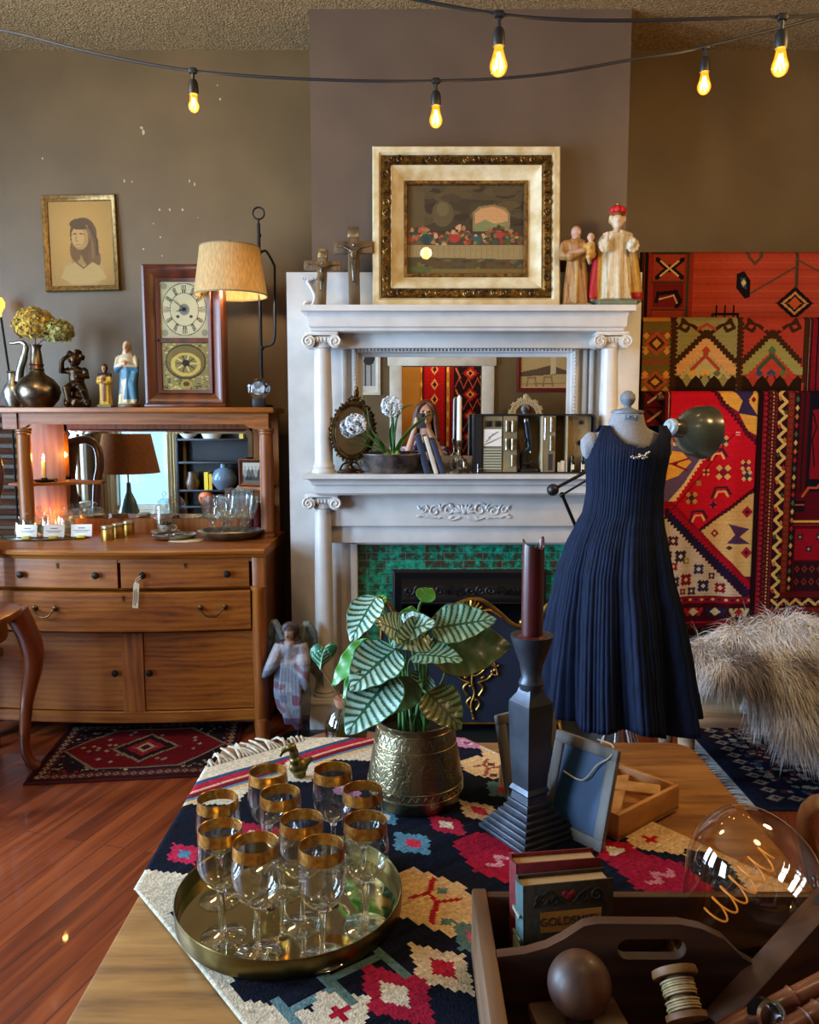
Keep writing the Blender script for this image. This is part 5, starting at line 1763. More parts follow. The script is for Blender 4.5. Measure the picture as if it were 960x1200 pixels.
def crucifix(px0, top, bar0, bar1, barx0, barx1, wpx, Y, label, tilt, woodc):
 zb, zt = us, W(px0, top, Y).z
 Hh = zt - zb
 o = Vector((W(px0, 357, Y).x, Y - .03, us))
 c = thing('crucifix', label, 'crucifix', o, rot=(R(-8), R(tilt), 0))
 w = wpx / F * Y / 2
 wood = P('crucifix_wood', woodc, rough=.4, c2='#3a2a1c', scale=25, stretch=(1, 1, .2))
 bz0, bz1 = W(px0, bar1, Y).z - zb, W(px0, bar0, Y).z - zb
 hw_ = (barx1 - barx0) / 2 / F * Y
 cx = ((barx0 + barx1) / 2 - px0) / F * Y * .3
 MB().bb(-w, w, -.01, .01, 0, Hh, .003).bb(-hw_, hw_, -.011, .009, bz0, bz1, .003).build('cross', wood, c)
 MB().bb(-w * .95, w * .95, -.014, -.0095, Hh - (Hh - bz1) * .75, Hh - (Hh - bz1) * .25, .001).build('scroll_plate', M['silver'], c)
 m = MB()
 s = Hh
 zc = (bz0 + bz1) / 2
 a0 = zc - .03 * s
 m.ell((0, -.022, a0 - .06 * s), (.045 * s, .024 * s, .06 * s))
 m.ell((0, -.022, a0 - .13 * s), (.035 * s, .02 * s, .05 * s))
 for sg in (-1, 1):
  tubepts(m, [(sg * .035 * s, -.022, a0 - .02 * s), (sg * hw_ * .5, -.018, zc - .0 * s), (sg * hw_ * .85, -.014, zc + .012 * s)], [.016 * s, .012 * s, .011 * s], 8)
  m.ell((sg * hw_ * .9, -.014, zc + .014 * s), (.014 * s, .01 * s, .012 * s))
  tubepts(m, [(sg * .018 * s, -.022, a0 - .16 * s), (sg * .015 * s + .004, -.034, a0 - .28 * s), (sg * .006 * s, -.02, a0 - .4 * s), (sg * .004, -.028, a0 - .44 * s)], [.024 * s, .019 * s, .012 * s, .011 * s], 8)
 robe(m, [(.045 * s, a0 - .24 * s), (.042 * s, a0 - .2 * s), (.036 * s, a0 - .14 * s)], 6, .1, 20, .6, (0, -.022))
 head(m, (.008 * s, -.034, a0 + .04 * s), .03 * s, (.2, -.9, -.5))
 m.ell((.004 * s, -.026, a0 + .045 * s), (.028 * s, .024 * s, .034 * s))
 sculpt('corpus', m, Hh / 110, P('aged_silver_figure', '#8a8478', rough=.35, metal=.8, c2='#3b342c', scale=30), c, None, smooth=1)
crucifix(377, 291, 306, 317, 358, 400, 11, UY, 'smaller dark crucifix with a silver figure at the left end of the mantel top', 2, '#846640')
crucifix(416, 264, 282, 297, 390, 434, 13, UY, 'taller dark crucifix with a silver figure beside the big gilt picture frame', -1, '#6a543a')
Yf = 3.84
x0, x1 = W(436, 260, Yf).x, W(659, 260, Yf).x
zt_f = W(548, 165, Yf).z - us
o = Vector(((x0 + x1) / 2, Yf + .07, us))
bp = thing('framed_picture', 'large framed print in a deep cream and gilt carved frame standing on the mantel top', 'picture', o, rot=(R(-5), 0, 0))
hw = (x1 - x0) / 2
cream = P('crazed_cream_paint', '#d9cfae', rough=.4, c2='#bda878', scale=14, bump=.15, bscale=80)
MB().mould(-hw, hw, 0, zt_f, [(0, .02), (0, -.055), (.006, -.064), (.03, -.066), (.036, -.058), (.04, -.054), (.04, .02)]).build('outer_frame', cream, bp)
carv = MB().mould(-hw + .038, hw - .038, .038, zt_f - .038, [(0, -.03), (0, -.052), (.012, -.062), (.034, -.062), (.046, -.052), (.048, -.03)])
gw, gh = hw - .062, (zt_f - .124) / 2
gzc = zt_f / 2
for (ax, az, bx_, bz) in ((-gw, gh, gw, gh), (-gw, -gh, gw, -gh), (-gw, -gh, -gw, gh), (gw, -gh, gw, gh)):
 Ln = math.hypot(bx_ - ax, bz - az)
 n_ = int(Ln / .042)
 for i in range(n_):
  t = (i + .5) / n_
  cx_, cz_ = ax + (bx_ - ax) * t, gzc + az + (bz - az) * t
  carv.tube(scroll((cx_, -.064, cz_), .0165, 1.25, 14, i * 1.3 + t, 1 if i % 2 else -1), .0045, 5)
  carv.ell((cx_ + random.uniform(-.012, .012), -.064, cz_ + random.uniform(-.012, .012)), (.006, .005, .006), sub=1)
carv.build('carved_gilt_band', P('antique_gilt', '#7a5a26', rough=.4, metal=.75, c2='#3a2812', scale=40, bump=.2), bp)
MB().mould(-hw + .084, hw - .084, .084, zt_f - .084, [(0, -.03), (0, -.054), (.003, -.057), (.05, -.022), (.062, -.02), (.062, -.0)]).build('cream_slip', cream, bp)
MB().mould(-hw + .144, hw - .144, .144, zt_f - .144, [(0, -.0), (0, -.024), (.004, -.028), (.014, -.026), (.018, -.018), (.018, -.0)]).build('inner_gilt_edge', P('inner_gilt', '#8a6632', rough=.45, metal=.6, c2='#4a3014', scale=60, bump=.2), bp)
iw, iz0, iz1 = hw - .16, .16, zt_f - .16
cv = CV(150, 124, '#3a3226')
cv.poly([(0, 124), (150, 124), (150, 100), (0, 108)], '#4b4230')
for i in range(60):
 x, y = random.uniform(0, 150), random.uniform(70, 124)
 cv.ellip(x, y, random.uniform(6, 16), random.uniform(3, 8), random.choice(['#443a2a', '#4e442f', '#2f281f', '#57492f']))
cv.poly([(0, 122), (22, 112), (22, 40), (0, 30)], '#5a4d33')
cv.poly([(84, 60), (84, 86), (92, 94), (110, 97), (126, 92), (132, 84), (132, 60)], '#8a7650')
cv.poly([(87, 60), (87, 85), (94, 91), (110, 94), (124, 89), (129, 83), (129, 60)], '#c99a68')
cv.poly([(87, 60), (87, 70), (100, 76), (112, 70), (129, 74), (129, 60)], '#7d8457')
cv.ellip(45, 84, 14, 18, '#5b5034').ellip(45, 90, 8, 10, '#6d6040')
for k_ in range(230):
 x = random.uniform(3, 147)
 y = random.uniform(41, 52) + 16 * abs(sin(x * .06 + .6)) * random.random()
 cv.ellip(x, y, random.uniform(1.8, 4.2), random.uniform(1.6, 3.8), random.choice(['#2c4a46', '#5d3226', '#8d2c20', '#46502c', '#a8764a', '#c99a72', '#33402f', '#74552f', '#b5503a', '#24352f', '#6d7a45']))
cv.ellip(60, 50, 7, 6, '#a8342a').ellip(118, 55, 6, 5, '#a03a35').ellip(90, 49, 6, 4, '#2b5a60').ellip(24, 49, 8, 7, '#2a4544')
cv.poly([(0, 24), (150, 20), (150, 41), (0, 41)], '#99865c')
for x in range(4, 150, 7):
 cv.rect(x, 22, x + 1, 40, '#8a784f')
cv.poly([(0, 0), (150, 0), (150, 20), (0, 24)], '#4a3f24')
for k_ in range(40):
 cv.ellip(random.uniform(6, 144), random.uniform(8, 20), random.uniform(2, 6), random.uniform(1, 3), random.choice(['#5a3326', '#2f3c34', '#6b5a33', '#37301f']))
cv.rect(0, 0, 150, 8, '#6e5d2e').ellip(14, 6, 16, 5, '#4d5a2c').jitter(.05)
sheet('print', 150, 124, lambda u, v: ((u - .5) * 2 * iw, -.008, iz0 + v * (iz1 - iz0)), cv.a, M['print'], bp)
MB().bb(-iw, iw, -.0135, -.0125, iz0, iz1).build('pane', M['pane'], bp)
MB().bb(-hw + .03, hw - .03, -.005, .018, .03, zt_f - .03).build('back_board', M['oak_dark'], bp)
Ys = 3.86
o = on_shelf(675, Ys, us)
k = W(675, 263, Ys).z - us
sa_ = thing('friar_statuette', 'brown-robed friar statuette holding a small child, beside the big picture on the mantel top', 'statuette', o, 0)
m = MB().box((0, 0, .02 * k), (.34 * k, .26 * k, .04 * k))
robe(m, [(.165 * k, .03 * k), (.15 * k, .2 * k), (.13 * k, .4 * k), (.115 * k, .56 * k), (.14 * k, .68 * k), (.15 * k, .76 * k), (.07 * k, .82 * k)], 7, .12, sy=.75)
m.ell((-.01 * k, 0, .76 * k), (.15 * k, .1 * k, .08 * k))
tubepts(m, [(-.14 * k, 0, .76 * k), (-.17 * k, -.03 * k, .62 * k), (-.1 * k, -.12 * k, .6 * k), (.05 * k, -.16 * k, .66 * k)], [.065 * k, .075 * k, .065 * k, .035 * k])
tubepts(m, [(.12 * k, 0, .75 * k), (.17 * k, -.05 * k, .62 * k), (.14 * k, -.14 * k, .6 * k)], [.06 * k, .07 * k, .045 * k])
head(m, (-.02 * k, -.03 * k, .9 * k), .08 * k, (.5, -.85, -.1))
m.ell((.13 * k, -.13 * k, .68 * k), (.07 * k, .06 * k, .09 * k))
tubepts(m, [(.15 * k, -.14 * k, .62 * k), (.1 * k, -.2 * k, .58 * k), (.12 * k, -.2 * k, .5 * k)], [.04 * k, .035 * k, .025 * k])
tubepts(m, [(.16 * k, -.15 * k, .74 * k), (.12 * k, -.19 * k, .7 * k)], [.03 * k, .022 * k])
head(m, (.14 * k, -.13 * k, .82 * k), .055 * k, (-.2, -1, 0))
def cff(c):
 x, y, z = c / k
 if z < .045:
  return lin('#8f8660')
 if z > .83 and x < .06:
  return lin('#c39a80') if (z < .95 and y < -.02 and x > -.085) else lin('#9c7a66')
 if x > .055 and z > .75 and y < -.05:
  return lin('#cb9f84')
 if x > .055 and .56 < z <= .75 and y < -.07:
  return lin('#c79a4e')
 if y < -.15 and .63 < z < .7:
  return lin('#c39a80')
 if abs(x + .02) < .018 and y < -.05 and z < .55:
  return lin('#b89a5c')
 return lin('#a87a44') if (x * 22 + z * 3) % 2 > .5 else lin('#8a5f38')
sculpt('figure', m, k / 80, M['paint'], sa_, cff, smooth=1)
Yk = 3.84
o = on_shelf(721, Yk, us)
k = (W(721, 254, Yk).z - us)
kg = thing('crowned_statuette', 'white-robed statuette with red and gold cloak and red crown on the mantel top', 'statuette', o, 0)
m = MB().box((0, 0, .03 * k), (.44 * k, .3 * k, .06 * k)).box((0, 0, .065 * k), (.38 * k, .26 * k, .03 * k))
robe(m, [(.19 * k, .07 * k), (.16 * k, .25 * k), (.135 * k, .5 * k), (.12 * k, .68 * k), (.13 * k, .76 * k), (.08 * k, .83 * k)], 8, .13, sy=.7)
m.ell((0, .0, .77 * k), (.15 * k, .11 * k, .075 * k))
for sg in (-1, 1):
 tubepts(m, [(sg * .15 * k, .03 * k, .72 * k), (sg * .2 * k, .03 * k, .5 * k), (sg * .23 * k, .03 * k, .28 * k), (sg * .25 * k, .02 * k, .1 * k)], [.05 * k, .065 * k, .07 * k, .075 * k])
 tubepts(m, [(sg * .13 * k, .08 * k, .74 * k), (sg * .12 * k, .1 * k, .4 * k), (sg * .14 * k, .1 * k, .1 * k)], [.07 * k, .11 * k, .11 * k])
 tubepts(m, [(sg * .14 * k, 0, .76 * k), (sg * .18 * k, -.05 * k, .68 * k), (sg * .14 * k, -.12 * k, .66 * k)], [.055 * k, .06 * k, .05 * k])
 for i in range(9):
  a = i * .7
  m.ell((sg * .155 * k + .055 * k * cos(a), -.12 * k, .66 * k + .06 * k * sin(a)), .026 * k, sub=1)
 for i in range(5):
  m.ell((sg * (.03 + i * .03) * k, -.09 * k + i * .012 * k, (.82 - i * .006) * k), .026 * k, sub=1)
tubepts(m, [(-.15 * k, -.13 * k, .7 * k), (-.14 * k, -.15 * k, .77 * k)], [.03 * k, .024 * k])
for j in range(3):
 m.tube([(-.15 * k + j * .012 * k, -.155 * k, .77 * k), (-.155 * k + j * .02 * k, -.16 * k, .81 * k)], [.009 * k, .008 * k], 6)
m.ell((.15 * k, -.15 * k, .7 * k), .042 * k, sub=2)
tubepts(m, [(0, 0, .82 * k), (0, 0, .87 * k)], [.045 * k, .04 * k])
head(m, (0, -.02 * k, .94 * k), .088 * k, (-.2, -1, 0))
for i in range(16):
 a = PI * (-.15 + 1.3 * i / 15)
 m.ell((.075 * k * cos(a), .0 + .075 * k * sin(a) - .01 * k, .97 * k + (i % 3 - 1) * .02 * k), .03 * k, sub=1)
def cfk(c):
 x, y, z = c / k
 if z < .085:
  return lin('#6f7a68')
 if z > .85:
  return lin('#d9c0a6') if (y < -.03 and z < 1.0) else lin('#c9a768')
 if abs(x) > .17 and z < .62 and y > -.1:
  if x < -.215 or (x > 0 and z < .16) or y > .08:
   return lin('#a5121c')
  return lin('#b98f3c')
 if x > .13 and y > -.05 and z > .62:
  return lin('#b01d26')
 if y > .09:
  return lin('#a5121c')
 if x < -.1 and y < -.13 and z > .74:
  return lin('#d9c0a6')
 return lin('#d2c3a2') if (x * 34) % 2 > .35 else lin('#b8a682')
sculpt('figure', m, k / 85, M['paint'], kg, cfk, smooth=1)
cr = MB().lathe([(.07 * k, 0), (.085 * k, .012 * k), (.075 * k, .02 * k), (.06 * k, .02 * k)], (0, -.01 * k, 1.01 * k), 24)
cr.tube(catm([(-.075 * k, -.01 * k, 1.02 * k), (-.06 * k, -.01 * k, 1.1 * k), (0, -.01 * k, 1.12 * k)], 5), .009 * k, 6).tube(catm([(.075 * k, -.01 * k, 1.02 * k), (.06 * k, -.01 * k, 1.1 * k), (0, -.01 * k, 1.12 * k)], 5), .009 * k, 6)
cr.ell((0, -.01 * k, 1.135 * k), .018 * k)
cro = cr.build('crown_band', M['gold'], kg)
rv = MB()
for i in range(7):
 a = i * PI * 2 / 7
 rv.ell((.06 * k * cos(a), -.01 * k + .05 * k * sin(a), 1.065 * k), (.04 * k, .04 * k, .045 * k), sub=2)
rv.ell((0, -.01 * k, 1.07 * k), (.06 * k, .05 * k, .05 * k))
rv.build('crown_cap', P('red_velvet', '#b3101d', rough=.6), cro)
FX, FY = W(732, 600, 2.75).x, 2.75
fo_ = thing('dress_form', 'grey fabric dress form with turned knob on a chrome stand under the navy dress', 'dress form', (FX, FY, 0), 0)
def fz(py, y=FY):
 return zz(py, y)
def fxr(px, py):
 return W(px, py, FY).x - FX
GREY = P('grey_linen', '#9a9a9c', rough=.9, c2='#83838a', scale=220, bump=.2)
m = MB()
zs = fz(505)
m.ell((0, 0, zs - .1), (.118, .085, .13))
m.ell((0, 0, zs - .27), (.1, .08, .16))
m.ell((0, 0, zs - .45), (.135, .105, .15))
m.ell((0, .0, zs - .035), (.125, .06, .055))
m.tube([(0, .0, zs - .05), (0, .005, zs + .02), (0, 0, fz(482))], [.085, .062, .05], 24)
for sg in (-1, 1):
 m.ell((sg * .12, .0, zs - .05), (.032, .042, .05))
 m.cyl((sg * .12, 0, zs - .055), (sg * .148, .0, zs - .06), .04, .034, 20)
sculpt('torso', m, .008, GREY, fo_, None, smooth=3)
kz = fz(482)
k = MB().lathe([(0, 0), (.053, 0), (.053, .008), (.03, .012), (.014, .018), (.012, .024), (.02, .032), (.026, .046), (.023, .06), (.012, .072), (0, .075)], (0, 0, kz - .006), 28)
k.build('neck_knob', P('grey_painted_wood', '#7f8890', rough=.5, c2='#6a7078', scale=30), fo_)
MB().box((0, -.052, kz - .018), (.05, .008, .02), (R(10), 0, 0), bev=.004).ell((-.01, -.057, kz - .018), .004, sub=1).ell((.012, -.057, kz - .018), .004, sub=1).build('collar_plate', P('grey_enamel', '#8b959e', rough=.35), fo_)
s = MB().cyl((0, 0, .16), (0, 0, zs - .45), .012)
s.build('stand_pole', M['chrome'], fo_)
for a in (200, 250, 300, 345, 60, 120):
 ra = R(a)
 MB().tube([(.01 * cos(ra), .01 * sin(ra), .52), (.09 * cos(ra), .09 * sin(ra), .3), (.2 * cos(ra), .2 * sin(ra), .012)], .0085, 10).ell((.2 * cos(ra), .2 * sin(ra), .012), .012).build('stand_leg', M['chrome'], fo_)
MB().cyl((0, 0, .15), (0, 0, .19), .03).build('stand_collar', M['chrome'], fo_)
dress = thing('navy_dress', 'sleeveless navy pleated dress with flared skirt worn by the dress form', 'dress', (FX, FY, 0), 0)
prof = [(835, -87, 86), (785, -84, 77), (724, -79, 66), (670, -71, 53), (640, -63, 48.5), (615, -53, 44), (600, -46, 42.5), (575, -43, 42), (555, -43.5, 44), (535, -45, 47), (518, -43, 50), (509, -39, 52), (499, -34, 47)]
PROF = []
for py, l, r in prof:
 PROF.append((fz(py), l * .00292, r * .00292))
PROF.sort()
def interp(z):
 for (z0, l0, r0), (z1, l1, r1) in zip(PROF, PROF[1:]):
  if z <= z1 or (z1, l1, r1) == PROF[-1]:
   t = max(0, min(1, (z - z0) / (z1 - z0)))
   t = t * t * (3 - 2 * t) * .4 + t * .6
   return l0 + (l1 - l0) * t, r0 + (r1 - r0) * t
z_hem, z_top = PROF[0][0], PROF[-1][0]
NA, NZ = 520, 110
verts, faces = [], []
folds = [(i * .9 + .4 * sin(i * 3.1), .5 + .5 * abs(sin(i * 1.7))) for i in range(7)]
for j in range(NZ + 1):
 t = 1 - (1 - j / NZ) ** 2.2
 z = z_hem + (z_top - z_hem) * t
 l, r = interp(z)
 cx_, hw_ = (l + r) / 2, (r - l) / 2
 shoulder = max(0, (z - fz(535)) / (z_top - fz(535)))
 dep = hw_ * .84 * (1 - .62 * shoulder ** 1.5) + .004
 flare = max(0, (fz(590) - z) / (fz(590) - z_hem))
 for i in range(NA):
  a = 2 * PI * i / NA
  w1 = flare ** 1.1 * (.03 * sin(9 * a + 1.1 + .5 * t) + .016 * sin(17 * a + 2.2) + .011 * sin(7 * a))
  wob = 1.5 * sin(3 * a + 2 * t) + .8 * sin(9 * a - 3 * t)
  w2 = (.0014 + .0028 * flare) * (abs(sin(43 * a + wob)) * 2 - 1 + .6 * sin(19 * a + 2 * wob))
  q = 1 + (w1 + w2) / max(hw_, .05)
  zh = z - (.045 * cos(a) * .5 + .012 * sin(5 * a)) * max(0, 1 - t * 4)
  verts.append((cx_ + hw_ * q * cos(a), dep * q * sin(a), zh))
nk_c, nk_r = (fxr(741, 500), fz(496)), (.079, .078)
for j in range(NZ):
 for i in range(NA):
  k_ = (i + 1) % NA
  ids = (j * NA + i, j * NA + k_, (j + 1) * NA + k_, (j + 1) * NA + i)
  c = sum((Vector(verts[q]) for q in ids), Vector()) / 4
  nr = nk_r[1] if c.y < 0 else .03
  if ((c.x - nk_c[0]) / nk_r[0]) ** 2 + ((c.z - nk_c[1]) / nr) ** 2 < 1:
   continue
  zc_ = fz(512)
  hh_ = .105 if c.x > 0 else .075
  l_, r_ = interp(c.z)
  if abs(c.x - (l_ + r_) / 2) > .5 * .9 * (r_ - l_) and (c.y / .042) ** 2 + ((c.z - zc_) / hh_) ** 2 < 1 and c.z < z_top + .1:
   continue
  faces.append(ids)
me = bpy.data.meshes.new('gown')
me.from_pydata(verts, [], faces)
NAVY = P('navy_crepe', '#0d1d3a', rough=.75, c2='#081124', scale=90, bump=.1, spec=.2, stretch=(1, 1, .15))
o = link('gown', me, NAVY, dress, sharp=180)
sol = o.modifiers.new('thickness', 'SOLIDIFY')
sol.thickness = .0025
sol.offset = 1
bp_ = W(750, 535, FY - .128)
br_ = thing('brooch', 'small silver floral spray brooch pinned to the chest of the navy dress', 'brooch', bp_, 0)
b = MB()
b.tube(catm([(-.03, .0, -.004), (-.01, -.003, .0), (.01, -.003, .004), (.028, 0, .012)], 5), .0018, 6)
for x, z, r_ in ((-.026, .0, .006), (-.016, -.004, .007), (-.006, -.003, .008), (.004, .001, .008), (.014, .002, .007), (.022, .01, .006), (.028, .014, .005), (.01, -.006, .006), (-.002, .007, .005), (.02, -.002, .006)):
 b.ell((x, -.004, z), (r_, .004, r_ * .7), (0, x * 20, 0), sub=2)
b.build('spray', P('bright_silver', '#d8d6d0', rough=.25, metal=.9), br_)
LY = 3.22
base = Vector((W(735, 800, LY).x, LY + .1, 0))
wl = thing('floor_work_lamp', 'black-armed industrial lamp with an olive green enamel shade behind the dress form', 'lamp', base, 0)
def lw(px, py, Y=LY):
 return W(px, py, Y) - base
MB().lathe([(0, 0), (.13, 0), (.135, .012), (.12, .03), (.03, .045), (.022, .08), (.02, .5), (.018, .62), (0, .625)], seg=36).build('base', M['black_iron'], wl)
piv = lw(659, 580)
lowp = Vector((0, 0, .6))
MB().tube([lowp, piv], .007, 10).ell(lowp, .022).ell(piv, .012).build('lower_arm', M['rod'], wl)
ball = lw(648, 574)
sock = lw(779, 503)
a = MB().tube([ball, sock], .0065, 10).tube([piv + Vector((.0, 0, .0)), sock + Vector((0, 0, -.018))], .0045, 8)
a.build('upper_arm', M['rod'], wl)
MB().ell(ball, .024, seg=24).build('counterweight', M['black'], wl)
ax = Vector((.84, .40, -.12)).normalized()
sc0 = lw(784, 500)
Mr = Matrix.Translation(sc0) @ ax.to_track_quat('Z', 'Y').to_matrix().to_4x4()
MB().lathe([(0, -.012), (.018, -.012), (.022, -.004), (.03, 0), (.034, .008), (.034, .018), (.028, .024), (.028, .034), (0, .034)], seg=28).xf(Mr).build('socket_ring', P('pale_blue_ceramic', '#9fb4bd', rough=.3), wl)
OL = P('olive_enamel', '#3c3d2c', rough=.25, coat=.5, c2='#33342a', scale=10)
MB().lathe([(.03, .02), (.036, .034), (.038, .06), (.055, .075), (.082, .1), (.1, .14), (.106, .18), (.109, .184), (.104, .182), (.098, .142), (.08, .104), (.052, .08), (.034, .064), (.03, .034)], seg=44, caps=False).xf(Mr).build('lamp_shade', OL, wl)
MB().lathe([(0, .065), (.02, .07), (.03, .1), (.032, .12), (.02, .146), (0, .15)], seg=20).xf(Mr).build('bulb', EMIT('work_lamp_bulb', '#ffd08a', 6), wl)
WORKL = sc0 + base + ax * .21
class PXC(CV):
 """canvas addressed in photo-like units, y down"""
 def __init__(s, x0, y0, x1, y1, k, c):
  s.x0, s.y1, s.k = x0, y1, k
  CV.__init__(s, int((x1 - x0) * k), int((y1 - y0) * k), c)
 def p(s, x, y):
  return ((x - s.x0) * s.k, (s.y1 - y) * s.k)
 def P(s, pts, c):
  return s.poly([s.p(*q) for q in pts], c)
 def Lm(s, pts, w, c):
  return s.line([s.p(*q) for q in pts], w * s.k, c)
 def R_(s, x0, y0, x1, y1, c):
  a, b = s.p(x0, y1), s.p(x1, y0)
  return s.rect(a[0], a[1], b[0], b[1], c)
 def D(s, x, y, rx, ry, c, step=1):
  a = s.p(x, y)
  return s.dia(a[0], a[1], rx * s.k, ry * s.k, c, step)
 def Cx(s, x, y, r, c, t=.8):
  a = s.p(x, y)
  return s.cross(a[0], a[1], r * s.k, c, t * s.k)
 def zz(s, pts, amp, per, w, c):
  """toothed line"""
  (x0, y0), (x1, y1) = pts
  L = math.hypot(x1 - x0, y1 - y0)
  n = max(2, int(L / per) * 2)
  nx, ny = -(y1 - y0) / L, (x1 - x0) / L
  q = [(x0 + (x1 - x0) * i / n + nx * amp * (1 if i % 2 else -1), y0 + (y1 - y0) * i / n + ny * amp * (1 if i % 2 else -1)) for i in range(n + 1)]
  return s.Lm(q, w, c)
 def flower(s, x, y, r, c1, c2, c3=None):
  s.D(x, y, r, r, c1)
  for dx, dy in ((1, 1), (1, -1), (-1, 1), (-1, -1)):
   s.D(x + dx * r * .6, y + dy * r * .6, r * .5, r * .5, c2)
  s.D(x, y, r * .45, r * .45, c3 or c2)
  return s
def hang_rug(name, label, cv, X0, X1, zt, zb, Y, wave=.012, ph=0.0, group='hanging rugs', lean=0.0):
 nu, nv = cv.w, cv.h
 H_ = zt - zb
 rt = thing(name, label, 'rug', ((X0 + X1) / 2, Y, zb), 0, group)
 xm = (X0 + X1) / 2
 def fn(u, v):
  x = X0 + (X1 - X0) * u
  y = Y + wave * sin(9 * u + ph + 1.2 * v) * (1.2 - v) + wave * .4 * sin(23 * u + 2 * ph) * (1.1 - v) + lean * (v - .5)
  z = zb + H_ * v
  if v > .965:
   t = (v - .965) / .035 * PI / 2
   y += .03 * (1 - cos(t))
   z = zb + H_ * .965 + .03 * sin(t)
  return (x - xm, y - Y, z - zb)
 sheet('woven_field', nu, nv, fn, cv.a, M['rug'], rt, thick=.007)
 m = MB()
 rows = []
 for i in range(20):
  x = X0 + (X1 - X0) * i / 19 - xm
  rows.append([Vector((x, .032, H_ * .965 + .028 - zb * 0)), Vector((x, .04, H_ * .965 + .026)), Vector((x, .04, H_ * .6)), Vector((x, .033, H_ * .6))])
 m.grid_faces(rows, True, True, True)
 m.build('back_fold', P(name + '_backing', '#4a1a18', rough=.95), rt)
 return rt
RED, CRIM, ORG, DK, CRM, OLV, NVY, YEL, PUR, BRN = '#b5121f', '#7d0f1c', '#b5432a', '#1c1416', '#d2b478', '#8f8044', '#1b2136', '#d99a38', '#4a3350', '#3d2415'
XR1 = 2.62
def rx(px, Y, py=450):
 return W(px, py, Y).x
Y1 = 4.30
x1_ = rx(748, Y1)
pxr = 748 + (XR1 - x1_) / (rx(960, Y1) - x1_) * 212
c1 = PXC(748, 298, pxr, 380, 1.5, '#a8402c')
for i in range(12):
 c1.R_(806, 298 + i * 8, pxr, 300 + i * 8, '#b04a30' if i % 2 else '#9c3826')
c1.R_(748, 298, 808, 380, '#8a2c22').R_(752, 298, 756, 380, DK).R_(800, 298, 803, 380, '#3c3a2a').R_(748, 298, 751, 380, BRN)
for y in (300, 330, 361):
 c1.R_(762, y, 797, y + 27, '#6e1e1c' if y == 330 else '#9c3a26').R_(760, y - 2, 799, y, '#3b3226')
c1.Lm([(766, 304), (780, 316), (795, 304)], 4, DK).Lm([(766, 324), (780, 312), (795, 324)], 4, DK).Lm([(770, 306), (790, 322)], 1.6, CRM).Lm([(790, 306), (770, 322)], 1.6, CRM)
c1.Lm([(766, 350), (768, 342), (788, 340), (794, 350), (790, 356)], 4, DK).Lm([(770, 348), (786, 344), (790, 352)], 1.4, CRM)
for cx_ in (926, 926 + 130):
 c1.D(cx_, 353, 22, 19, DK, 1.5).D(cx_, 353, 16, 13, '#c4894c', 1.5).D(cx_, 353, 12, 10, DK, 1.5).D(cx_, 353, 8, 7, '#b5532f', 1.5)
 c1.Lm([(cx_ + 1, 334), (cx_ + 1, 298)], 3.5, '#4a3a2a').Lm([(cx_, 312), (cx_ - 52, 342)], 2, '#5a3f2c').Lm([(cx_, 304), (cx_ + 36, 322)], 2, '#5a3f2c')
c1.P([(858, 320), (866, 317), (874, 328), (874, 346), (868, 348), (858, 336)], DK).P([(862, 324), (868, 324), (870, 338), (864, 334)], '#2f4a52').D(866, 330, 3, 4, CRM)
c1.Lm([(868, 298), (878, 309), (888, 298)], 2.5, '#5a3f2c')
for x in (836, 846, 856):
 c1.Lm([(x, 356), (x, 376)], 2.5, DK)
c1.Lm([(832, 365), (861, 365)], 3, DK).Lm([(832, 365), (832, 380)], 3, '#20303a').Lm([(861, 365), (861, 380)], 3, DK)
c1.jitter(.1)
hang_rug('hanging_rug', 'faded orange-red flatwoven rug with black diamonds, topmost of the hanging rugs', c1, x1_, XR1, zz(298, Y1), zz(384, Y1), Y1, .006)
Y2 = 4.22
x2_ = rx(752, Y2)
pxr = 752 + (XR1 - x2_) / (rx(960, Y2) - x2_) * 208
c2 = PXC(752, 375, pxr, 460, 1.6, BRN)
c2.R_(752, 375, 785, 460, '#6b5526')
for i, y in enumerate((378, 392, 408, 424, 442)):
 c2.R_(752, y - 3, 785, y, '#8a3a22' if i % 2 else '#c07a30')
for y, r_ in ((402, 14), (446, 13)):
 c2.D(768, y, 15, r_, '#a34a26', 1.5).D(768, y, 10, r_ * .65, '#3a2a1c', 1.5).D(768, y, 5, r_ * .35, '#c98a3c', 1.5)
 for dx, dy in ((-12, -9), (12, -9), (-12, 9), (12, 9)):
  c2.D(768 + dx, y + dy, 4, 4, '#c98a3c')
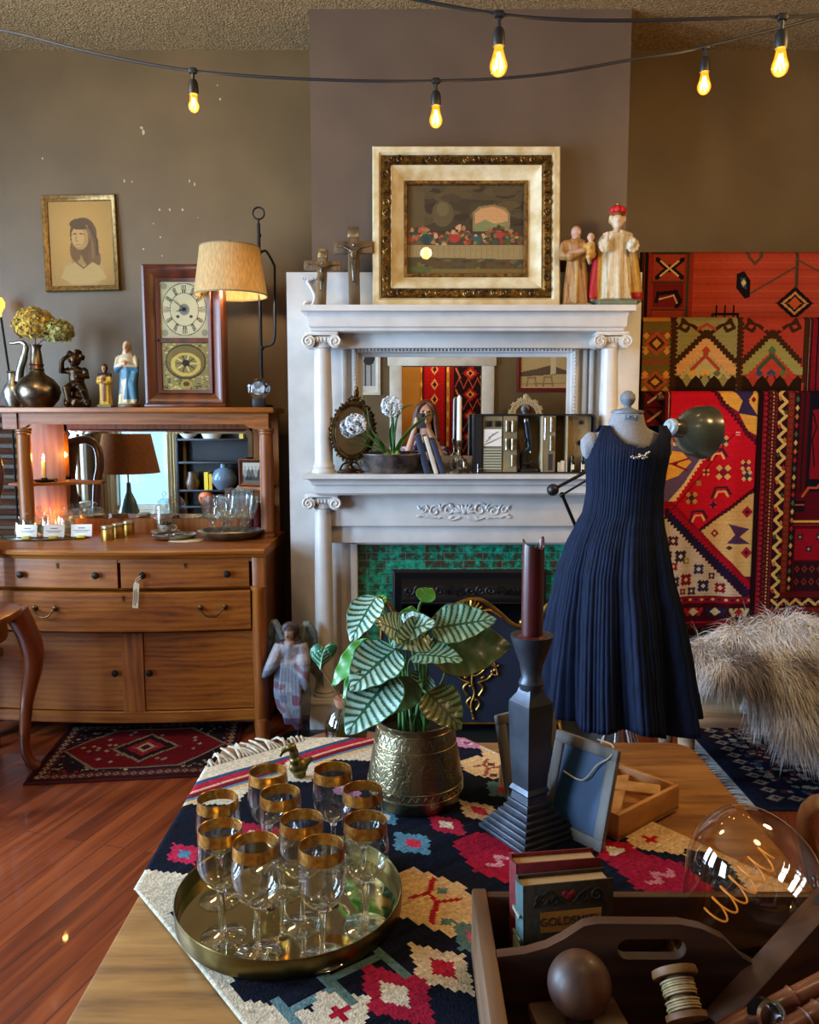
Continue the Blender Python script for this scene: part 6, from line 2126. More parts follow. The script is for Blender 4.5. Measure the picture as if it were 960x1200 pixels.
for k_, x0 in enumerate((789, 866, 952, 1030)):
 bg, inn, mid = (('#8f8450', '#cf9a5c', '#b5a468'), ('#a8392a', '#98904e', '#b5402c'))[k_ % 2]
 w = 73
 c2.R_(x0, 375, x0 + w, 442, bg)
 for (dy, cc, wd) in ((0, BRN, 6), (12, inn, 9), (24, BRN, 3), (32, mid, 12), (48, BRN, 2.5)):
  c2.zz([(x0 + 4, 426 - 4 + dy * .0 + dy), (x0 + w / 2, 390 + dy)], .8, 5, wd, cc).zz([(x0 + w / 2, 390 + dy), (x0 + w - 4, 426 - 4 + dy)], .8, 5, wd, cc)
 for sg in (-1, 1):
  cx_ = x0 + w / 2 + sg * 24
  c2.Lm([(x0 + w / 2, 394), (cx_ - sg * 8, 382), (cx_ + sg * 4, 378), (cx_ + sg * 8, 384), (cx_, 388), (cx_ - sg * 3, 384)], 3.4, BRN)
  c2.Lm([(x0 + w / 2, 380), (x0 + w / 2 + sg * 10, 386)], 3, '#a8402c')
 c2.D(x0 + w / 2, 410, 5, 5, '#a8402c' if k_ % 2 == 0 else '#4f6a3c').Lm([(x0 + w / 2 - 16, 432), (x0 + w / 2, 416), (x0 + w / 2 + 16, 432)], 3, '#a8402c' if k_ % 2 == 0 else '#3d4f3a')
 c2.D(x0 + w / 2, 436, 6, 5, YEL if k_ % 2 == 0 else '#2c4a6a').D(x0 + w / 2 - 14, 436, 5, 4, '#2c4a6a' if k_ % 2 else YEL).D(x0 + w / 2 + 14, 436, 5, 4, '#5a6a3a')
 c2.R_(x0, 443, x0 + w, 460, '#2a1a10')
 for i in range(7):
  c2.D(x0 + 5 + i * 10.6, 444, 5, 5 + 3 * (i % 2), bg if i % 2 else '#2a1a10')
 c2.zz([(x0 - 1, 375), (x0 - 1, 460)], 2.4, 5, 3.6, BRN)
c2.R_(944, 375, 952, 460, '#40141a').R_(946, 375, 947, 460, '#8d7a4c').R_(950, 375, pxr if pxr < 966 else 966, 460, '#7a141f').R_(955, 375, 957, 460, DK).R_(961, 375, 962.5, 460, CRM)
c2.jitter(.1)
hang_rug('hanging_rug', 'brown, cream and red kilim with roof-shaped motifs hanging in the second tier', c2, x2_, XR1, zz(375, Y2), zz(462, Y2), Y2, .006, 1)
Y3 = 4.17
x3, x3b = rx(752, Y3), rx(800, Y3)
c3 = PXC(752, 455, 800, 740, 1.4, '#5a1018')
for y in range(455, 740, 22):
 c3.R_(752, y, 800, y + 2, '#2a1014')
 c3.Lm([(760, y + 5), (776, y + 17)], 3.5, DK).Lm([(776, y + 5), (760, y + 17)], 2, '#a88a60').D(787, y + 11, 5, 7, '#8f2a20').D(787, y + 11, 2, 3, CRM)
c3.R_(752, 455, 756, 740, DK).jitter(.12)
hang_rug('hanging_rug', 'dark red narrow rug mostly hidden behind the dress form and the red rug', c3, x3, x3b, zz(455, Y3), zz(735, Y3), Y3, .008, 2)
Y4 = 4.10
x4, x4b = rx(780, Y4), rx(890, Y4)
def q(x, y):
 return (730 + x * .4, 280 + y * .4)
c4 = PXC(780, 455, 890, 737, 1.9, '#b81424')
Q = lambda L_: [q(*p) for p in L_]
c4.R_(780, 455, 787, 737, '#5a0f1a').R_(784, 455, 785, 737, '#a08050')
c4.P(Q([(262, 435), (402, 435), (402, 600), (365, 575), (330, 520), (290, 490)]), '#7a1322').P(Q([(278, 435), (402, 435), (402, 575), (372, 560), (340, 505), (300, 480)]), '#d0963c')
c4.P(Q([(322, 440), (392, 440), (372, 480), (402, 520), (340, 510), (352, 475)]), '#33264a').D(*q(385, 472), 6, 7, YEL).D(*q(385, 472), 3, 4, '#7a1322')
c4.zz(Q([(265, 440), (330, 520)]), 2, 5, 2, '#3a1420').zz(Q([(330, 520), (402, 600)]), 2, 5, 2, '#3a1420')
c4.P(Q([(130, 590), (200, 600), (245, 640), (200, 710), (140, 790), (130, 790)]), '#d8b98a').P(Q([(130, 600), (195, 608), (235, 642), (190, 710), (130, 780)]), '#5c4a6e')
c4.P(Q([(130, 615), (180, 622), (210, 650), (170, 690), (130, 705)]), '#d69a3a').Lm(Q([(150, 655), (200, 640)]), 2, '#7a1322').Lm(Q([(150, 655), (200, 675)]), 2, '#7a1322').Lm(Q([(145, 655), (165, 655)]), 2, '#7a1322')
c4.zz(Q([(245, 640), (140, 790)]), 1.5, 5, 1.8, '#e0c08c')
c4.P(Q([(232, 852), (370, 745), (402, 720), (402, 1005), (375, 1000)]), '#5a1020').P(Q([(246, 852), (385, 745), (402, 738), (402, 985), (378, 985)]), '#c9a264')
c4.P(Q([(325, 830), (390, 845), (360, 868), (395, 890), (322, 888), (345, 862)]), '#4a2f52').D(*q(288, 858), 5, 5, '#8a1a24').D(*q(288, 858), 2, 2, CRM).D(*q(330, 900), 4, 3, '#3a2a30').D(*q(380, 795), 7, 7, '#9a1c28').D(*q(383, 915), 7, 7, '#9a1c28').D(*q(380, 795), 3, 3, '#2a1a2a').D(*q(383, 915), 3, 3, '#2a1a2a')
c4.zz(Q([(240, 852), (390, 735)]), 1.8, 5, 1.6, '#3a1420').zz(Q([(240, 852), (382, 1000)]), 1.8, 5, 1.6, '#3a1420')
c4.P(Q([(125, 780), (150, 800), (395, 1052), (125, 1052)]), '#bfa98c')
for x, y, r_, cc in ((162, 880, 6, '#4a1c28'), (185, 925, 7, '#2c2430'), (165, 955, 5, '#8a1a24'), (205, 995, 7, '#7d1622'), (245, 965, 6, '#2c3050'), (168, 1000, 6, '#3a2430'), (260, 1015, 7, '#2c2848'), (310, 1020, 6, '#7d1622'), (225, 1030, 5, '#3a2430'), (205, 940, 4, '#8f7a3c'), (150, 920, 4, '#4a1c28'), (195, 1030, 4, '#7d1622'), (285, 985, 4, '#4a1c28')):
 c4.flower(*q(x, y), r_, cc, cc, '#c9b48f')
c4.Lm(Q([(140, 780), (398, 1035)]), 13, '#8a1020').Lm(Q([(145, 795), (390, 1030)]), 8, '#221a30').zz(Q([(150, 785), (400, 1020)]), 2.2, 5, 2.6, '#9c1222').zz(Q([(135, 805), (385, 1045)]), 2.2, 5, 2, '#221a30')
c4.Lm(Q([(145, 800), (240, 690), (330, 570)]), 1.2, '#6e0f1c')
for x, y, r_, a_, b_ in ((305, 680, 8, '#7a1828', '#c9a05c'), (215, 755, 7, '#4a2430', '#b5854c'), (370, 660, 6, '#6a1830', '#cba868'), (280, 775, 5, '#2f2030', '#b5243a'), (300, 590, 6, '#33304a', '#b89a5c'), (255, 680, 4, '#5a1a2a', '#c99a50'), (375, 690, 6, '#33304a', '#d0b070'), (235, 712, 3, '#8a7a3c', '#8a7a3c'), (250, 560, 6, '#6a1020', '#b5854c')):
 c4.flower(*q(x, y), r_, a_, b_, a_)
for x, y in ((300, 735), (235, 805), (285, 625)):
 c4.Lm(Q([(x - 25, y + 20), (x - 15, y - 10), (x + 15, y - 12), (x + 28, y + 8)]), 2.6, '#3a2030').Lm(Q([(x - 15, y + 18), (x - 8, y + 2), (x + 12, y), (x + 20, y + 14)]), 2, '#cfa864')
c4.Lm(Q([(338, 565), (348, 565)]), 1.2, '#e0a0a0').Lm(Q([(338, 572), (348, 572)]), 1.2, '#e0a0a0')
c4.R_(780, 698, 890, 737, '#4a0d18').R_(780, 699, 890, 706, '#8a1522')
for i in range(16):
 c4.D(784 + i * 7, 702.5, 2.4, 2, '#c9a56c' if i % 2 else '#2a2038')
c4.R_(780, 708, 890, 727, '#3a1016')
for i in range(4):
 c4.zz([(786 + i * 27, 717), (806 + i * 27, 717)], 3, 6, 4, ('#8f8a4c', '#9a1c28', '#22233a', '#b5a274')[i]).D(796 + i * 27, 717, 6, 5, ('#22233a', '#b5a274', '#c9b48f', '#9a1c28')[i])
c4.R_(780, 729, 890, 731, '#8a1522')
c4.jitter(.13)
hang_rug('hanging_rug', 'bright red rug with cream and purple lozenges hanging right of the dress form', c4, x4, x4b, zz(455, Y4), zz(737, Y4), Y4, .012, 3)
Y5 = 4.08
x5 = rx(891, Y5)
pxr = 891 + (XR1 - x5) / (rx(960, Y5) - x5) * 69
c5 = PXC(891, 455, pxr, 728, 1.9, '#3a0a12')
wd = pxr - 891
c5.R_(891, 455, 896, 728, '#1f0a0e')
for y in range(455, 728, 6):
 c5.D(899, y, 3, 3, '#8a1a22').D(904, y + 3, 2.4, 2.6, '#5a2018')
c5.R_(906, 455, 913, 712, '#4a1418').R_(896, 455, 897, 728, '#7a1420')
for y in range(456, 712, 4):
 c5.R_(907, y, 908.5, y + 2, '#b58a50').R_(911, y + 1, 912, y + 3, '#7a2a2a')
c5.R_(913, 455, 925, 712, '#2a1216').zz([(919, 455), (919, 712)], 4.4, 16, 2.6, '#c9a860')
for i in range(17):
 c5.D(915.5 if i % 2 else 922.5, 455 + i * 16 - 4, 2.4, 3.4, ('#9c2a22', '#b5702c', '#3d4a2c')[i % 3])
c5.R_(925, 455, 933, 706, '#6a2418')
for y in range(457, 706, 7):
 c5.D(929, y, 2.6, 2.6, '#a0402a').D(929, y, 1.2, 1.2, '#2a1a14')
c5.R_(933, 455, 940, 700, '#20141a')
for y in range(458, 700, 10):
 c5.D(936.5, y, 2.4, 3.6, ('#b5652c', '#9c1c28', '#4a5a3c', '#c9a860')[(y // 10) % 4])
c5.R_(940, 455, pxr, 700, '#4f0c16')
for xa in (944, 950):
 c5.R_(xa, 455, xa + 2, 575, DK)
c5.R_(952, 455, pxr, 575, '#16121c').R_(955, 480, pxr, 560, '#7d101c')
for i in range(8):
 c5.Lm([(956 + i * 9, 485), (960 + i * 9, 500), (956 + i * 9, 515), (960 + i * 9, 545)], 2, '#20141a')
c5.Lm([(948, 580), (955, 570), (965, 570), (972, 560)], 2.5, '#b54a2c').R_(938, 585, 952, 598, '#1c1218').Lm([(940, 590), (950, 590)], 1.5, '#b54a2c')
c5.R_(938, 608, pxr, 611, '#c9a048').R_(938, 613, pxr, 614.5, '#8a1a22')
c5.R_(942, 618, pxr, 655, '#8a101e')
for i in range(10):
 c5.flower(948 + i * 11, 628 + (i % 2) * 14, 4, '#33202c', '#33202c', '#b5855c')
c5.R_(942, 657, pxr, 692, '#2a1218')
for i in range(10):
 for y in (666, 681):
  c5.D(946 + i * 9, y, 3.6, 4.6, '#7a2a20').D(946 + i * 9, y, 1.6, 2, '#2a1218')
c5.R_(925, 693, pxr, 700, '#5a1418').R_(913, 700, pxr, 711, '#2a1216').zz([(915, 705.5), (pxr, 705.5)], 3.4, 15, 2.4, '#c9a860')
for i in range(14):
 c5.D(921 + i * 7.5, 705.5 + (2.5 if i % 2 else -2.5), 2.4, 2, '#9c2a22')
c5.R_(897, 712, pxr, 718, '#6a2018').R_(897, 718, pxr, 728, '#40101a')
for x in range(900, int(pxr), 6):
 c5.D(x, 722, 2, 2.4, '#8a1a22')
c5.jitter(.12)
hang_rug('hanging_rug', 'deep red rug with cream zigzag border at the far right of the hanging rugs', c5, x5, XR1, zz(455, Y5), zz(728, Y5), Y5, .01, 4)
rk = thing('rug_rack', 'wooden rack with three rails carrying the hanging rugs by the back wall', 'rack', ((x1_ + XR1) / 2, 4.3, 0), 0)
for Y_, py in ((Y1, 298), (Y2, 375), (Y4, 455)):
 zt_ = zz(py, Y_) - .045
 MB().cyl((x1_ + .05, Y_ + .022, zt_), (XR1 - .05, Y_ + .022, zt_), .014, seg=12).build('rail', M['old_wood'], rk, True)
for x in (x1_ + .2, XR1 - .1):
 MB().bb(x - .02, x + .02, 4.345, 4.385, 0, zz(302, Y1)).bb(x - .02, x + .02, 4.12, 4.36, zz(462, Y4) - .06, zz(462, Y4) - .03).bb(x - .02, x + .02, 4.235, 4.36, zz(382, Y2) - .06, zz(382, Y2) - .03).build('upright', M['old_wood'], rk, True)
BY0, BY1, BZ = 3.1, 3.5, .335
bx0 = W(786, 840, BY0).x
bn = thing('wooden_bench', 'low pale wooden bench with round legs under the fur throw', 'bench', (bx0 + .6, 3.3, 0), 0)
PALE = WOOD('pale_bench_wood', '#7d6248', '#b59a78', 'x', 1.0, rough=.6, coat=0)
MB().bb(bx0, bx0 + 1.3, BY0, BY1, BZ - .055, BZ, .012).build('seat', PALE, bn, True)
for x in (bx0 + .09, bx0 + 1.2):
 for y in (BY0 + .07, BY1 - .07):
  MB().lathe([(0, 0), (.026, 0), (.036, BZ - .05), (0, BZ - .05)], (x, y, 0), 18).build('leg', PALE, bn, True)
th = thing('fur_throw', 'shaggy cream and grey-brown sheepskin throw heaped over the low bench', 'throw', (bx0 + .6, 3.3, BZ), 0)
m = MB()
def E(px, py, Y, r):
 m.ell(W(px, py, Y), r)
E(850, 778, 3.34, (.2, .17, .09))
E(890, 770, 3.36, (.22, .2, .14))
E(930, 765, 3.36, (.25, .2, .15))
E(985, 770, 3.34, (.25, .2, .16))
E(925, 815, 3.14, (.17, .11, .15))
E(975, 825, 3.12, (.2, .11, .18))
E(1030, 810, 3.2, (.2, .15, .16))
E(872, 790, 3.17, (.13, .09, .07))
E(945, 855, 3.03, (.11, .05, .10))
E(985, 865, 3.01, (.13, .05, .11))
hide = sculpt('hide', m, .02, P('hide_under_fur', '#8a7a68', rough=1), th, None, world=True, smooth=3)
me = hide.data
me.calc_loop_triangles()
nt = len(me.loop_triangles)
areas = np.array([t.area for t in me.loop_triangles])
Mw = rootm(th)
NS = 42000
pick = rng.choice(nt, NS, p=areas / areas.sum())
verts, faces, cl = [], [], []
c_cream, c_tan, c_dark, c_white = (np.array(lin(h_)) for h_ in ('#d9d7d4', '#b0a69e', '#6a6262', '#e6e7ea'))
for ti in pick:
 t = me.loop_triangles[int(ti)]
 a_, b_ = random.random(), random.random()
 if a_ + b_ > 1:
  a_, b_ = 1 - a_, 1 - b_
 v0, v1, v2 = (me.vertices[i].co for i in t.vertices)
 p = v0 + (v1 - v0) * a_ + (v2 - v0) * b_
 n_ = Vector(t.normal)
 if n_.z < -.6:
  continue
 wp = Mw @ p
 nz1 = noise.noise(wp * 5.0)
 nz2 = noise.noise(wp * 9.0 + Vector((7, 3, 1)))
 flow = Vector((.35 * nz1 + .15, -.55, -.75 + .25 * nz2))
 d = (n_ * .75 + flow * (.8 + .3 * random.random()) + Vector((random.uniform(-.3, .3), random.uniform(-.3, .3), random.uniform(-.2, .2)))).normalized()
 L_ = random.uniform(.07, .135)
 w_ = random.uniform(.0009, .0018)
 x_, y_, _ = frame_from(d)
 an = random.uniform(0, 6.28)
 sd = x_ * cos(an) + y_ * sin(an)
 dn = Vector((0, -.1, -1))
 p1 = p + d * L_ * .5
 d2 = (d + dn * .7 + Vector((random.uniform(-.25, .25), 0, random.uniform(-.15, .15)))).normalized()
 p2 = p1 + d2 * L_ * .5
 if (Mw @ p2).z < .012:
  continue
 i0 = len(verts)
 verts += [p - sd * w_, p + sd * w_, p1 + sd * w_ * .7, p1 - sd * w_ * .7, p2]
 faces += [(i0, i0 + 1, i0 + 2, i0 + 3), (i0 + 3, i0 + 2, i0 + 4)]
 k_ = nz1 * .9 + .35 * nz2 + .15 * random.uniform(-1, 1)
 low = max(0, min(1, (.42 - wp.z) / .25))
 if k_ > .28:
  c = c_dark * .6 + c_tan * .4
 elif k_ > .08:
  c = c_tan
 elif k_ > -.25:
  c = c_cream
 else:
  c = c_white
 c = c * (1 - .5 * low) + c_white * .5 * low  # lower strands painted whiter to stand in for daylight falling on them
 c = c * random.uniform(.75, 1.15)
 cl += [c, c]
mf_ = bpy.data.meshes.new('fur_pile')
mf_.from_pydata([tuple(v) for v in verts], [], faces)
colour_faces(mf_, np.array(cl, dtype=np.float32))
link('fur_pile', mf_, COLM('wool_fibre', rough=.75, spec=.3), th, sharp=0, kind='stuff')
def floor_rug(label, cv, P0, ex, ey, w, l, thick=.008, fr=None):
 """P0 corner; ex, ey unit directions"""
 P0, ex, ey = Vector(P0), Vector(ex), Vector(ey)
 rt = thing('floor_rug', label, 'rug', P0, 0)
 def fn(u, v):
  return ex * (u * w) + ey * (v * l) + Vector((0, 0, thick + .0015 * sin(u * 19 + v * 7)))
 sheet('woven_field', cv.w, cv.h, fn, cv.a, M['rug'], rt, thick=thick)
 if fr:
  m = MB()
  for i in range(int(l / .008)):
   v = i * .008
   a = ey * v + Vector((0, 0, .006))
   b = a - ex * random.uniform(.05, .085) + ey * random.uniform(-.02, .02) - Vector((0, 0, .003))
   m.tube([a, a.lerp(b, .5) + Vector((0, 0, .003)), b], [.0022, .0022, .0012], 4)
  m.build('fringe', P('cream_fringe', '#a9a8a2', rough=.95), rt, kind='stuff')
 return rt
cv = CV(170, 120, '#141826')
cv.rect(0, 0, 170, 120, '#1a1f30').rect(6, 6, 170, 114, '#24181f').rect(8, 8, 170, 112, '#161b2b')
for x in range(10, 170, 9):
 for y in (11, 108):
  cv.dia(x, y, 3, 3, '#8a7f6a').dia(x, y, 1.5, 1.5, '#5a1a22')
for y in range(12, 110, 9):
 cv.dia(11, y, 3, 3, '#8a7f6a').dia(11, y, 1.5, 1.5, '#5a1a22')
for k_ in range(900):
 x, y = random.uniform(16, 168), random.uniform(16, 104)
 cv.ellip(x, y, random.uniform(.8, 2.6), random.uniform(.8, 2.4), random.choice(['#8c8270', '#a09680', '#5c2028', '#6c6656', '#3c4258', '#7a7262']))
for k_ in range(50):
 x, y = random.uniform(18, 165), random.uniform(18, 102)
 cv.line([(x, y), (x + random.uniform(-9, 9), y + random.uniform(-6, 6))], 1.2, random.choice(['#8c8270', '#5c5a4c']))
 cv.ellip(x, y, 3.2, 2.8, '#4a1a22').ellip(x, y, 1.4, 1.2, '#a09680')
cv.jitter(.15)
floor_rug('dark navy floral rug with a pale fringe on the floor below the bench', cv, (1.33, 2.98, 0), (1, 0, 0), (0, 1, 0), 1.62, .93, fr=True)
cv = CV(190, 120, '#3a1416')
cv.rect(3, 3, 187, 117, '#241012').rect(6, 6, 184, 114, '#4a1a1c')
for x in range(8, 186, 8):
 for y in (10, 110):
  cv.dia(x, y, 3.4, 3.4, '#6e6450').dia(x, y, 1.6, 1.6, '#3a1416')
for y in range(10, 112, 8):
 for x in (10, 180):
  cv.dia(x, y, 3.4, 3.4, '#8f8268').dia(x, y, 1.6, 1.6, '#3a1416')
cv.rect(16, 16, 174, 104, '#20131a')
for k_ in range(220):
 cv.ellip(random.uniform(16, 174), random.uniform(16, 104), random.uniform(.8, 2.4), random.uniform(.8, 2), random.choice(['#7d735c', '#5a5444', '#6a2026', '#96896c']))
cv.hexa(95, 60, 82, 40, '#6e6450', .5).hexa(95, 60, 79, 38, '#5e1218', .5)
for k_ in range(70):
 x, y = random.uniform(30, 160), random.uniform(26, 94)
 if abs(x - 95) / 79 + abs(y - 60) / 38 * .5 < .85:
  cv.dia(x, y, 2.6, 2.4, random.choice(['#3a1820', '#7d735c', '#5a1018', '#8f8268']))
cv.dia(95, 60, 36, 30, '#786c54', 2).dia(95, 60, 32, 26, '#241218', 2).dia(95, 60, 22, 18, '#7a1a20', 2).dia(95, 60, 12, 10, '#96896c', 2).dia(95, 60, 7, 6, '#3a1418', 2)
cv.jitter(.15)
P0 = WZ(27, 921, 0)
P1 = WZ(272, 909, 0)
ex = (P1 - P0)
w_ = ex.length
ex = ex.normalized()
floor_rug('small red rug with a diamond medallion on the floorboards under the dresser', cv, (P0.x, P0.y, 0), ex, Vector((-ex.y, ex.x, 0)), w_, .66)
TZ = .76
tx0, tx1, ty0, ty1 = -.415, .628, .5, 1.782
OAKT = WOOD('worn_table_oak', '#52341a', '#8a5e2c', 'x', 3.0, rough=.45, coat=.15, c3='#a8783c', wav=7, bump=.15)
tb = thing('oak_table', 'worn golden oak table with rounded corners in the foreground, half covered by a kilim', 'table', ((tx0 + tx1) / 2, 1.15, 0), 0)
r = .05
poly = []
for cx_, cy_q, a0 in ((tx1 - r, ty1 - r, 0), (tx0 + r, ty1 - r, 90), (tx0 + r, ty0 + r, 180), (tx1 - r, ty0 + r, 270)):
 poly += [(cx_ + r * cos(R(a0 + 15 * i)), cy_q + r * sin(R(a0 + 15 * i))) for i in range(7)]
MB().prism(poly, TZ - .03, TZ, bev=.006).build('table_top', OAKT, tb, True)
ap_ = MB()
MB().bb(tx0 + .06, tx1 - .06, ty1 - .09, ty1 - .07, TZ - .12, TZ - .03).bb(tx0 + .06, tx1 - .06, ty0 + .07, ty0 + .09, TZ - .12, TZ - .03).bb(tx0 + .06, tx0 + .08, ty0 + .09, ty1 - .09, TZ - .12, TZ - .03).bb(tx1 - .08, tx1 - .06, ty0 + .09, ty1 - .09, TZ - .12, TZ - .03).build('apron', OAKT, tb, True)
for x in (tx0 + .08, tx1 - .08):
 for y in (ty0 + .09, ty1 - .09):
  MB().lathe([(0, 0), (.022, 0), (.026, .05), (.02, .08), (.03, .2), (.034, .45), (.026, .56), (.034, .6), (.034, TZ - .03), (0, TZ - .03)], (x, y, 0), 20).build('leg', OAKT, tb, True)
eu = Vector((.785, .62, 0)).normalized()
ev = Vector((eu.y, -eu.x, 0))
A = Vector((-.42, 1.185, 0))
KU, KV0, KV1 = .80, -.345, .80
NU_, NV_ = 190, 272
kk = NU_ / KU
def cell(px, py):
 p = WZ(px, py, TZ) - A
 p.z = 0
 return (p.dot(eu) * kk, (p.dot(ev) - KV0) * kk)
cv = CV(NU_, NV_, '#141826')
for i in range(40):
 y = random.randrange(0, NV_)
 cv.rect(0, y, NU_, y + random.randrange(2, 6), random.choice(['#12151f', '#171b29', '#181620', '#11141d']))
KC, KT, KR, KP, KB, KG = '#c9bfa8', '#cba877', '#9c1a34', '#b87aa0', '#4f7f98', '#54706c'
for side in (0, 1):
 cv.rect(*((0, 0, 4, NV_) if side == 0 else (NU_ - 4, 0, NU_, NV_)), KC if side == 0 else KT)
 for i in range(6):
  cyy = 40 + i * 46
  for j in range(9):
   hh_ = 18 - j * 2
   col = KC if side == 0 else KT
   if side == 0:
    cv.rect(0, cyy - hh_, 4 + (j + 1) * 1.6, cyy + hh_, col)
   else:
    cv.rect(NU_ - 4 - (j + 1) * 1.6, cyy - hh_, NU_, cyy + hh_, col)
for j in range(14):
 cv.rect(0, 0, 26 - j * 1.8, 44 + j * 1.6, KC)
for a, b_, c_ in ((0, 12, KC), (12, 15, '#2c4a6a'), (15, 20, '#a02438'), (20, 22, '#c9967a'), (22, 26, '#6a1a2a'), (26, 28, KB), (28, 31, KT)):
 cv.rect(0, a, NU_, b_, c_)
for i in range(5):
 cxx = 20 + i * 38
 for j in range(8):
  cv.rect(cxx - 14 + j * 1.8, 31 + j * 1.6, cxx + 14 - j * 1.8, 33 + j * 1.6, KC)
def motif(px, py, rx_, ry_, c1, c2, kind=0, c3=None):
 x, y = cell(px, py)
 rx_, ry_ = rx_ * (.74 if kind != 1 else .58), ry_ * (.98 if kind != 1 else .62)
 if kind == 0:       # stepped lozenge with inner lozenge and cross
  cv.dia(x, y, rx_, ry_, c1, 1.5)
  cv.hexa(x, y, rx_ * .72, ry_ * .55, c1, .4, 1)
  cv.dia(x, y, rx_ * .42, ry_ * .42, c3 or KC, 1)
  cv.cross(x, y, min(rx_, ry_) * .3, c2, 1)
 elif kind == 1:     # large oval medallion with branching line
  cv.hexa(x, y, rx_, ry_, c1, .45, 2)
  cv.line([(x - rx_ * .6, y + ry_ * .5), (x, y + ry_ * .1), (x + rx_ * .1, y - ry_ * .2), (x + rx_ * .6, y - ry_ * .5)], 1.6, c2)
  cv.line([(x, y + ry_ * .1), (x + rx_ * .5, y + ry_ * .3)], 1.6, c2).line([(x - rx_ * .4, y - ry_ * .3), (x + rx_ * .1, y - ry_ * .2)], 1.6, c2)
  cv.dia(x - rx_ * .35, y + ry_ * .65, 2.4, 2.4, c3 or KG).dia(x + rx_ * .4, y - ry_ * .1, 2, 2, c3 or KG)
 elif kind == 2:     # toothed lozenge with zigzag inside
  cv.hexa(x, y, rx_, ry_, c1, .5, 2)
  cv.line([(x - rx_ * .5, y), (x - rx_ * .2, y + 3), (x, y - 3), (x + rx_ * .25, y + 3), (x + rx_ * .5, y)], 1.8, c2)
 elif kind == 3:
  cv.line([(x - rx_, y), (x + rx_, y)], 3, c1).line([(x - rx_, y - ry_), (x - rx_, y + ry_)], 3, c1).line([(x + rx_, y - ry_), (x + rx_, y + ry_)], 3, c1)
for a in ((522, 972, 10, 12, '#a3243f', KC, 0), (585, 1012, 19, 22, KR, '#c98a95', 2), (481, 993, 11, 12, KB, '#b5304a', 0, '#b5304a'), (505, 1060, 26, 33, KT, '#a3202e', 1, KG), (558, 1107, 11, 13, KG, '#b5566a', 0, '#b5566a'),
    (515, 1140, 13, 16, '#c4ab86', '#a3202e', 0, '#a3202e'), (462, 1172, 15, 18, '#9a1f38', KC, 0), (362, 1178, 11, 6, '#5c7a80', KC, 3), (395, 1195, 16, 12, KC, KR, 0), (214, 1006, 9, 11, '#b5284a', KB, 0, KB),
    (560, 955, 11, 14, '#c0a887', '#b5304a', 0, '#a3243f'), (590, 930, 13, 12, '#4f6f70', '#b5304a', 0, '#b5304a'), (568, 903, 20, 22, KT, '#8a4a3c', 1, '#54322c'), (582, 880, 7, 5, KC, KC, 3), (545, 874, 11, 11, KP, '#8a4a70', 0), (480, 952, 10, 10, KG, KR, 0, KR),
    (722, 1003, 14, 14, '#9c1a30', KC, 0), (770, 1032, 19, 20, '#8f1830', '#b56a70', 2), (760, 988, 15, 17, KT, '#b5202a', 0, KT), (448, 962, 9, 9, '#4f7f98', KC, 0), (415, 1140, 14, 12, KG, KR, 3), (640, 1150, 16, 18, KT, KR, 0),
    (350, 905, 12, 13, KC, KR, 0), (300, 985, 14, 16, '#a3243f', KC, 0), (385, 1010, 20, 22, KT, KR, 1), (405, 930, 10, 11, '#b87aa0', KC, 0), (430, 1060, 14, 16, KB, KR, 0), (330, 1080, 16, 18, KR, KC, 0)):
 motif(*a)
cv.jitter(.13)
def drape(x, y):
 """a point of the flat cloth laid on the table, folded down past its edges"""
 z = TZ + .0045
 e = .006
 if x < tx0 - e:
  d = tx0 - e - x
  t = min(d, .02)
  x, z = tx0 - e - .25 * t, z - d + .3 * t
 if y > ty1 + e:
  d = y - ty1 - e
  t = min(d, .02)
  y, z = ty1 + e + .25 * t, z - d + .3 * t
 if x > tx1 + e:
  d = x - tx1 - e
  x, z = tx1 + e, z - d
 if y < ty0 - e:
  d = ty0 - e - y
  y, z = ty0 - e, z - d
 return Vector((x, y, z))
kl = thing('kilim_cloth', 'dark kilim with cream, red and blue stepped lozenges spread cornerwise over the oak table', 'kilim', (0, 1.2, TZ), 0)
def kf(u, v):
 p = A + eu * (u * KU) + ev * (KV0 + (KV1 - KV0) * v)
 q_ = drape(p.x, p.y)
 q_.z += .0012 * sin(u * 21 + 3 * v) * sin(v * 17)
 return q_ - Vector((0, 1.2, TZ))
sheet('woven_field', NU_, NV_, kf, cv.a, M['rug'], kl, thick=.0035)
fg = MB()
for i in range(88):
 u = (i + .5) / 88
 a_ = random.uniform(-.012, .012)
 L_ = random.uniform(.05, .085)
 pts = []
 for t in (0, .35, .7, 1):
  p = A + eu * (u * KU + a_ * t * 2) + ev * (KV0 - L_ * t)
  q_ = drape(p.x, p.y)
  pts.append(q_ - Vector((0, 1.2, TZ)) + Vector((0, 0, .002 + .004 * sin(t * 3))))
 fg.tube(pts, [.003, .0034, .003, .0022], 6)
fg.build('fringe', P('cotton_fringe', '#c4bcaa', rough=.95, c2='#9c8a6e', scale=50), kl, kind='stuff')
CZ = TZ + .006
TC = Vector((-.176, 1.137, CZ))
ty_ = thing('brass_tray', 'round mirrored brass tray holding ten gold-rimmed wine glasses on the kilim', 'tray', TC, 0)
TR = .164
MB().lathe([(0, 0), (TR - .004, 0), (TR, .004), (TR + .001, .03), (TR, .032), (TR - .002, .03), (TR - .003, .006), (0, .006)], seg=72).build('rim', P('antique_brass', '#7d6a3c', rough=.3, metal=1, c2='#5a4a28', scale=14), ty_)
MB().lathe([(0, .006), (TR - .0035, .006), (TR - .0035, .0075), (0, .0075)], seg=64).build('mirror_plate', P('gold_tinted_mirror', '#cfc6a4', rough=.05, metal=1), ty_)
GZ = CZ + .0077
GOLDRIM = P('gold_band', '#d8a652', rough=.28, metal=1, c2='#b57a34', scale=140, bump=.25)
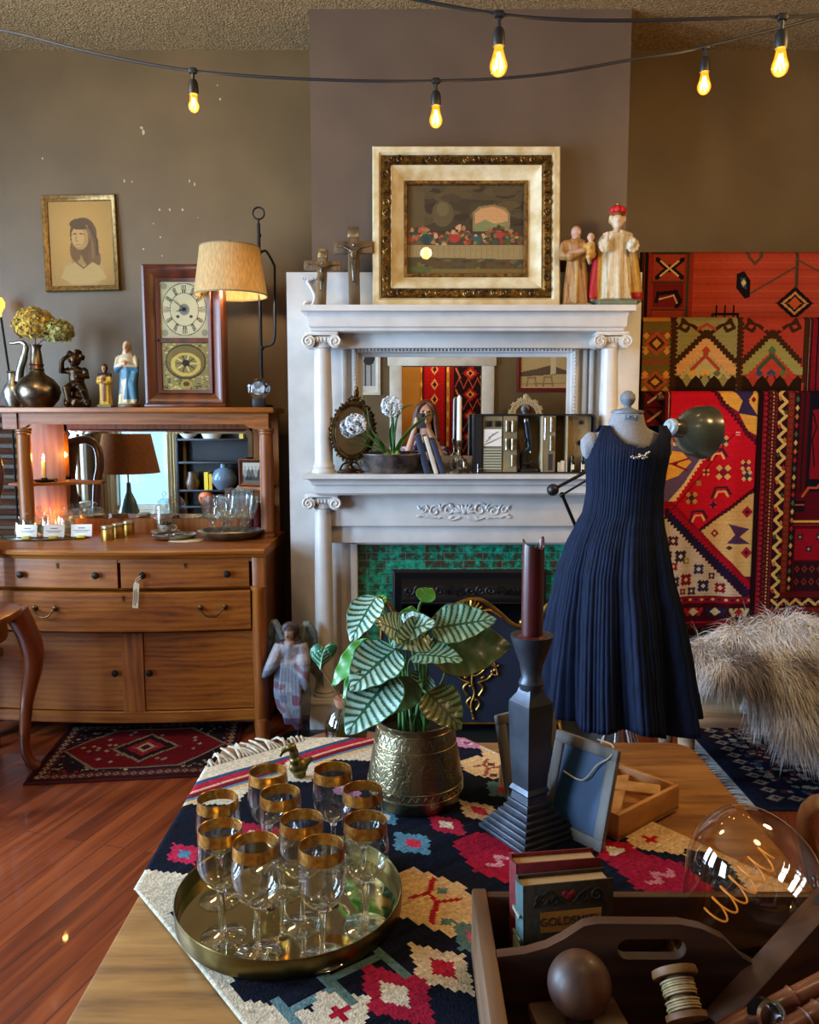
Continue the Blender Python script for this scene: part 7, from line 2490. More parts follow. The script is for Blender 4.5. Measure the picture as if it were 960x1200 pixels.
STEM = THIN('stem_glass', '#e8eceb', 1.0, .02, 1.6)
gl0 = None
GP = [(-.281, 1.147), (-.257, 1.059), (-.202, 1.02), (-.223, 1.24), (-.192, 1.164), (-.150, 1.084), (-.115, 1.013), (-.122, 1.247), (-.07, 1.176), (-.061, 1.081)]
GL = ['gold-rimmed wine glass at the left back edge of the brass tray', 'gold-rimmed wine glass at the left front edge, nearest the bare table corner',
   'gold-rimmed wine glass second from left along the front of the brass tray', 'gold-rimmed wine glass farthest back on the left, by the brass bird',
   'gold-rimmed wine glass just in front of the back left one, near the tray centre', 'gold-rimmed wine glass in the middle of the brass tray',
   'gold-rimmed wine glass nearest the viewer at the front of the brass tray', 'gold-rimmed wine glass farthest back on the right side, nearest the plant pot',
   'gold-rimmed wine glass on the right of the brass tray, behind the right front one', 'gold-rimmed wine glass at the right front edge of the brass tray']
for (x, y), lb in zip(GP, GL):
 if gl0 is None:
  g_ = gl0 = thing('wine_glass', lb, 'wine glass', (x, y, GZ), 0, 'gold-rimmed wine glasses on the brass tray')
  MB().lathe([(0, 0), (.0305, 0), (.031, .0012), (.029, .0026), (.012, .0055), (.0055, .0085)], seg=40).build('foot', M['foot'], g_)
  MB().lathe([(.0055, .008), (.0042, .014), (.0038, .04), (.0042, .062), (.006, .069), (.0085, .0725), (0, .0735)], seg=20).build('stem', M['glass'], g_)
  prof = [(.0075, .0718), (.014, .0745), (.022, .081), (.028, .091), (.0318, .104), (.0325, .116), (.0315, .13), (.0303, .142)]
  MB().lathe([(r_, z) for r_, z in prof] + [(r_ - .0008, z) for r_, z in reversed(prof)] + [(0, .0732)], seg=44, caps=False).build('bowl', M['thin'], g_)
  pr_ = [(.0307, .1415), (.0303, .145), (.0295, .156), (.0293, .158), (.0288, .1575), (.0288, .156), (.0297, .145), (.0301, .1415)]
  MB().lathe(pr_ + [pr_[0]], seg=44, caps=False).build('gold_rim', GOLDRIM, g_)
 else:
  dup(gl0, (x, y, GZ), 0, lb)
p = WZ(348, 912, CZ)
bd_ = thing('brass_bird', 'small worn brass duck figurine standing behind the wine glasses on the kilim', 'figurine', p, R(20))
m = MB()
s_ = .001
m.ell((0.004, 0, .024), (.02, .014, .018))
m.ell((.006, 0, .008), (.014, .011, .009))
m.tube(catm([(.0, 0, .03), (-.004, 0, .045), (-.006, 0, .058), (-.009, 0, .064)], 5), [.012] * 5 + [.0095] * 5 + [.0085] * 6, 12)
m.ell((-.011, 0, .066), (.0115, .0095, .0095))
m.tube([(-.018, 0, .065), (-.03, 0, .058), (-.033, 0, .05)], [.006, .0045, .003], 10)
m.tube([(.018, 0, .03), (.032, 0, .04)], [.009, .004], 8)
sculpt('body', m, .0018, P('worn_brass', '#9c8a4c', rough=.35, metal=.9, c2='#6a5a30', scale=60), bd_, None, smooth=2)
pc_ = WZ(487, 930, CZ)
pc_ = Vector((.011, 1.49, CZ))
pt = thing('potted_calathea', 'striped-leaf calathea plant in an engraved brass pot on the kilim', 'potted plant', pc_, 0)
def brass_pot_mat():
 t = NT('engraved_brass')
 tc = t.add('ShaderNodeTexCoord')
 sx = t.add('ShaderNodeSeparateXYZ')
 t.link(tc.outputs['Object'], sx.inputs[0])
 n = t.add('ShaderNodeTexNoise')
 n.inputs['Scale'].default_value = 14
 n.inputs['Detail'].default_value = 6
 t.link(tc.outputs['Object'], n.inputs['Vector'])
 t.link(t.ramp(n.outputs['Fac'], [(.3, '#665b42'), (.55, '#8c8163'), (.75, '#7d7762')]), t.b.inputs['Base Color'])
 vo = t.add('ShaderNodeTexVoronoi')
 vo.feature = 'DISTANCE_TO_EDGE'
 vo.inputs['Scale'].default_value = 75
 n2 = t.add('ShaderNodeTexNoise')
 n2.inputs['Scale'].default_value = 25
 t.link(tc.outputs['Object'], n2.inputs['Vector'])
 mxv = t.add('ShaderNodeMix', data_type='VECTOR')
 mxv.inputs['Factor'].default_value = .08
 t.link(tc.outputs['Object'], mxv.inputs['A'])
 t.link(n2.outputs['Color'], mxv.inputs['B'])
 t.link(mxv.outputs['Result'], vo.inputs['Vector'])
 rr = t.add('ShaderNodeMapRange')
 rr.inputs['From Min'].default_value = 0
 rr.inputs['From Max'].default_value = .12
 t.link(vo.outputs['Distance'], rr.inputs['Value'])
 t.bump(rr.outputs['Result'], .35, .001)
 t.base(Roughness=.3, Metallic=1)
 return t.m
PR = .09
ph_ = .158
prof = [(0, 0), (PR * .84, 0), (PR * .93, .006), (PR * .985, .022), (PR * 1.0, .035), (PR * .98, .055), (PR * .9, .1), (PR * .81, .14), (PR * .785, .15), (PR * .8, .154), (PR * .8, ph_), (PR * .755, ph_), (PR * .74, .15), (PR * .8, .11), (0, .1)]
MB().lathe(prof, seg=64).build('pot', brass_pot_mat(), pt)
MB().lathe([(0, .12), (PR * .76, .12), (PR * .76, .132), (0, .136)], seg=36).build('soil', P('dark_soil', '#1c1410', rough=1, c2='#0e0a08', scale=50, bump=.7), pt)
eb = MB()
for z, rr_ in ((.03, 1.003), (.046, .997), (.118, .862), (.146, .797)):
 ring = [(PR * rr_ * cos(a), PR * rr_ * sin(a), z) for a in [2 * PI * i / 64 for i in range(64)]]
 eb.tube(ring, .0009, 5, closed=True)
zg = []
for i in range(84):
 a = 2 * PI * i / 84
 zz_ = .034 if i % 2 else .043
 zg.append((PR * 1.003 * cos(a), PR * 1.003 * sin(a), zz_))
eb.tube(zg, .0009, 5, closed=True)
zg = []
for i in range(72):
 a = 2 * PI * i / 72
 zz_ = .123 if i % 2 else .141
 rr_ = .848 if i % 2 else .812
 zg.append((PR * rr_ * cos(a), PR * rr_ * sin(a), zz_))
eb.tube(zg, .0008, 5, closed=True)
eb.build('engraved_band', P('brass_line', '#cbbf96', rough=.3, metal=1), pt)
LEAFM = COLM('calathea_leaf', rough=.38, spec=.5, coat=.2)
def calathea(base, tip_c, direction, up, L_, Wd, cols, parent, curl=.25, droop=.2, stripes=8, name='leaf', twist=0):
 """leaf blade: starts at tip_c (petiole end), runs along direction, faces up"""
 d = Vector(direction).normalized()
 u_ = Vector(up)
 u_ = (u_ - d * u_.dot(d)).normalized()
 s = d.cross(u_)
 nu, nv = 34, 64
 verts, faces, cc = [], [], []
 g1, g2, g3 = (np.array(lin(h_)) for h_ in cols)
 for j in range(nv + 1):
  v = j / nv
  w = Wd * (sin(PI * v ** .72)) ** .75 * (1 - .15 * v) if 0 < v < 1 else .0005
  for i in range(nu + 1):
   t = 2 * i / nu - 1
   wave = .035 * Wd * sin(v * 26) * abs(t)
   x = d * (v * L_) + s * (t * w * cos(curl * abs(t) * 1.2))
   h_ = u_ * (w * abs(t) * sin(curl * 1.3) * abs(t) - droop * L_ * v * v + wave + .004 * cos(t * PI * .5))
   verts.append(Vector(tip_c) + x + h_)
 for j in range(nv):
  for i in range(nu):
   a = j * (nu + 1) + i
   faces.append((a, a + 1, a + nu + 2, a + nu + 1))
   v = (j + .5) / nv
   t = abs(2 * (i + .5) / nu - 1)
   ph = (v * stripes - t * 1.9 * (1 - .3 * t)) % 1
   if t < .06:
    c = g2
   elif t > .93:
    c = g3
   elif ph < .5:
    c = g1
   elif ph < .62:
    c = (g1 + g2) * .5
   else:
    c = g2
   cc.append(c * (1 + .1 * sin(i * 3.3 + j * 1.7)))
 me = bpy.data.meshes.new(name)
 me.from_pydata([tuple(v) for v in verts], [], faces)
 colour_faces(me, np.clip(np.array(cc), 0, 1))
 lf = link(name, me, LEAFM, parent, sharp=0)
 so = lf.modifiers.new('thickness', 'SOLIDIFY')
 so.thickness = .0008
 b_ = Vector(base)
 MB().tube(bez(b_, b_.lerp(Vector(tip_c), .4) + Vector((0, 0, .03)), Vector(tip_c) - d * .03 - u_ * .004, tip_c, 12), [.0032] * 6 + [.0026] * 7, 8).build('leaf_stalk', P('leaf_stalk_green', '#4a7a3c', rough=.5), lf)
 return lf
def cp(px, py, dy=0):
 return W(px, py, pc_.y + dy) - pc_
STR = ('#b4d8c8', '#1e5a3c', '#2f7042')      # silver stripes on green
STRd = ('#8fae8c', '#1a4a2c', '#2a5a34')
PL = ('#3f8a2c', '#3a842a', '#55a034')       # plain bright underside
OLVL = ('#40551f', '#374c1c', '#4a5f26')     # dull underside
B0 = Vector((0, 0, .13))
for a, b_, da, db, up, wd, cols, dr_, sp_ in (
  ((442, 700), (412, 745), -.01, -.06, (-.4, -.75, .5), .035, STR, .12, 9),        # tall left, folded
  ((446, 712), (438, 700), .0, .03, (-.2, -.5, .8), .02, PL, .0, 6),
  ((464, 762), (415, 800), -.03, -.09, (-.25, -.75, .6), .05, STR, .15, 10),
  ((462, 790), (410, 852), -.06, -.12, (-.3, -.85, .4), .052, STR, .1, 11),
  ((438, 752), (390, 797), .02, .0, (-.5, -.5, .6), .03, PL, .1, 8),
  ((448, 768), (405, 815), .03, .02, (-.4, -.7, .4), .034, PL, .05, 8),
  ((462, 748), (500, 728), -.0, -.06, (.1, -.7, .7), .038, STR, .15, 9),
  ((500, 742), (470, 752), -.02, -.07, (.2, -.8, .5), .036, STR, .2, 9),
  ((506, 738), (575, 726), -.03, -.05, (.05, -.75, .65), .04, STRd, .05, 11),
  ((505, 765), (590, 757), .02, .02, (.1, -.75, .55), .058, OLVL, .0, 9),
  ((486, 770), (535, 768), -.05, -.1, (.0, -.4, .9), .034, STRd, .15, 9),
  ((500, 812), (538, 848), -.06, -.1, (.3, -.7, .5), .042, ('#6f7a3c', '#2f3a1a', '#3a4a22'), .15, 8),
  ((490, 800), (450, 832), -.04, -.07, (-.1, -.85, .4), .03, OLVL, .1, 8),
  ((500, 790), (480, 822), .02, .0, (.3, -.8, .3), .034, STR, .05, 9),
  ((494, 705), (506, 690), .03, .05, (.0, -.7, .7), .02, PL, .1, 6),
  ((520, 772), (500, 752), .03, .04, (.1, -.6, .7), .032, STRd, .1, 8),
  ((470, 790), (452, 820), .03, .03, (-.2, -.8, .4), .03, STR, .05, 9),
  ((455, 775), (418, 768), .01, -.03, (-.4, -.6, .7), .034, PL, .1, 8),
  ((472, 745), (446, 728), -.03, -.07, (-.2, -.7, .7), .034, STR, .15, 9),
  ((480, 735), (482, 712), .04, .05, (.0, -.8, .5), .026, PL, .1, 8)):
 P0, P1 = cp(*a, da), cp(*b_, db)
 d_ = P1 - P0
 calathea(B0 + Vector((random.uniform(-.03, .03), random.uniform(-.03, .03), 0)), P0, d_, up, d_.length * 1.1, wd * 1.1, cols, pt, droop=dr_, stripes=sp_)
BY = 2.06
bz = W(405, 868, BY).z - .02
bpos = Vector((W(406, 850, BY).x, BY, bz))
stl = thing('wooden_stool', 'small round wooden stool behind the table carrying the corked bottle', 'stool', (bpos.x, BY, 0), 0)
MB().lathe([(0, bz - .035), (.13, bz - .035), (.135, bz - .028), (.135, bz - .008), (.13, bz - .001), (0, bz - .001)], seg=40).build('seat', M['oak_dark'], stl)
for i in range(3):
 a = i * 2.094 + .5
 MB().tube([(.08 * cos(a), .08 * sin(a), bz - .03), (.13 * cos(a), .13 * sin(a), 0)], [.018, .013], 12).build('leg', M['oak_dark'], stl)
btl = thing('corked_bottle', 'round clear glass bottle with a flat cork and water, left of the plant pot', 'bottle', bpos, 0)
bh = W(405, 826, BY).z - bz
br_ = .057
pr_ = [(0, .002), (br_ * .8, .002), (br_ * .95, .012), (br_, .05), (br_ * .97, bh * .6), (br_ * .8, bh * .85), (br_ * .55, bh * .95), (br_ * .5, bh * .98), (br_ * .52, bh)]
MB().lathe(pr_ + [(q_[0] * .96, q_[1]) for q_ in reversed(pr_[1:])] + [(0, .004)], seg=40, caps=False).build('glass_body', M['thin'], btl)
MB().lathe([(0, .006), (br_ * .76, .006), (br_ * .9, .014), (br_ * .95, .05), (br_ * .93, bh * .55), (0, bh * .55)], seg=36).build('water', THIN('water_tint', '#a9b06a', .8), btl)
MB().lathe([(0, bh - .004), (br_ * .47, bh - .004), (br_ * .56, bh + .016), (br_ * .56, bh + .019), (0, bh + .019)], seg=28).build('cork', M['cork'], btl)
m = MB()
for i in range(14):
 a = random.uniform(0, 6.28)
 rr_ = random.uniform(0, .025)
 m.tube(catm([(rr_ * cos(a) * .3, rr_ * sin(a) * .3, bh * .9), (rr_ * cos(a), rr_ * sin(a), bh * .5), (rr_ * 1.5 * cos(a + .5), rr_ * 1.5 * sin(a + .5), .02)], 4), .0012, 5)
m.build('roots', P('root_brown', '#8a7a52', rough=.9), btl)
lc = thing('leaf_cutting', 'single heart-shaped dark green leaf with pale veins rising from the corked bottle', 'plant cutting', bpos + Vector((0, 0, bh + .0185)), 0)
LP0 = bpos + Vector((0, 0, bh + .0185))
def lcp(px, py, dy=0):
 return W(px, py, BY + dy) - LP0
MB().tube(catm([(0, 0, -.01), lcp(397, 815), lcp(386, 797), lcp(376, 783), lcp(373, 778)], 6), .0022, 8).build('leaf_stalk', P('brown_stalk', '#6a5a3c', rough=.6), lc)
nu, nv = 26, 30
verts, faces, cc = [], [], []
top_, tipp = lcp(379, 748), lcp(373, 783)
d_ = (tipp - top_)
ax_ = lcp(395, 764) - lcp(361, 766)
for j in range(nv + 1):
 for i in range(nu + 1):
  rr_ = j / nv
  a = 2 * PI * i / nu
  hx = 16 * sin(a) ** 3 / 17
  hz_ = (13 * cos(a) - 5 * cos(2 * a) - 2 * cos(3 * a) - cos(4 * a)) / 17
  c0 = lcp(379, 764)
  verts.append(c0 + ax_ * (.5 * hx * rr_) - d_ * (.55 * (hz_ - .15) * rr_) + Vector((0, -.012 * (1 - rr_ * rr_), 0)))
  if j < nv and i < nu:
   k0 = j * (nu + 1) + i
   faces.append((k0, k0 + 1, k0 + nu + 2, k0 + nu + 1))
   x_, y_ = hx * rr_, hz_ * rr_
   vein = abs(x_) < .035 or abs(((y_ - abs(x_) * .75) * 4.2) % 1 - .5) < .09
   cc.append(lin('#a9d4b0') if vein else lin('#1d6b4c'))
me = bpy.data.meshes.new('leaf_blade')
me.from_pydata([tuple(v) for v in verts], [], faces)
colour_faces(me, np.array(cc, dtype=np.float32))
lb_ = link('leaf_blade', me, LEAFM, lc, sharp=0)
so = lb_.modifiers.new('thickness', 'SOLIDIFY')
so.thickness = .001
cb = Vector((.208, 1.36, CZ))
PEW = P('dark_pewter_metal', '#565c66', rough=.42, metal=.7, c2='#3a3d44', scale=10, bump=.15, bscale=50)
cst = thing('pewter_candlestick', 'tall square pewter candlestick with stepped base holding the burgundy candle on the table', 'candlestick', cb, R(32))
m = MB()
for i, (w_, z0, z1) in enumerate(((.125, 0, .008), (.116, .008, .016), (.104, .016, .024), (.092, .024, .032), (.078, .032, .04), (.064, .04, .05), (.054, .05, .062))):
 m.box((0, 0, (z0 + z1) / 2), (w_, w_, z1 - z0 + .001), bev=.0015)
m.build('stepped_base', PEW, cst)
def zc_(py):
 return W(625, py, cb.y).z - CZ
rows = []
for z, w_ in ((.058, .030), (.075, .027), (.08, .032), (.088, .027), (zc_(880), .0315), (zc_(832), .0345), (zc_(822), .034), (zc_(812), .022), (zc_(806), .019)):
 rows.append([Vector((sx * w_ * .78, sy * w_ * .78, z)) for sx, sy in ((-1, -1), (1, -1), (1, 1), (-1, 1))])
mm = MB()
mm.grid_faces(rows, True, True, True)
mm.build('square_shaft', PEW, cst, sharp=20)
zc0 = zc_(806)
zt_c = zc_(744)
hcup = zt_c - zc0
MB().lathe([(0, zc0 - .004), (.019, zc0 - .002), (.022, zc0 + .01), (.017, zc0 + .02), (.02, zc0 + hcup * .45), (.03, zc0 + hcup * .75), (.0355, zt_c - .006), (.0365, zt_c), (.033, zt_c), (.02, zt_c - .008), (0, zt_c - .01)], seg=40).build('cup', PEW, cst)
bc = thing('burgundy_candle', 'burned-down burgundy pillar candle with hollow jagged top in the pewter candlestick', 'candle', cb + Vector((0, 0, zt_c - .0095)), 0)
hC = W(625, 638, cb.y).z - CZ - zt_c + .01
rc = .0185
rows = []
for k_, (r_, z) in enumerate(((rc, 0), (rc, hC * .5), (rc, hC - .012), (rc * .98, hC), (rc * .84, hC - .002), (rc * .78, hC - .025), (0.0005, hC - .03))):
 row = []
 for i in range(32):
  a = 2 * PI * i / 32
  dz_ = (.009 * sin(a * 2 + 1.2) + .005 * sin(3 * a)) if 3 <= k_ <= 4 else 0
  row.append(Vector((r_ * cos(a), r_ * sin(a), z + dz_)))
 rows.append(row)
m = MB()
m.grid_faces(rows, True, True, True)
m.build('wax', P('burgundy_wax', '#4f1416', rough=.35, c2='#3d0e10', scale=14, coat=.2), bc)
MB().tube([(0, 0, hC - .03), (.002, .001, hC - .016)], .0012, 6).build('wick', M['ink'], bc)
MB().lathe([(rc, .001), (rc + .007, .002), (rc + .009, .005), (rc, .01)], seg=24).build('wax_drip', P('burgundy_wax_drip', '#5c1c1c', rough=.35), bc)
SLT = P('blue_slate', '#1f4a78', rough=.5, c2='#183c66', scale=6)
SFR = WOOD('slate_frame_wood', '#4f4a44', '#7d7a74', 'z', 1.2, rough=.6, coat=0)
def slate(name, label, corners, Z_, thick, string, grp):
 """corners: bottom-left, bottom-right, top-right, top-left in world"""
 bl, br, tr_, tl_ = corners
 o = (bl + br) / 2
 s_ = thing(name, label, 'slate', o, 0, grp)
 ux = (br - bl).normalized()
 uz = ((tl_ + tr_) / 2 - o)
 hgt = uz.length
 uz = (uz - ux * uz.dot(ux)).normalized()
 uy = uz.cross(ux)
 Mx = Matrix((ux, uy, uz)).transposed().to_4x4()
 w_ = (br - bl).length / 2
 MB().frame(-w_, w_, 0, hgt, .02, -thick, thick, .003).xf(Mx).build('frame', SFR, s_)
 MB().bb(-w_ + .017, w_ - .017, -thick * .5, thick * .5, .017, hgt - .017).xf(Mx).build('slate_panel', SLT, s_)
 if string:
  MB().tube(catm([(-w_ * .5, -thick - .002, hgt * .62), (-.0, -thick - .006, hgt * .6), (w_ * .25, -thick - .005, hgt * .64), (w_ * .5, -thick - .004, hgt * .8), (w_ - .012, -thick - .002, hgt * .92), (w_ - .02, thick, hgt + .003), (w_ * .2, thick + .002, hgt + .004)], 6), .0014, 6).xf(Mx).build('string', M['string'], s_)
 return s_
bl, br = WZ(634, 966, CZ), WZ(706, 1000, CZ)
fw = Vector((br.y - bl.y, -(br.x - bl.x), 0)).normalized()
if fw.y < 0:
 fw = -fw
hS = .165
tlw, trw = bl + fw * .045 + Vector((-.002, 0, hS)), br + fw * .045 + Vector((-.002, 0, hS))
slate('school_slate', 'blue school slate with string in worn wooden frame, leaning by the letter box', (bl, br, trw, tlw), CZ, .006, True, 'school slates')
bl2, br2 = Vector((.16, 1.475, CZ)), Vector((.215, 1.53, CZ))
bl2, br2 = WZ(607, 948, CZ), WZ(618, 925, CZ)
fw2 = Vector((-.8, -.1, 0)).normalized()
bl2 = Vector((.185, 1.47, CZ))
br2 = Vector((.305, 1.55, CZ))
up2 = Vector((-.028, .03, .158))
slate('school_slate', 'school slate half hidden behind the pewter candlestick, its pale frame edge showing', (bl2, br2, br2 + up2, bl2 + up2), CZ, .006, True, 'school slates')
cA, cB, cC, cD = (Vector((x, y, 0)) for x, y in ((.499, 1.449), (.357, 1.33), (.174, 1.539), (.318, 1.66)))
cD = cA + cC - cB
bo = thing('letter_box', 'open wooden box of wooden letter tiles and slats lying aslant on the kilim', 'box', ((cA + cC) / 2 + Vector((0, 0, CZ))), 0)
ex_, ey_ = (cA - cB), (cC - cB)
lw_, ll_ = ex_.length, ey_.length
ex_, ey_ = ex_.normalized(), ey_.normalized()
Mb = Matrix.Translation(cB - (cA + cC) / 2) @ Matrix(((ex_.x, ey_.x, 0, 0), (ex_.y, ey_.y, 0, 0), (0, 0, 1, 0), (0, 0, 0, 1)))
hb = .046
t = .009
b = MB().bb(0, lw_, 0, ll_, 0, .007)
b.bb(0, lw_, 0, t, 0, hb, .002).bb(0, lw_, ll_ - t, ll_, 0, hb, .002).bb(0, t, t, ll_ - t, 0, hb, .002).bb(lw_ - t, lw_, t, ll_ - t, 0, hb, .002)
b.xf(Mb).build('box_body', M['light_wood'], bo)
MB().bb(t, lw_ - t, ll_ * .46, ll_ * .48, .007, hb - .006).xf(Mb).build('divider', M['light_wood'], bo)
MB().bb(lw_ * .55, lw_ * .58, ll_ * .48, ll_ - t, .007, hb - .006).xf(Mb).build('divider', M['light_wood'], bo)
TILE = P('pale_tile_wood', '#c99a62', rough=.6, c2='#a9773f', scale=30)
ntile = 0
Minv = Mb
placed = []
for i in range(34):
 x = random.uniform(.016, lw_ - .016)
 y = random.uniform(ll_ * .52, ll_ - .018)
 lvl = .0075 + .006 * (i // 9)
 if abs(x - lw_ * .565) < .014:
  continue
 pw_ = bo.location + (Mb @ Vector((x, y, lvl)))
 tl_ = thing('letter_tile', 'small pale wooden letter tile heaped in the open wooden box', 'tile', pw_, random.uniform(0, 3), 'letter tiles in the wooden box')
 MB().box((0, 0, .003), (.017, .013, .0052), bev=.0008).build('tile_block', TILE, tl_)
for (x0, y0, x1, y1, z_, lb) in ((.02, .03, lw_ - .02, ll_ * .40, .03, 'long pale wooden tile lying across the front half of the box'),
         (lw_ - .03, .02, lw_ * .5, ll_ * .42, .036, 'second long wooden tile propped along the right side of the box')):
 p0, p1 = Mb @ Vector((x0, y0, z_)), Mb @ Vector((x1, y1, z_))
 mid = bo.location + (p0 + p1) / 2
 d_ = p1 - p0
 sl = thing('long_tile', lb, 'tile', mid, math.atan2(d_.y, d_.x), 'long wooden tiles in the letter box')
 MB().box((0, 0, 0), (d_.length, .03, .007), (R(-12), 0, 0), bev=.0015).build('slat_board', TILE, sl)
KX0, KX1, KY0, KY1 = .082, .60, .765, 1.02
KZ = CZ
ktop = .868
kt = .019
cd = thing('tool_caddy', 'old dark wooden tool caddy with a cut-out handle board on the oak table', 'caddy', ((KX0 + KX1) / 2, (KY0 + KY1) / 2, KZ), 0)
MB().bb(KX0, KX1, KY0, KY1, KZ, KZ + .012).build('bottom', M['old_wood'], cd, True)
MB().bb(KX0, KX0 + kt, KY0, KY1, KZ, ktop, .003).build('end_board', M['edge_wood'], cd, True)
MB().bb(KX1 - kt, KX1, KY0, KY1, KZ, ktop, .003).build('end_board', M['edge_wood'], cd, True)
MB().bb(KX0 + kt, KX1 - kt, KY1 - .014, KY1, KZ, ktop - .004, .003).build('side_board', M['old_wood'], cd, True)
MB().bb(KX0 + kt, KX1 - kt, KY0, KY0 + .014, KZ, KZ + .052, .003).build('side_board', M['edge_wood'], cd, True)
HY = .885
def hp(px, py):
 p = W(px, py, HY)
 return (p.x, p.z)
out = [(KX0 + kt, KZ + .012), (KX1 - kt, KZ + .012), (KX1 - kt, .85)] + [hp(*q_) for q_ in ((905, 1140), (868, 1118), (846, 1096), (820, 1084), (795, 1079), (700, 1078), (683, 1081), (660, 1096), (640, 1106), (615, 1113))] + [(KX0 + kt, hp(600, 1117)[1])]
s0, s1 = hp(722, 1104), hp(802, 1112)
slot = []
zc_s = (s0[1] + s1[1]) / 2
hs = .0125
for i in range(9):
 a = -PI / 2 + PI * i / 8
 slot.append((s1[0] - hs + hs * cos(a), zc_s + hs * sin(a)))
for i in range(9):
 a = PI / 2 + PI * i / 8
 slot.append((s0[0] + hs + hs * cos(a), zc_s + hs * sin(a)))
t_ = bmesh.new()
vo_ = [t_.verts.new((x, HY - .007, z)) for x, z in out]
vi_ = [t_.verts.new((x, HY - .007, z)) for x, z in slot]
ee = [t_.edges.new((a, b)) for L_ in (vo_, vi_) for a, b in zip(L_, L_[1:] + L_[:1])]
bmesh.ops.triangle_fill(t_, use_beauty=True, use_dissolve=False, edges=ee)
g_ = bmesh.ops.extrude_face_region(t_, geom=list(t_.faces))
for v in g_['geom']:
 if isinstance(v, bmesh.types.BMVert):
  v.co.y += .014
hm = MB()
hm._merge(t_)
hm.build('handle_board', M['old_wood'], cd, True)
LOC = P('green_cloth', '#3a2e18', rough=.75, c2='#2a2112', scale=120, bump=.15, bscale=300)
b0 = W(608, 1092, .955)
bw_ = W(718, 1060, .955).x - b0.x
bz0 = KZ + .0125
def old_book(name, label, x0, y0, w_, th_, h_, cover, rot, lean=0):
 """upright book, front cover towards the viewer, spine on the left"""
 b = thing(name, label, 'book', (x0 + w_ / 2, y0 + th_ / 2, bz0), 0, 'old books in the caddy', rot=(R(lean), 0, R(rot)))
 c = MB()
 hw_, ht = w_ / 2, th_ / 2
 c.bb(-hw_, hw_, -ht, -ht + .0025, 0, h_, .0008).bb(-hw_, hw_, ht - .0025, ht, 0, h_, .0008)
 co_ = c.build('cover', cover, b)
 sp_ = MB()
 rows = []
 for z in (0, h_):
  rows.append([Vector((-hw_ - .004 * sin(PI * i / 8), -ht + th_ * i / 8, z)) for i in range(9)] + [Vector((-hw_ + .0025 - .003 * sin(PI * i / 8), ht - th_ * i / 8, z)) for i in range(9)])
 sp_.grid_faces(rows, True, True, True)
 sp_.build('spine', P('teal_spine', '#4f6a6c', rough=.7, c2='#3d5254', scale=60) if cover is LOC else cover, b)  # teal spine beside the brown boards of the lettered book
 MB().bb(-hw_ + .003, hw_ - .004, -ht + .0026, ht - .0026, .003, h_ - .005).build('pages', P('aged_pages', '#b39468', rough=.85, c2='#8f7248', scale=200, stretch=(1, 40, .1)), b)
 return b, co_, hw_, ht, h_
bk1, co_, hw_, ht, h_ = old_book('old_book', 'old green cloth book lettered GOLDSMITH standing in front in the tool caddy', b0.x, .935, bw_, .03, .141, LOC, 9, -4)
pn = MB().bb(-hw_ + .022, hw_ - .016, -ht - .0006, -ht + .0002, .081, .106)
pn.build('title_panel', P('gilt_panel', '#c4863a', rough=.5, c2='#a8702c', scale=40), co_)
text_mesh('title', 'GOLDSMITH', .0145, M['ink'], Matrix.Translation((.003, -ht - .0008, .0935)) @ Matrix.Rotation(R(90), 4, 'X'), co_, .0003)
st_ = MB()
for sg in (-1, 1):
 st_.tube(scroll((sg * hw_ * .62, -ht - .0004, .123), .009, 1.4, 22, 0, sg), .0012, 5)
 st_.tube(scroll((sg * hw_ * .32, -ht - .0004, .121), .007, 1.2, 18, PI, -sg), .001, 5)
 st_.tube(catm([(sg * .006, -ht - .0004, .116), (sg * hw_ * .45, -ht - .0004, .132), (sg * hw_ * .8, -ht - .0004, .114)], 5), .001, 5)
st_.build('stamped_scroll', P('dark_stamp', '#1c1a12', rough=.6), co_)
MB().ell((0, -ht - .0004, .124), (.006, .001, .005)).ell((-.005, -ht - .0004, .127), (.004, .001, .004)).ell((.005, -ht - .0004, .127), (.004, .001, .004)).build('red_flower_stamp', P('red_stamp', '#8a1c20', rough=.6), co_)
lbm = MB()
for z in (.03, .07, .1):
 lbm.bb(-hw_ - .0052, -hw_ - .0028, -ht * .9, ht * .9, z, z + .004)
lbm.bb(-hw_ - .005, -hw_ - .0028, -ht * .85, ht * .85, .045, .066)
lbm.build('spine_label', P('pale_spine_label', '#9aa890', rough=.6), co_)
old_book('old_book', 'dark red old book standing behind the green one in the tool caddy', b0.x - .003, .973, bw_ - .004, .03, .147, M['red_book'], 8, -4)
bp = W(679, 1153, .832)
rb = .0345
ball = thing('wooden_ball', 'dark turned wooden ball with worn patches in the front of the caddy', 'ball', (bp.x, .832, bp.z - rb), 0)
MB().ell((0, 0, rb), rb, seg=48).build('ball_body', P('worn_ball_wood', '#3a2014', rough=.5, c2='#74482a', scale=20, coat=.05, contrast=(.45, .75), stretch=(1, 1, .4)), ball)
hgt = bp.z - rb - (KZ + .012)
bl_ = thing('wood_block', 'rough dark wooden block lying under the wooden ball in the caddy', 'block', (bp.x, .83, KZ + .012), R(8))
MB().box((0, 0, hgt / 2 - .0005), (.1, .058, hgt - .001), bev=.004).build('block_body', M['old_wood'], bl_)
lf_ = thing('leather_strap', 'curled strip of brown leather at the left front of the caddy', 'strap', (.14, .795, KZ + .02), 0)
m = MB()
rows = []
for p in catm([(-.02, 0, .03), (.0, .0, .045), (.02, 0, .052), (.035, 0, .045), (.03, 0, .025)], 6):
 rows.append([p + Vector((0, -.012, 0)), p + Vector((0, .012, 0)), p + Vector((.001, .012, -.002)), p + Vector((.001, -.012, -.002))])
m.grid_faces(rows, True, True, True)
m.build('strip', P('brown_leather', '#5a3c22', rough=.6, c2='#432a18', scale=40), lf_)
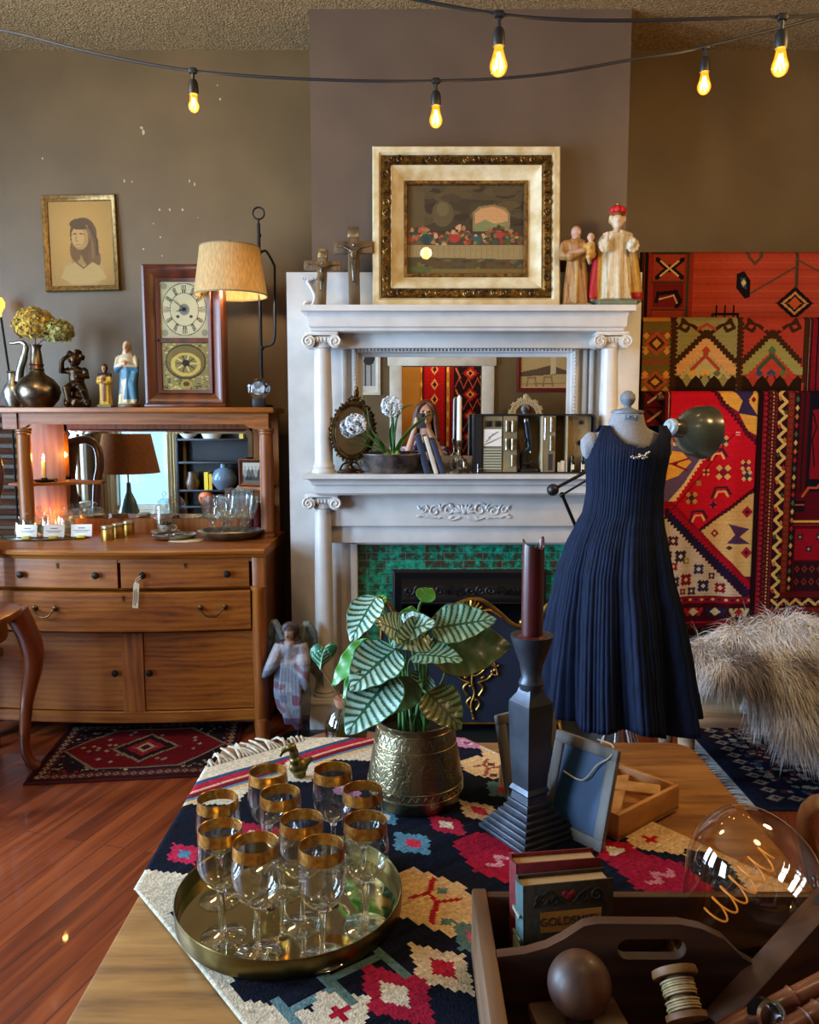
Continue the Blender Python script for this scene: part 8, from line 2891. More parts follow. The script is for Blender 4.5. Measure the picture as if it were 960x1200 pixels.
a_ = W(790, 1138, .835)
b_ = W(806, 1196, .80)
axv = (a_ - b_)
Lb = axv.length
sp_ = thing('thread_bobbin', 'wooden bobbin wound with pale cord leaning in the front of the caddy', 'bobbin', b_, rot=tuple(axv.to_track_quat('Z', 'Y').to_euler()))
BW = P('bobbin_wood', '#8a6238', rough=.6, c2='#6a4524', scale=40)
MB().lathe([(0, Lb - .006), (.024, Lb - .006), (.025, Lb - .003), (.024, Lb + .002), (.006, Lb + .002), (0, Lb + .001)], seg=32).lathe([(0, 0), (.022, 0), (.022, .006), (.013, .008), (.012, Lb - .006), (0, Lb - .006)], seg=28).build('spool', BW, sp_)
m = MB()
for z0, z1 in ((.009, Lb * .42), (Lb * .5, Lb * .82)):
 n_ = max(3, int((z1 - z0) / .0022))
 for i in range(n_):
  z = z0 + (z1 - z0) * i / n_
  rr_ = .0165 + .001 * (i % 2)
  m.tube([(rr_ * cos(q_), rr_ * sin(q_), z + .0008 * sin(q_)) for q_ in [2 * PI * j / 22 for j in range(22)]], .0014, 5, closed=True)
m.build('wound_cord', P('pale_cord', '#c0aa80', rough=.9, c2='#9c8558', scale=120), sp_)
bc_ = W(873, 1033, .985)
axb = Vector((.60, -.05, .80)).normalized()
RB = .082
bbp = bc_ - axb * .10
gb = thing('giant_filament_bulb', 'huge clear glass filament bulb with a coiled amber filament lying in the tool caddy', 'light bulb', bbp, rot=tuple(axb.to_track_quat('Z', 'Y').to_euler()))
pr_ = [(.022, -.03), (.024, -.01), (.034, .015), (.055, .05), (.072, .078), (.081, .105), (.0815, .125), (.076, .15), (.062, .17), (.04, .184), (.018, .19), (.0005, .191)]
from itertools import chain
sm_ = catm([(r_, 0, z) for r_, z in pr_], 4)
MB().lathe([(p.x, p.z) for p in sm_], seg=64, caps=False).build('glass_envelope', THIN('bulb_glass', '#fbf2e2', 1.0, .01, 2.0), gb)
MB().lathe([(0, -.085), (.006, -.084), (.014, -.076), (.019, -.07), (.021, -.03), (.024, -.028), (.024, -.02), (0, -.018)], seg=28, fn=lambda a, z: 1 + .04 * sin(z * 900)).build('screw_base', M['brass'], gb)
m = MB().tube([(0, 0, -.02), (0, 0, .04)], [.009, .004], 12).tube([(0, 0, .04), (0, 0, .15)], .0022, 8)
m.build('glass_stem', M['thin'], gb)
m = MB()
pts = []
for i in range(110):
 t = i / 109
 a = t * 2 * PI * 6.5
 rr_ = .013 + .004 * sin(PI * t)
 pts.append((rr_ * cos(a), rr_ * sin(a), .035 + t * .115))
m.tube(pts, .0013, 6)
m.build('filament', P('amber_filament', '#c07a2c', rough=.4, emit='#d98a2c', estr=.35), gb)
p0, p1 = W(838, 1172, .86), W(962, 1036, .93)
d_ = (p1 - p0)
Lp = d_.length * 1.25
pk = thing('slanted_board', 'dark wooden board with a plugged hole slanting out of the caddy at right', 'board', p0, 0)
dd = d_.normalized()
side = Vector((0, -1, -.15))
side = (side - dd * side.dot(dd)).normalized()
nn = dd.cross(side).normalized()
if nn.z < 0:
 nn = -nn
Mk = Matrix((dd, side, nn)).transposed().to_4x4()
bw = .10
b = MB().box((Lp / 2 - .02, .015, -bw / 2), (Lp, .034, bw), bev=.003)
b.xf(Mk).build('board', M['old_wood'], pk)
MB().lathe([(0, 0), (.0075, 0), (.0075, .0012), (0, .0015)], (d_.length * .9, .014, .0), 20).xf(Mk).build('hole_plug', P('dark_plug', '#1d1614', rough=.7), pk)
for k_, (a, b2, yy, lb) in enumerate((((866, 1200), (975, 1148), .80, 'upper reddish turned spindle at the bottom right of the caddy'), ((925, 1206), (985, 1172), .775, 'lower turned spindle at the very bottom right of the caddy'))):
 p0, p1 = W(*a, yy), W(*b2, yy + .02)
 d_ = p1 - p0
 s_ = thing('turned_spindle', lb, 'spindle', p0, rot=tuple(d_.to_track_quat('Z', 'Y').to_euler()), group='spindles in the caddy')
 Ls = d_.length
 MB().lathe([(0, -.03), (.009, -.03), (.011, 0), (.0105, Ls * .3), (.0125, Ls * .32), (.0105, Ls * .35), (.0115, Ls * .55), (.013, Ls * .58), (.0105, Ls * .6), (.012, Ls), (0, Ls)], seg=20).build('spindle_rod', P('red_brown_wood', '#6e3a20', rough=.35, c2='#4a2414', scale=20, coat=.3), s_)
p = W(898, 1190, .785)
rg = thing('metal_ferrule', 'shiny metal ferrule ring lying among the spindles in the caddy', 'ring', p, rot=(R(60), R(20), 0))
MB().lathe([(.012, -.01), (.0155, -.01), (.0165, -.006), (.0155, .008), (.0165, .01), (.013, .011), (.012, .009), (.012, -.01)], seg=28, caps=False).build('ring_body', M['chrome'], rg)
ccx, ccy = .975, 1.22
ch = thing('bentwood_chair', 'bentwood chair with a curved brown back hoop at the right beyond the table', 'chair', (ccx, ccy, 0), R(90))
BWD = WOOD('bentwood', '#6a3a18', '#a06430', 'z', 1.0, rough=.3, coat=.4)
hoop = catm([(-.19, .2, .45), (-.2, .23, .64), (-.19, .26, .76), (-.1, .28, .84), (0, .285, .855), (.1, .28, .84), (.19, .26, .76), (.2, .23, .64), (.19, .2, .45)], 8)
MB().tube(hoop, .015, 14).build('back_hoop', BWD, ch)
MB().tube(catm([(-.1, .2, .45), (-.11, .23, .66), (-.06, .255, .78), (0, .26, .8), (.06, .255, .78), (.11, .23, .66), (.1, .2, .45)], 8), .01, 12).build('inner_hoop', BWD, ch)
MB().lathe([(0, .43), (.2, .43), (.215, .44), (.215, .455), (.2, .465), (.17, .462), (0, .458)], seg=44).build('seat', BWD, ch)
for x, y in ((-.15, -.13), (.15, -.13), (-.16, .16), (.16, .16)):
 MB().tube(catm([(x, y, .44), (x * 1.05, y * 1.08, .25), (x * 1.2, y * 1.25, 0)], 5), [.016] * 6 + [.013] * 5, 12).build('leg', BWD, ch)
MB().tube([(.16 * cos(2 * PI * i / 40), .16 * sin(2 * PI * i / 40), .25) for i in range(40)], .008, 8, closed=True).build('stretcher_ring', BWD, ch)
AY = 3.70
ab = Vector((W(343, 850, AY).x, AY, 0))
az0 = W(343, 850, AY).z
k = W(343, 734, AY).z - az0
an = thing('angel_statue', 'weathered grey-blue winged angel statue on a thin stand between dresser and fireplace', 'statue', ab, 0)
def ap2(px, py):
 p = W(px, py, AY)
 return Vector((p.x - ab.x, 0, p.z))
m = MB()
robe_p = [(800 + 50, .012), (842, .055), (828, .075), (812, .082), (795, .078), (778, .07), (765, .062), (757, .058), (750, .05)]
rows = []
for py, r_ in robe_p:
 c_ = ap2({850: 352, 842: 349, 828: 345, 812: 343, 795: 342, 778: 341, 765: 341, 757: 341, 750: 341}[py], py)
 rows.append([c_ + Vector((r_ * (1 + .1 * sin(7 * a + py * .05)) * cos(a), r_ * .75 * (1 + .1 * sin(7 * a + py * .05)) * sin(a), 0)) for a in [2 * PI * i / 36 for i in range(36)]])
m.grid_faces(rows, True, True, True)
m.ell(ap2(341, 762), (.075, .05, .05))
head(m, ap2(340, 741) + Vector((0, -.012, 0)), .036, (-.3, -1, -.1))
for i in range(14):
 a = PI * (-.1 + 1.2 * i / 13)
 m.ell(ap2(340, 739) + Vector((.033 * cos(a), .012, .03 * sin(a))), .014, sub=1)
m.ell(ap2(347, 750) + Vector((0, .01, 0)), (.016, .015, .03))
m.ell(ap2(334, 749) + Vector((0, .012, 0)), (.012, .012, .024))
tubepts(m, [ap2(329, 757), ap2(324, 770) + Vector((0, -.03, 0)), ap2(316, 783) + Vector((0, -.05, 0)), ap2(312, 788) + Vector((0, -.055, 0))], [.032, .034, .024, .013])
tubepts(m, [ap2(353, 757), ap2(357, 773) + Vector((0, -.03, 0)), ap2(358, 790) + Vector((0, -.05, 0)), ap2(360, 803) + Vector((0, -.055, 0))], [.032, .034, .026, .013])
for q_ in range(6):
 tubepts(m, [ap2(333 + q_ * 3.4, 772) + Vector((0, -.045, 0)), ap2(331 + q_ * 4.4, 805) + Vector((0, -.07, 0)), ap2(338 + q_ * 3, 842) + Vector((0, -.055, 0))], [.008, .011, .012], 8)
tubepts(m, [ap2(333, 800) + Vector((0, -.055, 0)), ap2(338, 830) + Vector((0, -.06, 0)), ap2(352, 848) + Vector((0, -.04, 0))], [.016, .02, .02])
def cfa(c):
 v = noise.noise(Vector(c) * 14)
 z = (c[2] - az0) / k
 if z > .84:
  return lin('#9a7a66') if (c[1] < -.02 and z < .97 and abs(c[0] + .006) < .022) else lin('#3a3036')
 if z < .13:
  return lin('#5e4458') if v < .1 else lin('#4a3f52')
 if z > .66:
  return lin('#a39fa4') if v < .2 else lin('#7d7880')
 return lin('#717c8c') if v < -.05 else (lin('#8a93a2') if v < .25 else lin('#7a5a68'))
sculpt('figure', m, .005, M['paint'], an, cfa, smooth=1)
for sg, P0, P1, P2, P3 in ((-1, (333, 760), (320, 733), (311, 750), (314, 806)), (1, (350, 760), (357, 735), (367, 750), (365, 812))):
 wg = MB()
 root_w = ap2(*P0) + Vector((0, .05, 0))
 for j in range(13):
  t = j / 12
  s0 = root_w.lerp(ap2(*P1) + Vector((0, .06, 0)), .4 + .6 * min(1, t * 1.2)) if t < .5 else (ap2(*P1) + Vector((0, .06, 0))).lerp(ap2(*P2) + Vector((0, .07, 0)), (t - .5) * 2)
  e0 = root_w.lerp(ap2(*P3) + Vector((0, .08, 0)), .55 + .45 * t) + Vector((sg * .004 * j, 0, 0))
  wg.tube([s0, s0.lerp(e0, .5) + Vector((sg * .008, .006, 0)), e0], [.012, .014, .004], 8, flat=.45)
 wg.tube(catm([root_w, ap2(*P1) + Vector((0, .055, 0)), ap2(*P2) + Vector((0, .065, 0)), ap2(*P2).lerp(ap2(*P3), .3) + Vector((0, .07, 0))], 6), [.016] * 6 + [.019] * 6 + [.014] * 7, 10)
 wg.build('wing', P('weathered_wing', '#7c8986', rough=.6, c2='#515c5c', scale=40, bump=.2), an)
MB().tube([ap2(350, 852), Vector((ap2(350, 852).x, 0, .01))], .007, 8).lathe([(0, 0), (.08, 0), (.08, .012), (0, .014)], (ap2(350, 852).x, 0, 0), 28).build('stand', M['black_iron'], an)
CTX, CTY = -2.0, 3.1
lgf = WZ(20, 922, 0)
ct = thing('cabriole_table', 'small reddish wooden table with cabriole legs at the left edge in front of the dresser', 'side table', (CTX, CTY, 0), 0)
tz_ = .735
hx, hy = .44, .30
poly = []
for i in range(48):
 a = 2 * PI * i / 48
 q_ = 1 + .045 * cos(4 * a)
 ca, sa = cos(a), sin(a)
 poly.append((hx * q_ * math.copysign(abs(ca) ** .6, ca), hy * q_ * math.copysign(abs(sa) ** .6, sa)))
CW = M['chair_wood']
t_ = MB().prism(poly, tz_ - .03, tz_, bev=.008)
t_.build('table_top', CW, ct)
t_ = MB().prism([(x * .88, y * .86) for x, y in poly], tz_ - .12, tz_ - .03, bev=.004)
t_.build('apron', CW, ct)
t_ = MB()
t_.ell((hx * .74, -hy * .88, tz_ - .085), .016).ell((hx * .82, -hy * .84, tz_ - .085), .016).ell((hx * .6, -hy * .9, tz_ - .085), .014)
t_.build('carved_boss', CW, ct)
for sx in (-1, 1):
 for sy in (-1, 1):
  x, y = sx * hx * .88, sy * hy * .82
  pp_ = catm([(x * .95, y * .95, tz_ - .04), (x * 1.05, y * 1.05, tz_ - .16), (x * 1.07, y * 1.07, tz_ - .27), (x * 1.0, y, .3), (x * .96, y * .98, .12), (x * 1.0, y * 1.0, .04), (x * 1.07, y * 1.07, .012)], 6)
  n_ = len(pp_)
  rr_ = [.05 - .006 * i / 6 for i in range(6)] + [.046 - .004 * i / 6 for i in range(6)] + [.04 - .014 * i / 6 for i in range(6)] + [.026 - .006 * i / 6 for i in range(6)] + [.02] * 6 + [.022] * 6 + [.02]
  MB().tube(pp_, rr_[:n_], 14).build('cabriole_leg', CW, ct)
MB().prism([(x * .72, y * .72) for x, y in poly], .2, .222, bev=.005).build('lower_shelf', CW, ct)
TLx, TLy = -1.85, 3.14
tl = thing('glass_base_lamp', 'table lamp with plain brown drum shade on the cabriole table, seen in the mirror', 'lamp', (TLx, TLy, tz_), 0)
MB().lathe([(0, 0), (.07, 0), (.075, .01), (.05, .03), (.06, .08), (.066, .14), (.045, .22), (.018, .28), (.014, .34), (0, .34)], seg=32).build('base', P('blue_green_glaze', '#3f6a70', rough=.15, c2='#7d8a6a', scale=8), tl)
zs0, zs1 = W(165, 555, 5.3).z - tz_, W(165, 505, 5.3).z - tz_
rr0, rr1 = .205, .148
MB().lathe([(rr0, zs0), (rr1, zs1), (rr1 - .003, zs1), (rr0 - .003, zs0), (rr0, zs0)], seg=48, caps=False).build('lamp_shade', shade_mat('brown_shade', '#b57c54', .35), tl)
MB().tube([(0, 0, .33), (0, 0, zs1 - .01)], .006, 8).tube([(-rr1, 0, zs1 - .01), (rr1, 0, zs1 - .01)], .003, 6).build('harp', M['brass'], tl)
qx = W(-9, 570, 3.65).x
kc = thing('carved_chair', 'dark carved wooden chair back showing at the left edge beside the dresser', 'chair', (qx - .2, 3.62, 0), R(0))
DKW = WOOD('dark_carved_wood', '#2a130c', '#57301c', 'z', 1.0, rough=.35, coat=.3)
def zk(py):
 return zz(py, 3.5)
hpts = catm([(.17, 0, .45), (.18, .02, .8), (.2, .03, zk(600)), (.225, .035, zk(565)), (.21, .035, zk(535)), (.14, .035, zk(524)), (.0, .035, zk(530)), (-.14, .035, zk(524)), (-.21, .035, zk(535)), (-.225, .035, zk(565)), (-.2, .03, zk(600)), (-.18, .02, .8), (-.17, 0, .45)], 6)
MB().tube(hpts, .024, 12).build('back_hoop', DKW, kc)
MB().prism([(-.06, .45), (.06, .45), (.05, .7), (.09, .95), (.07, 1.15), (.1, zk(530)), (-.1, zk(530)), (-.07, 1.15), (-.09, .95), (-.05, .7)], -.01, .01, Matrix.Translation((0, .025, 0)) @ Matrix.Rotation(R(90), 4, 'X'), .003).build('splat', DKW, kc)
MB().box((0, -.11, .44), (.44, .26, .05), bev=.015).build('seat', DKW, kc)
for x, y in ((-.18, -.2), (.18, -.2), (-.17, -.02), (.17, -.02)):
 MB().tube([(x, y, .43), (x * 1.05, y, 0)], [.024, .017], 12).build('leg', DKW, kc)
MYm = PY - .004
PYY = -.30
vd = 2 * MYm - PYY
def mv(px, py, Y=None):
 Y = PYY if Y is None else Y
 p = W(px, py, 2 * MYm - Y)
 return Vector((p.x, Y, p.z))
hc = mv(499, 485)
pn = thing('person', 'person in a patterned dark top holding up a phone to take the picture', 'person', (hc.x, PYY, 0), 0)
HX, HZ = 0, hc.z
hd = .118
bm_ = MB()
sh_z = HZ - .30
for sg in (-1, 1):
 bm_.tube([(sg * .1, -.0, .9), (sg * .1, -.01, .5), (sg * .1, .0, .1), (sg * .1, .0, .05)], [.095, .065, .045, .045], 14)
 bm_.ell((sg * .1, .06, .045), (.045, .12, .045))
bm_.ell((0, 0, .95), (.18, .13, .16))
bm_.tube([(0, 0, .9), (0, 0, 1.12), (0, 0, sh_z - .08)], [.155, .135, .16], 20)
bm_.ell((0, 0, sh_z - .05), (.2, .11, .11))
bm_.ell((0, .05, sh_z - .16), (.15, .1, .1))
bm_.tube([(0, 0, sh_z), (0, .01, HZ - .1)], [.065, .055], 16)
bm_.ell((0, .005, HZ), (.078, .095, hd))
bm_.ell((0, .035, HZ - .06), (.058, .062, .06))
bm_.tube([(0, .098, HZ + .02), (0, .118, HZ - .02)], [.01, .016], 8)
bm_.ell((0, .092, HZ - .052), (.024, .012, .008))
for sg in (-1, 1):
 bm_.ell((sg * .08, 0, HZ - .01), (.012, .022, .032))
 bm_.ell((sg * .032, .092, HZ + .038), (.022, .008, .006))
 bm_.ell((sg * .031, .086, HZ + .02), (.014, .009, .008))
ph = Vector((mv(494, 493, -.06).x - hc.x, -.06 - PYY, mv(494, 493, -.06).z))
for sg in (-1, 1):
 sh_ = Vector((sg * .18, 0, sh_z - .04))
 el = Vector((sg * .24, .08, sh_z - .30))
 hn = ph + Vector((sg * .055, -.03, -.05))
 bm_.tube([sh_, sh_.lerp(el, .5), el], [.058, .05, .042], 14)
 bm_.tube([el, el.lerp(hn, .6), hn], [.042, .034, .024], 14)
 bm_.ell(el, .043)
 bm_.ell(hn + Vector((0, .0, .02)), (.022, .03, .038))
 for f_ in range(4):
  b_ = hn + Vector((sg * .008, -.005 + .0, .02 + f_ * .017))
  bm_.tube([b_, b_ + Vector((-sg * .012, .045, .006)), b_ + Vector((-sg * .032, .047, .008))], [.0095, .0088, .007], 8)
 bm_.tube([hn + Vector((0, -.01, .03)), hn + Vector((-sg * .022, -.016, .055)), hn + Vector((-sg * .03, -.012, .075))], [.011, .0095, .0075], 8)
def cfp(c):
 x, y, z = c
 skin = lin('#c99a80')
 if z > sh_z + .015 and abs(x) < .13:
  if y > .083 and HZ + .012 < z < HZ + .03 and .018 < abs(x) < .046:
   return lin('#2a1d18')
  if y > .08 and HZ - .062 < z < HZ - .043 and abs(x) < .024:
   return lin('#a85a54')
  return skin
 if y > .12 and z > sh_z - .2:
  return skin
 if z < .1:
  return lin('#1c1614')
 if z < .93:
  return lin('#1d2230')
 v = noise.noise(Vector(c) * 26)
 return lin('#2b2440') if v < .05 else (lin('#8a4a6a') if v < .22 else lin('#b59aa8'))
sculpt('body', bm_, .0075, COLM('skin_and_clothes', rough=.6, spec=.3), pn, cfp, smooth=2)
hr = MB()
hr.ell((0, -.03, HZ + .03), (.1, .1, .115))
for i in range(30):
 a = PI * (1.0 + (i / 29)) + random.uniform(-.08, .08)
 x_, y_ = .095 * cos(a), -.02 + .09 * sin(a)
 L_ = random.uniform(.26, .36)
 hr.tube(catm([(x_ * .8, y_ * .8 - .01, HZ + .09), (x_ * 1.08, y_, HZ), (x_ * 1.25, y_ + .01, HZ - L_ * .55), (x_ * 1.3 + random.uniform(-.02, .02), y_ + .03, HZ - L_)], 4), [.02] * 4 + [.024] * 4 + [.02] * 4 + [.008], 8)
for sg in (-1, 1):
 hr.tube(catm([(0, .04, HZ + .118), (sg * .06, .06, HZ + .08), (sg * .088, .045, HZ), (sg * .1, .05, HZ - .12), (sg * .12, .07, HZ - .26)], 5), [.022] * 5 + [.024] * 5 + [.024] * 5 + [.02] * 5 + [.008], 8)
sculpt('hair', hr, .008, P('auburn_hair', '#4a2615', rough=.5, c2='#6e4226', scale=60, stretch=(1, 1, .15)), pn, None, smooth=1)
phn = thing('phone', 'dark phone held up in front of the face of the person in the mirror', 'phone', (hc.x + ph.x, PYY + ph.y, ph.z), 0)
MB().box((0, 0, 0), (.074, .009, .148), bev=.004).build('phone_body', P('grey_phone', '#4a4a52', rough=.3), phn)
MB().box((.018, .0055, .05), (.032, .003, .036), bev=.001).ell((.025, .007, .06), (.008, .002, .008), sub=2).ell((.011, .007, .042), (.008, .002, .008), sub=2).build('camera_bump', M['black'], phn)
YRB = -2.0
def mvx(px, Y):
 return W(px, 480, 2 * MYm - Y).x
xa, xb_, xc, xd_ = mvx(492, YRB), mvx(526, YRB), mvx(527, YRB - .02), mvx(575, YRB - .02)
ca_ = CV(60, 260, '#8a1418')
ca_.rect(0, 0, 5, 260, '#b5702c').rect(55, 0, 60, 260, '#b5702c').rect(5, 0, 8, 260, '#2a1414').rect(52, 0, 55, 260, '#2a1414').rect(11, 0, 49, 260, '#a3161c')
for i in range(12):
 y = 12 + i * 21
 ca_.dia(30, y, 8, 8, '#c9955c', 2).dia(30, y, 4, 4, '#5a1014', 1)
 for x in (2.5, 57.5):
  ca_.dia(x, y, 3, 6, '#d9a85c', 1)
ca_.jitter(.1)
cb_ = CV(80, 260, '#20141c')
cb_.rect(0, 0, 8, 260, '#7a1418').rect(72, 0, 80, 260, '#7a1418')
for i in range(9):
 y = 14 + i * 30
 cb_.zig(10, 40, y, 7, 18, 3.2, '#a3402c').zig(40, 70, y, 7, 18, 3.2, '#a3402c')
 cb_.dia(40, y + 14, 16, 11, '#8a1a20', 2).dia(40, y + 14, 9, 6, '#c9803c', 2).dia(40, y + 14, 4, 3, '#20141c')
 cb_.line([(20, y + 8), (12, y + 20)], 2.5, '#b5603c').line([(60, y + 8), (68, y + 20)], 2.5, '#b5603c')
cb_.jitter(.1)
def flip(cvs):
 return cvs.a[:, ::-1]
def back_rug(label, arr, X0, X1, Y, z1):
 rt = thing('wall_rug', label, 'rug', ((X0 + X1) / 2, Y, 0), 0, 'rugs in the room beyond the doorway')
 w_ = abs(X1 - X0) / 2
 sheet('woven_field', arr.shape[1], arr.shape[0], lambda u, v: ((.5 - u) * 2 * w_, .01 * sin(u * 9), .03 + v * z1), arr, M['rug'], rt, thick=.006)
 MB().cyl((-w_ - .03, -.02, z1 + .03), (w_ + .03, -.02, z1 + .03), .014, seg=12).build('hanging_pole', M['old_wood'], rt)
back_rug('red runner with a row of pale medallions, hanging beyond the doorway in the mantel mirror', flip(ca_), xa, xb_, YRB, 2.2)
back_rug('dark kilim with orange zigzags, hanging beyond the doorway in the mantel mirror', flip(cb_), xc, xd_, YRB - .05, 2.2)
def back_picture(name, label, px0, px1, py0, py1, cvs, frame_mat, fw_, Y=YB):
 a, b_ = mv(px0, py0, Y), mv(px1, py1, Y)
 X0, X1, Z0, Z1 = a.x, b_.x, b_.z, a.z
 rt = thing(name, label, 'picture', ((X0 + X1) / 2, Y + .002, (Z0 + Z1) / 2), 0)
 hw_, hh_ = (X1 - X0) / 2, (Z1 - Z0) / 2
 MB().mould(-hw_, hw_, -hh_, hh_, [(0, 0), (0, .022), (fw_ * .5, .028), (fw_, .018), (fw_, 0)]).build('frame', frame_mat, rt)
 arr = cvs.a[:, ::-1]
 sheet('print', cvs.w, cvs.h, lambda u, v: ((.5 - u) * 2 * (hw_ - fw_ * .8), .008, (v - .5) * 2 * (hh_ - fw_ * .8)), arr, M['print'], rt)
 MB().bb(-hw_ + .004, hw_ - .004, 0, .006, -hh_ + .004, hh_ - .004).build('back_board', M['oak_dark'], rt)
ch_cv = CV(70, 46, '#b89a66')
ch_cv.poly([(0, 22), (20, 26), (45, 32), (70, 24), (70, 20), (0, 16)], '#5a4630').poly([(44, 20), (52, 20), (53, 44), (45, 46)], '#cbb288').line([(10, 4), (12, 14), (22, 15), (24, 4)], 2, '#8a6c44').line([(34, 4), (36, 15), (46, 16), (48, 4)], 2, '#8a6c44').line([(4, 6), (66, 7)], 1.5, '#8a6c44')
ch_cv.rect(0, 0, 70, 2, '#cdb68a').jitter(.04)
back_picture('desert_picture', 'framed sandy landscape drawing with a red mount edge, reflected in the mantel mirror', 606, 668, 413, 459, ch_cv, P('red_black_frame', '#6a1216', rough=.4), .04)
bw_cv = CV(34, 60, '#9c9890')
bw_cv.ellip(17, 46, 11, 7, '#2a2826').rect(9, 8, 12, 44, '#3a3836').rect(21, 8, 24, 40, '#45423e').ellip(26, 50, 4, 5, '#1f1d1c').rect(0, 0, 34, 8, '#c5c0b4').jitter(.06)
back_picture('animal_picture', 'pale framed black and white animal picture at the left in the mantel mirror', 418, 446, 408, 463, bw_cv, M['white_old'], .05)
cp_ = mv(616, 486, -.78)
cab = thing('low_cabinet', 'low dark cabinet against the wall behind the photographer', 'cabinet', (cp_.x, -.76, 0), 0)
chh = cp_.z - .02
MB().bb(-.42, .42, -.17, .17, .05, chh - .03, .006).build('body', M['mahog'], cab)
MB().bb(-.45, .45, -.18, .19, chh - .03, chh, .006).build('top', M['mahog'], cab)
for sg in (-1, 1):
 d_ = MB().bb(.01 * sg, .4 * sg, .17, .185, .08, chh - .05, .004).build('door', M['mahog'], cab)
 MB().ell((.05 * sg, .195, chh * .55), .012).build('knob', M['brass'], d_)
 for y in (-.13, .13):
  MB().bb(.36 * sg - .02, .36 * sg + .02, y - .02, y + .02, 0, .05).build('leg', M['mahog'], cab)
gc = thing('carved_crest', 'pierced cream carved crest with a red centre, reflected behind the microscope case', 'ornament', (cp_.x, -.76, chh), 0)
m = MB()
for i in range(13):
 a = PI * i / 12
 m.tube(scroll((.14 * cos(a), 0, .03 + .13 * sin(a)), .04, 1.3, 18, a, 1 if i % 2 else -1), .011, 6)
m.tube([(.16 * cos(PI * i / 20), 0, .02 + .16 * sin(PI * i / 20)) for i in range(21)], .012, 8).bb(-.18, .18, -.03, .03, 0, .03, .006)
m.ell((0, 0, .2), (.035, .015, .04))
m.build('carving', P('cream_carving', '#c9b184', rough=.6), gc)
MB().ell((0, .01, .07), (.06, .02, .045), sub=3).build('red_centre', P('deep_red_velvet', '#5a1018', rough=.8), gc)
MH = HB - .009
def hv(px, py, Y):
 p = W(px, py, 2 * MH - Y)
 return Vector((p.x, Y, p.z))
BKY = -.70
bxa, bxb = hv(206, 540, BKY).x, hv(303, 540, BKY).x
bkc = thing('black_bookcase', 'open black bookcase of pottery and toys behind the photographer, seen in the hutch mirror', 'bookcase', ((bxa + bxb) / 2, -.82, 0), 0)
hwb = (bxb - bxa) / 2
shz = [.12, .52, hv(250, 574, BKY).z, hv(250, 541, BKY).z, hv(250, 514, BKY).z, 2.1]
for sg in (-1, 1):
 MB().bb(sg * hwb, sg * (hwb - .03), -.12, .12, 0, 2.1, .003).build('side_panel', M['black'], bkc)
for z in shz:
 MB().bb(-hwb + .03, hwb - .03, -.12, .12, z - .025, z, .003).build('shelf', M['black'], bkc)
MB().bb(-hwb + .03, hwb - .03, -.125, -.115, .02, 2.1).build('back_panel', M['black'], bkc)
bx_c = (bxa + bxb) / 2
def pot(name, label, cat, px, z, prof, mat, Y=-.76, **kw):
 t = thing(name, label, cat, (hv(px, 540, Y).x, Y, z), 0)
 MB().lathe(prof, seg=28).build('body', mat, t)
 return t
WH = P('white_pottery', '#c9c4b8', rough=.3)
pot('white_bowl', 'white pottery bowl on the top shelf of the black bookcase', 'bowl', 222, shz[4], [(0, 0), (.05, 0), (.1, .05), (.14, .11), (.13, .11), (.09, .05), (0, .02)], WH)
pot('white_jar', 'squat white pottery jar on the top shelf of the black bookcase', 'jar', 249, shz[4], [(0, 0), (.09, 0), (.12, .06), (.1, .12), (.06, .14), (0, .14)], WH)
pot('blue_vase', 'blue-grey round vase with a silver neck standing in the black bookcase', 'vase', 262, shz[2], [(0, 0), (.08, 0), (.14, .08), (.145, .14), (.1, .22), (.04, .25), (.04, .29), (.055, .3), (0, .3)], P('blue_grey_glaze', '#5a6a78', rough=.2))
pot('brown_jug', 'plain brown jug on the lower shelf of the black bookcase', 'jug', 225, shz[2], [(0, 0), (.06, 0), (.08, .08), (.05, .16), (.05, .2), (0, .2)], P('brown_glaze', '#4a3322', rough=.3))
pot('orange_ball', 'orange ball on the middle shelf of the black bookcase', 'ball', 241, shz[1], [(.09 * sin(PI * i / 12), .09 - .09 * cos(PI * i / 12)) for i in range(13)], P('orange_rubber', '#c9602c', rough=.5))
for i, (px, c_, w_, lb) in enumerate(((243, '#d9b51c', .05, 'tall yellow book on the middle shelf of the black bookcase'), (248, '#c9a012', .04, 'mustard book beside the tall yellow one'), (285, '#c9a53c', .05, 'ochre book at the end of the top shelf'))):
 z = shz[2] if i < 2 else shz[4]
 t = thing('yellow_book', lb, 'book', (hv(px, 540, -.76).x, -.76, z), 0, 'yellow books in the black bookcase')
 b_ = MB().bb(-w_ / 2, -w_ / 2 + .003, -.08, .08, 0, .2 - i * .02).bb(w_ / 2 - .003, w_ / 2, -.08, .08, 0, .2 - i * .02).bb(-w_ / 2, w_ / 2, .077, .08, 0, .2 - i * .02)
 b_.build('cover', P('yellow_cloth', c_, rough=.6), t)
 MB().bb(-w_ / 2 + .003, w_ / 2 - .003, -.075, .076, .003, .195 - i * .02).build('pages', M['paper'], t)
for sg, lb in ((-1, 'left cream curtain of the window behind the photographer'), (1, 'right cream curtain of the window behind the photographer')):
 xc_ = (WX0 + WX1) / 2 + sg * .42
 t = thing('curtain', lb, 'curtain', (xc_, YB + .08, 0), 0, 'curtains of the back window')
 rows = []
 for i in range(40):
  x = -.11 + .22 * i / 39
  y = .018 * sin(i * .95)
  rows.append([Vector((x, y, .1)), Vector((x, y, 2.75)), Vector((x, y + .003, 2.75)), Vector((x, y + .003, .1))])
 m = MB()
 m.grid_faces(rows, True, True, True)
 m.build('cloth', P('cream_curtain', '#b5a27c', rough=.9), t)
BULBS = []
CORD = P('black_rubber_cord', '#17161a', rough=.6)
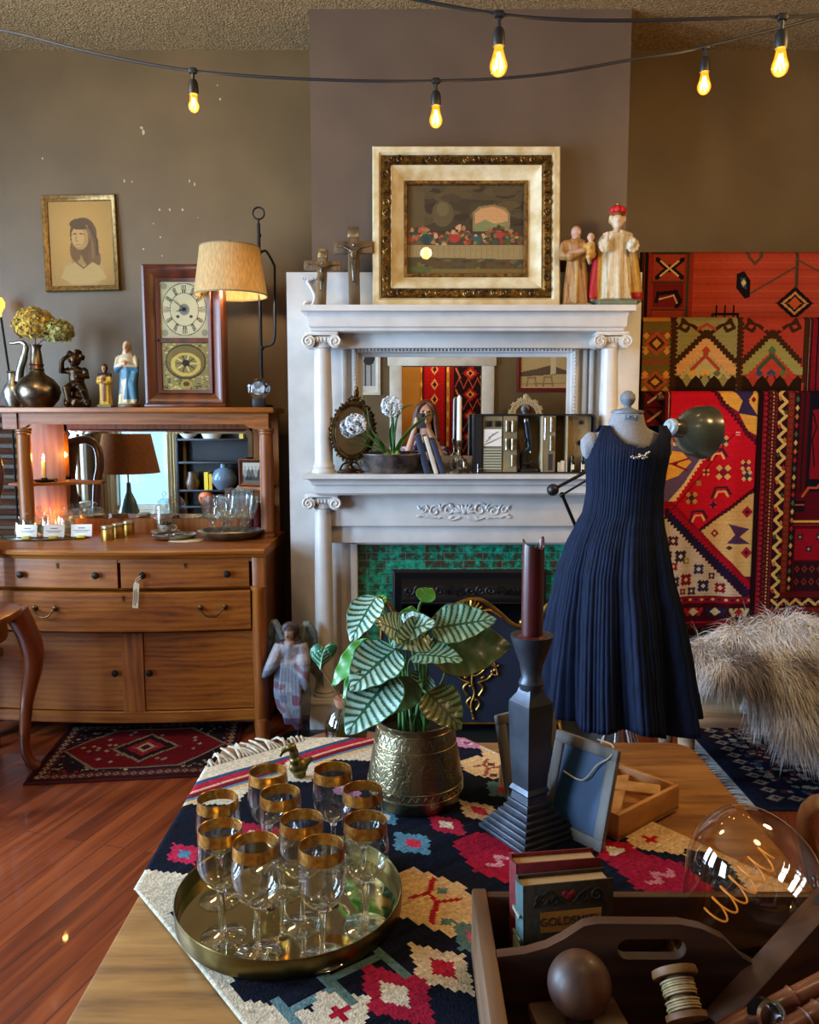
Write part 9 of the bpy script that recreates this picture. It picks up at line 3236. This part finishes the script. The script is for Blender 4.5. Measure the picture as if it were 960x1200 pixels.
SOCK = P('black_socket', '#121214', rough=.5)
BGL = LITGLASS('glowing_bulb_glass', '#ffe0a8', '#ffa51e', .75)
FIL = EMIT('glowing_filament', '#ffd070', 30)
for k_, (lab, Y, pts, bulbs) in enumerate((
  ('lower string of pear bulbs on a black cord sagging across the chimney breast', 3.1, [(-160, 10), (0, 35), (110, 62), (226, 83), (365, 93), (510, 95), (630, 88), (740, 70), (825, 55), (960, 20), (1080, -20), (1180, -60)], [(226, 83, 132), (511, 95, 150), (827, 55, 111)]),
  ('upper nearer string of pear bulbs on a black cord crossing the top right', 2.5, [(330, -40), (380, -27), (490, 0), (587, 17), (660, 23), (740, 24), (830, 22), (920, 20), (1000, 15), (1120, 0), (1300, -50)], [(585, 17, 90), (917, 20, 90)]))):
 pw = [W(px, py, Y) for px, py in pts]
 root = Vector((pw[4].x, Y, pw[4].z))
 sl = thing('string_lights', lab, 'string lights', root, 0)
 cc = [p - root for p in catm(pw, 8)]
 MB().tube(cc, .0055, 8).build('cord', CORD, sl)
 for px, py, yb in bulbs:
  t0 = W(px, py, Y) - root
  b0 = W(px, yb, Y) - root
  Lh = (t0.z - b0.z)
  bl = Lh * .46
  MB().box(t0, (.03, .022, .02), bev=.006).tube([t0, t0 + Vector((0, 0, -Lh * .24))], .006, 8).build('hanger', SOCK, sl)
  s = MB().lathe([(0, 0), (.012, 0), (.017, -.01), (.019, -.04), (.017, -.05), (0, -.05)], (t0.x, 0, t0.z - Lh * .22), 20)
  so_ = s.build('socket', SOCK, sl)
  zt_b = t0.z - Lh * .22 - .048
  zb_ = b0.z
  h_ = zt_b - zb_
  rb = h_ * .30
  pr_ = [(.012, zt_b), (.013, zt_b - h_ * .1), (rb * .75, zt_b - h_ * .38), (rb, zt_b - h_ * .62), (rb * .88, zt_b - h_ * .82), (rb * .5, zt_b - h_ * .96), (.0005, zb_)]
  sm_ = catm([(r_, 0, z) for r_, z in pr_], 4)
  bo_ = MB().lathe([(max(p.x, .0004), p.z) for p in sm_], (t0.x, 0, 0), 28, caps=False).build('bulb', BGL, sl)
  f = MB()
  for i in range(4):
   a = i * PI / 2 + .6
   f.tube([(t0.x + .004 * cos(a), .004 * sin(a), zt_b - h_ * .22), (t0.x + rb * .5 * cos(a + .5), rb * .5 * sin(a + .5), zt_b - h_ * .8)], .0022, 6)
  f.build('filament', FIL, bo_)
  BULBS.append(root + Vector((t0.x, 0, zt_b - h_ * .5)))
def area(name, loc, rot, sx, sy, power, col):
 l = bpy.data.lights.new(name, 'AREA')
 l.shape = 'RECTANGLE'
 l.size, l.size_y = sx, sy
 l.energy = power
 l.color = col
 o = bpy.data.objects.new(name, l)
 o.location = loc
 o.rotation_euler = rot
 COL.objects.link(o)
 return o
def point(name, loc, power, col, r=.03):
 l = bpy.data.lights.new(name, 'POINT')
 l.energy = power
 l.color = col
 l.shadow_soft_size = r
 o = bpy.data.objects.new(name, l)
 o.location = loc
 COL.objects.link(o)
 return o
w = bpy.data.worlds.new('World')
SC.world = w
w.use_nodes = True
w.node_tree.nodes['Background'].inputs['Color'].default_value = (.55, .75, 1, 1)
w.node_tree.nodes['Background'].inputs['Strength'].default_value = 1.6
COOL = (.50, .72, 1.0)
WARM = (1.0, .66, .30)
area('window_daylight', ((WX0 + WX1) / 2, YB - .14, (WZ0 + WZ1) / 2), (R(90), 0, 0), WX1 - WX0 - .1, WZ1 - WZ0 - .1, 8, (.35, .72, 1))
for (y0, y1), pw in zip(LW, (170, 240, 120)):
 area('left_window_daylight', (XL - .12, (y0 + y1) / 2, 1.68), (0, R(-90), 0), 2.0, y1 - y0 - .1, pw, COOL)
point('warm_fill_light', (1.9, 2.2, 2.75), 58, WARM, .18)  # unseen warm fill added on the right, no fixture hangs here
point('warm_fill_light', (-1.5, 2.6, 2.95), 36, (1.0, .7, .34), .18)  # added unseen warm fill on the dresser side
point('warm_fill_light', (.5, .6, 2.9), 16, (1.0, .74, .44), .2)  # unseen fill added to brighten the person and the near room
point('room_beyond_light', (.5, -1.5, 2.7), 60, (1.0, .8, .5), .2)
point('candle_light', CANDLE, 1.6, (1.0, .45, .08), .012)
point('votive_light', VOTIVE, 2.2, (1.0, .42, .06), .012)
point('table_lamp_light', LAMPP, 7.0, (1.0, .72, .38), .03)
point('work_lamp_light', WORKL, 7, (1.0, .66, .34), .04)
for p in BULBS:
 point('bulb_light', p + Vector((0, 0, -.0)), 2.4, (1.0, .66, .22), .03)
cam = bpy.data.cameras.new('camera')
cam.sensor_fit = 'HORIZONTAL'
cam.sensor_width = 36
cam.lens = 36 * F / 960
cam.clip_start = .02
co = bpy.data.objects.new('camera', cam)
co.location = CAM
co.rotation_euler = (R(90) - PITCH, 0, 0)
COL.objects.link(co)
SC.camera = co
vs = SC.view_settings
vs.view_transform = 'Standard'
vs.look = 'None'
vs.gamma = 1
vs.use_curve_mapping = False
vs.exposure = 0.18
SC.display_settings.display_device = 'sRGB'
cy_ = SC.cycles
cy_.max_bounces = 10
cy_.transparent_max_bounces = 24
cy_.transmission_bounces = 8
cy_.glossy_bounces = 6
cy_.diffuse_bounces = 4
cy_.caustics_reflective = False
cy_.caustics_refractive = False
cy_.sample_clamp_indirect = 6
cy_.use_denoising = True
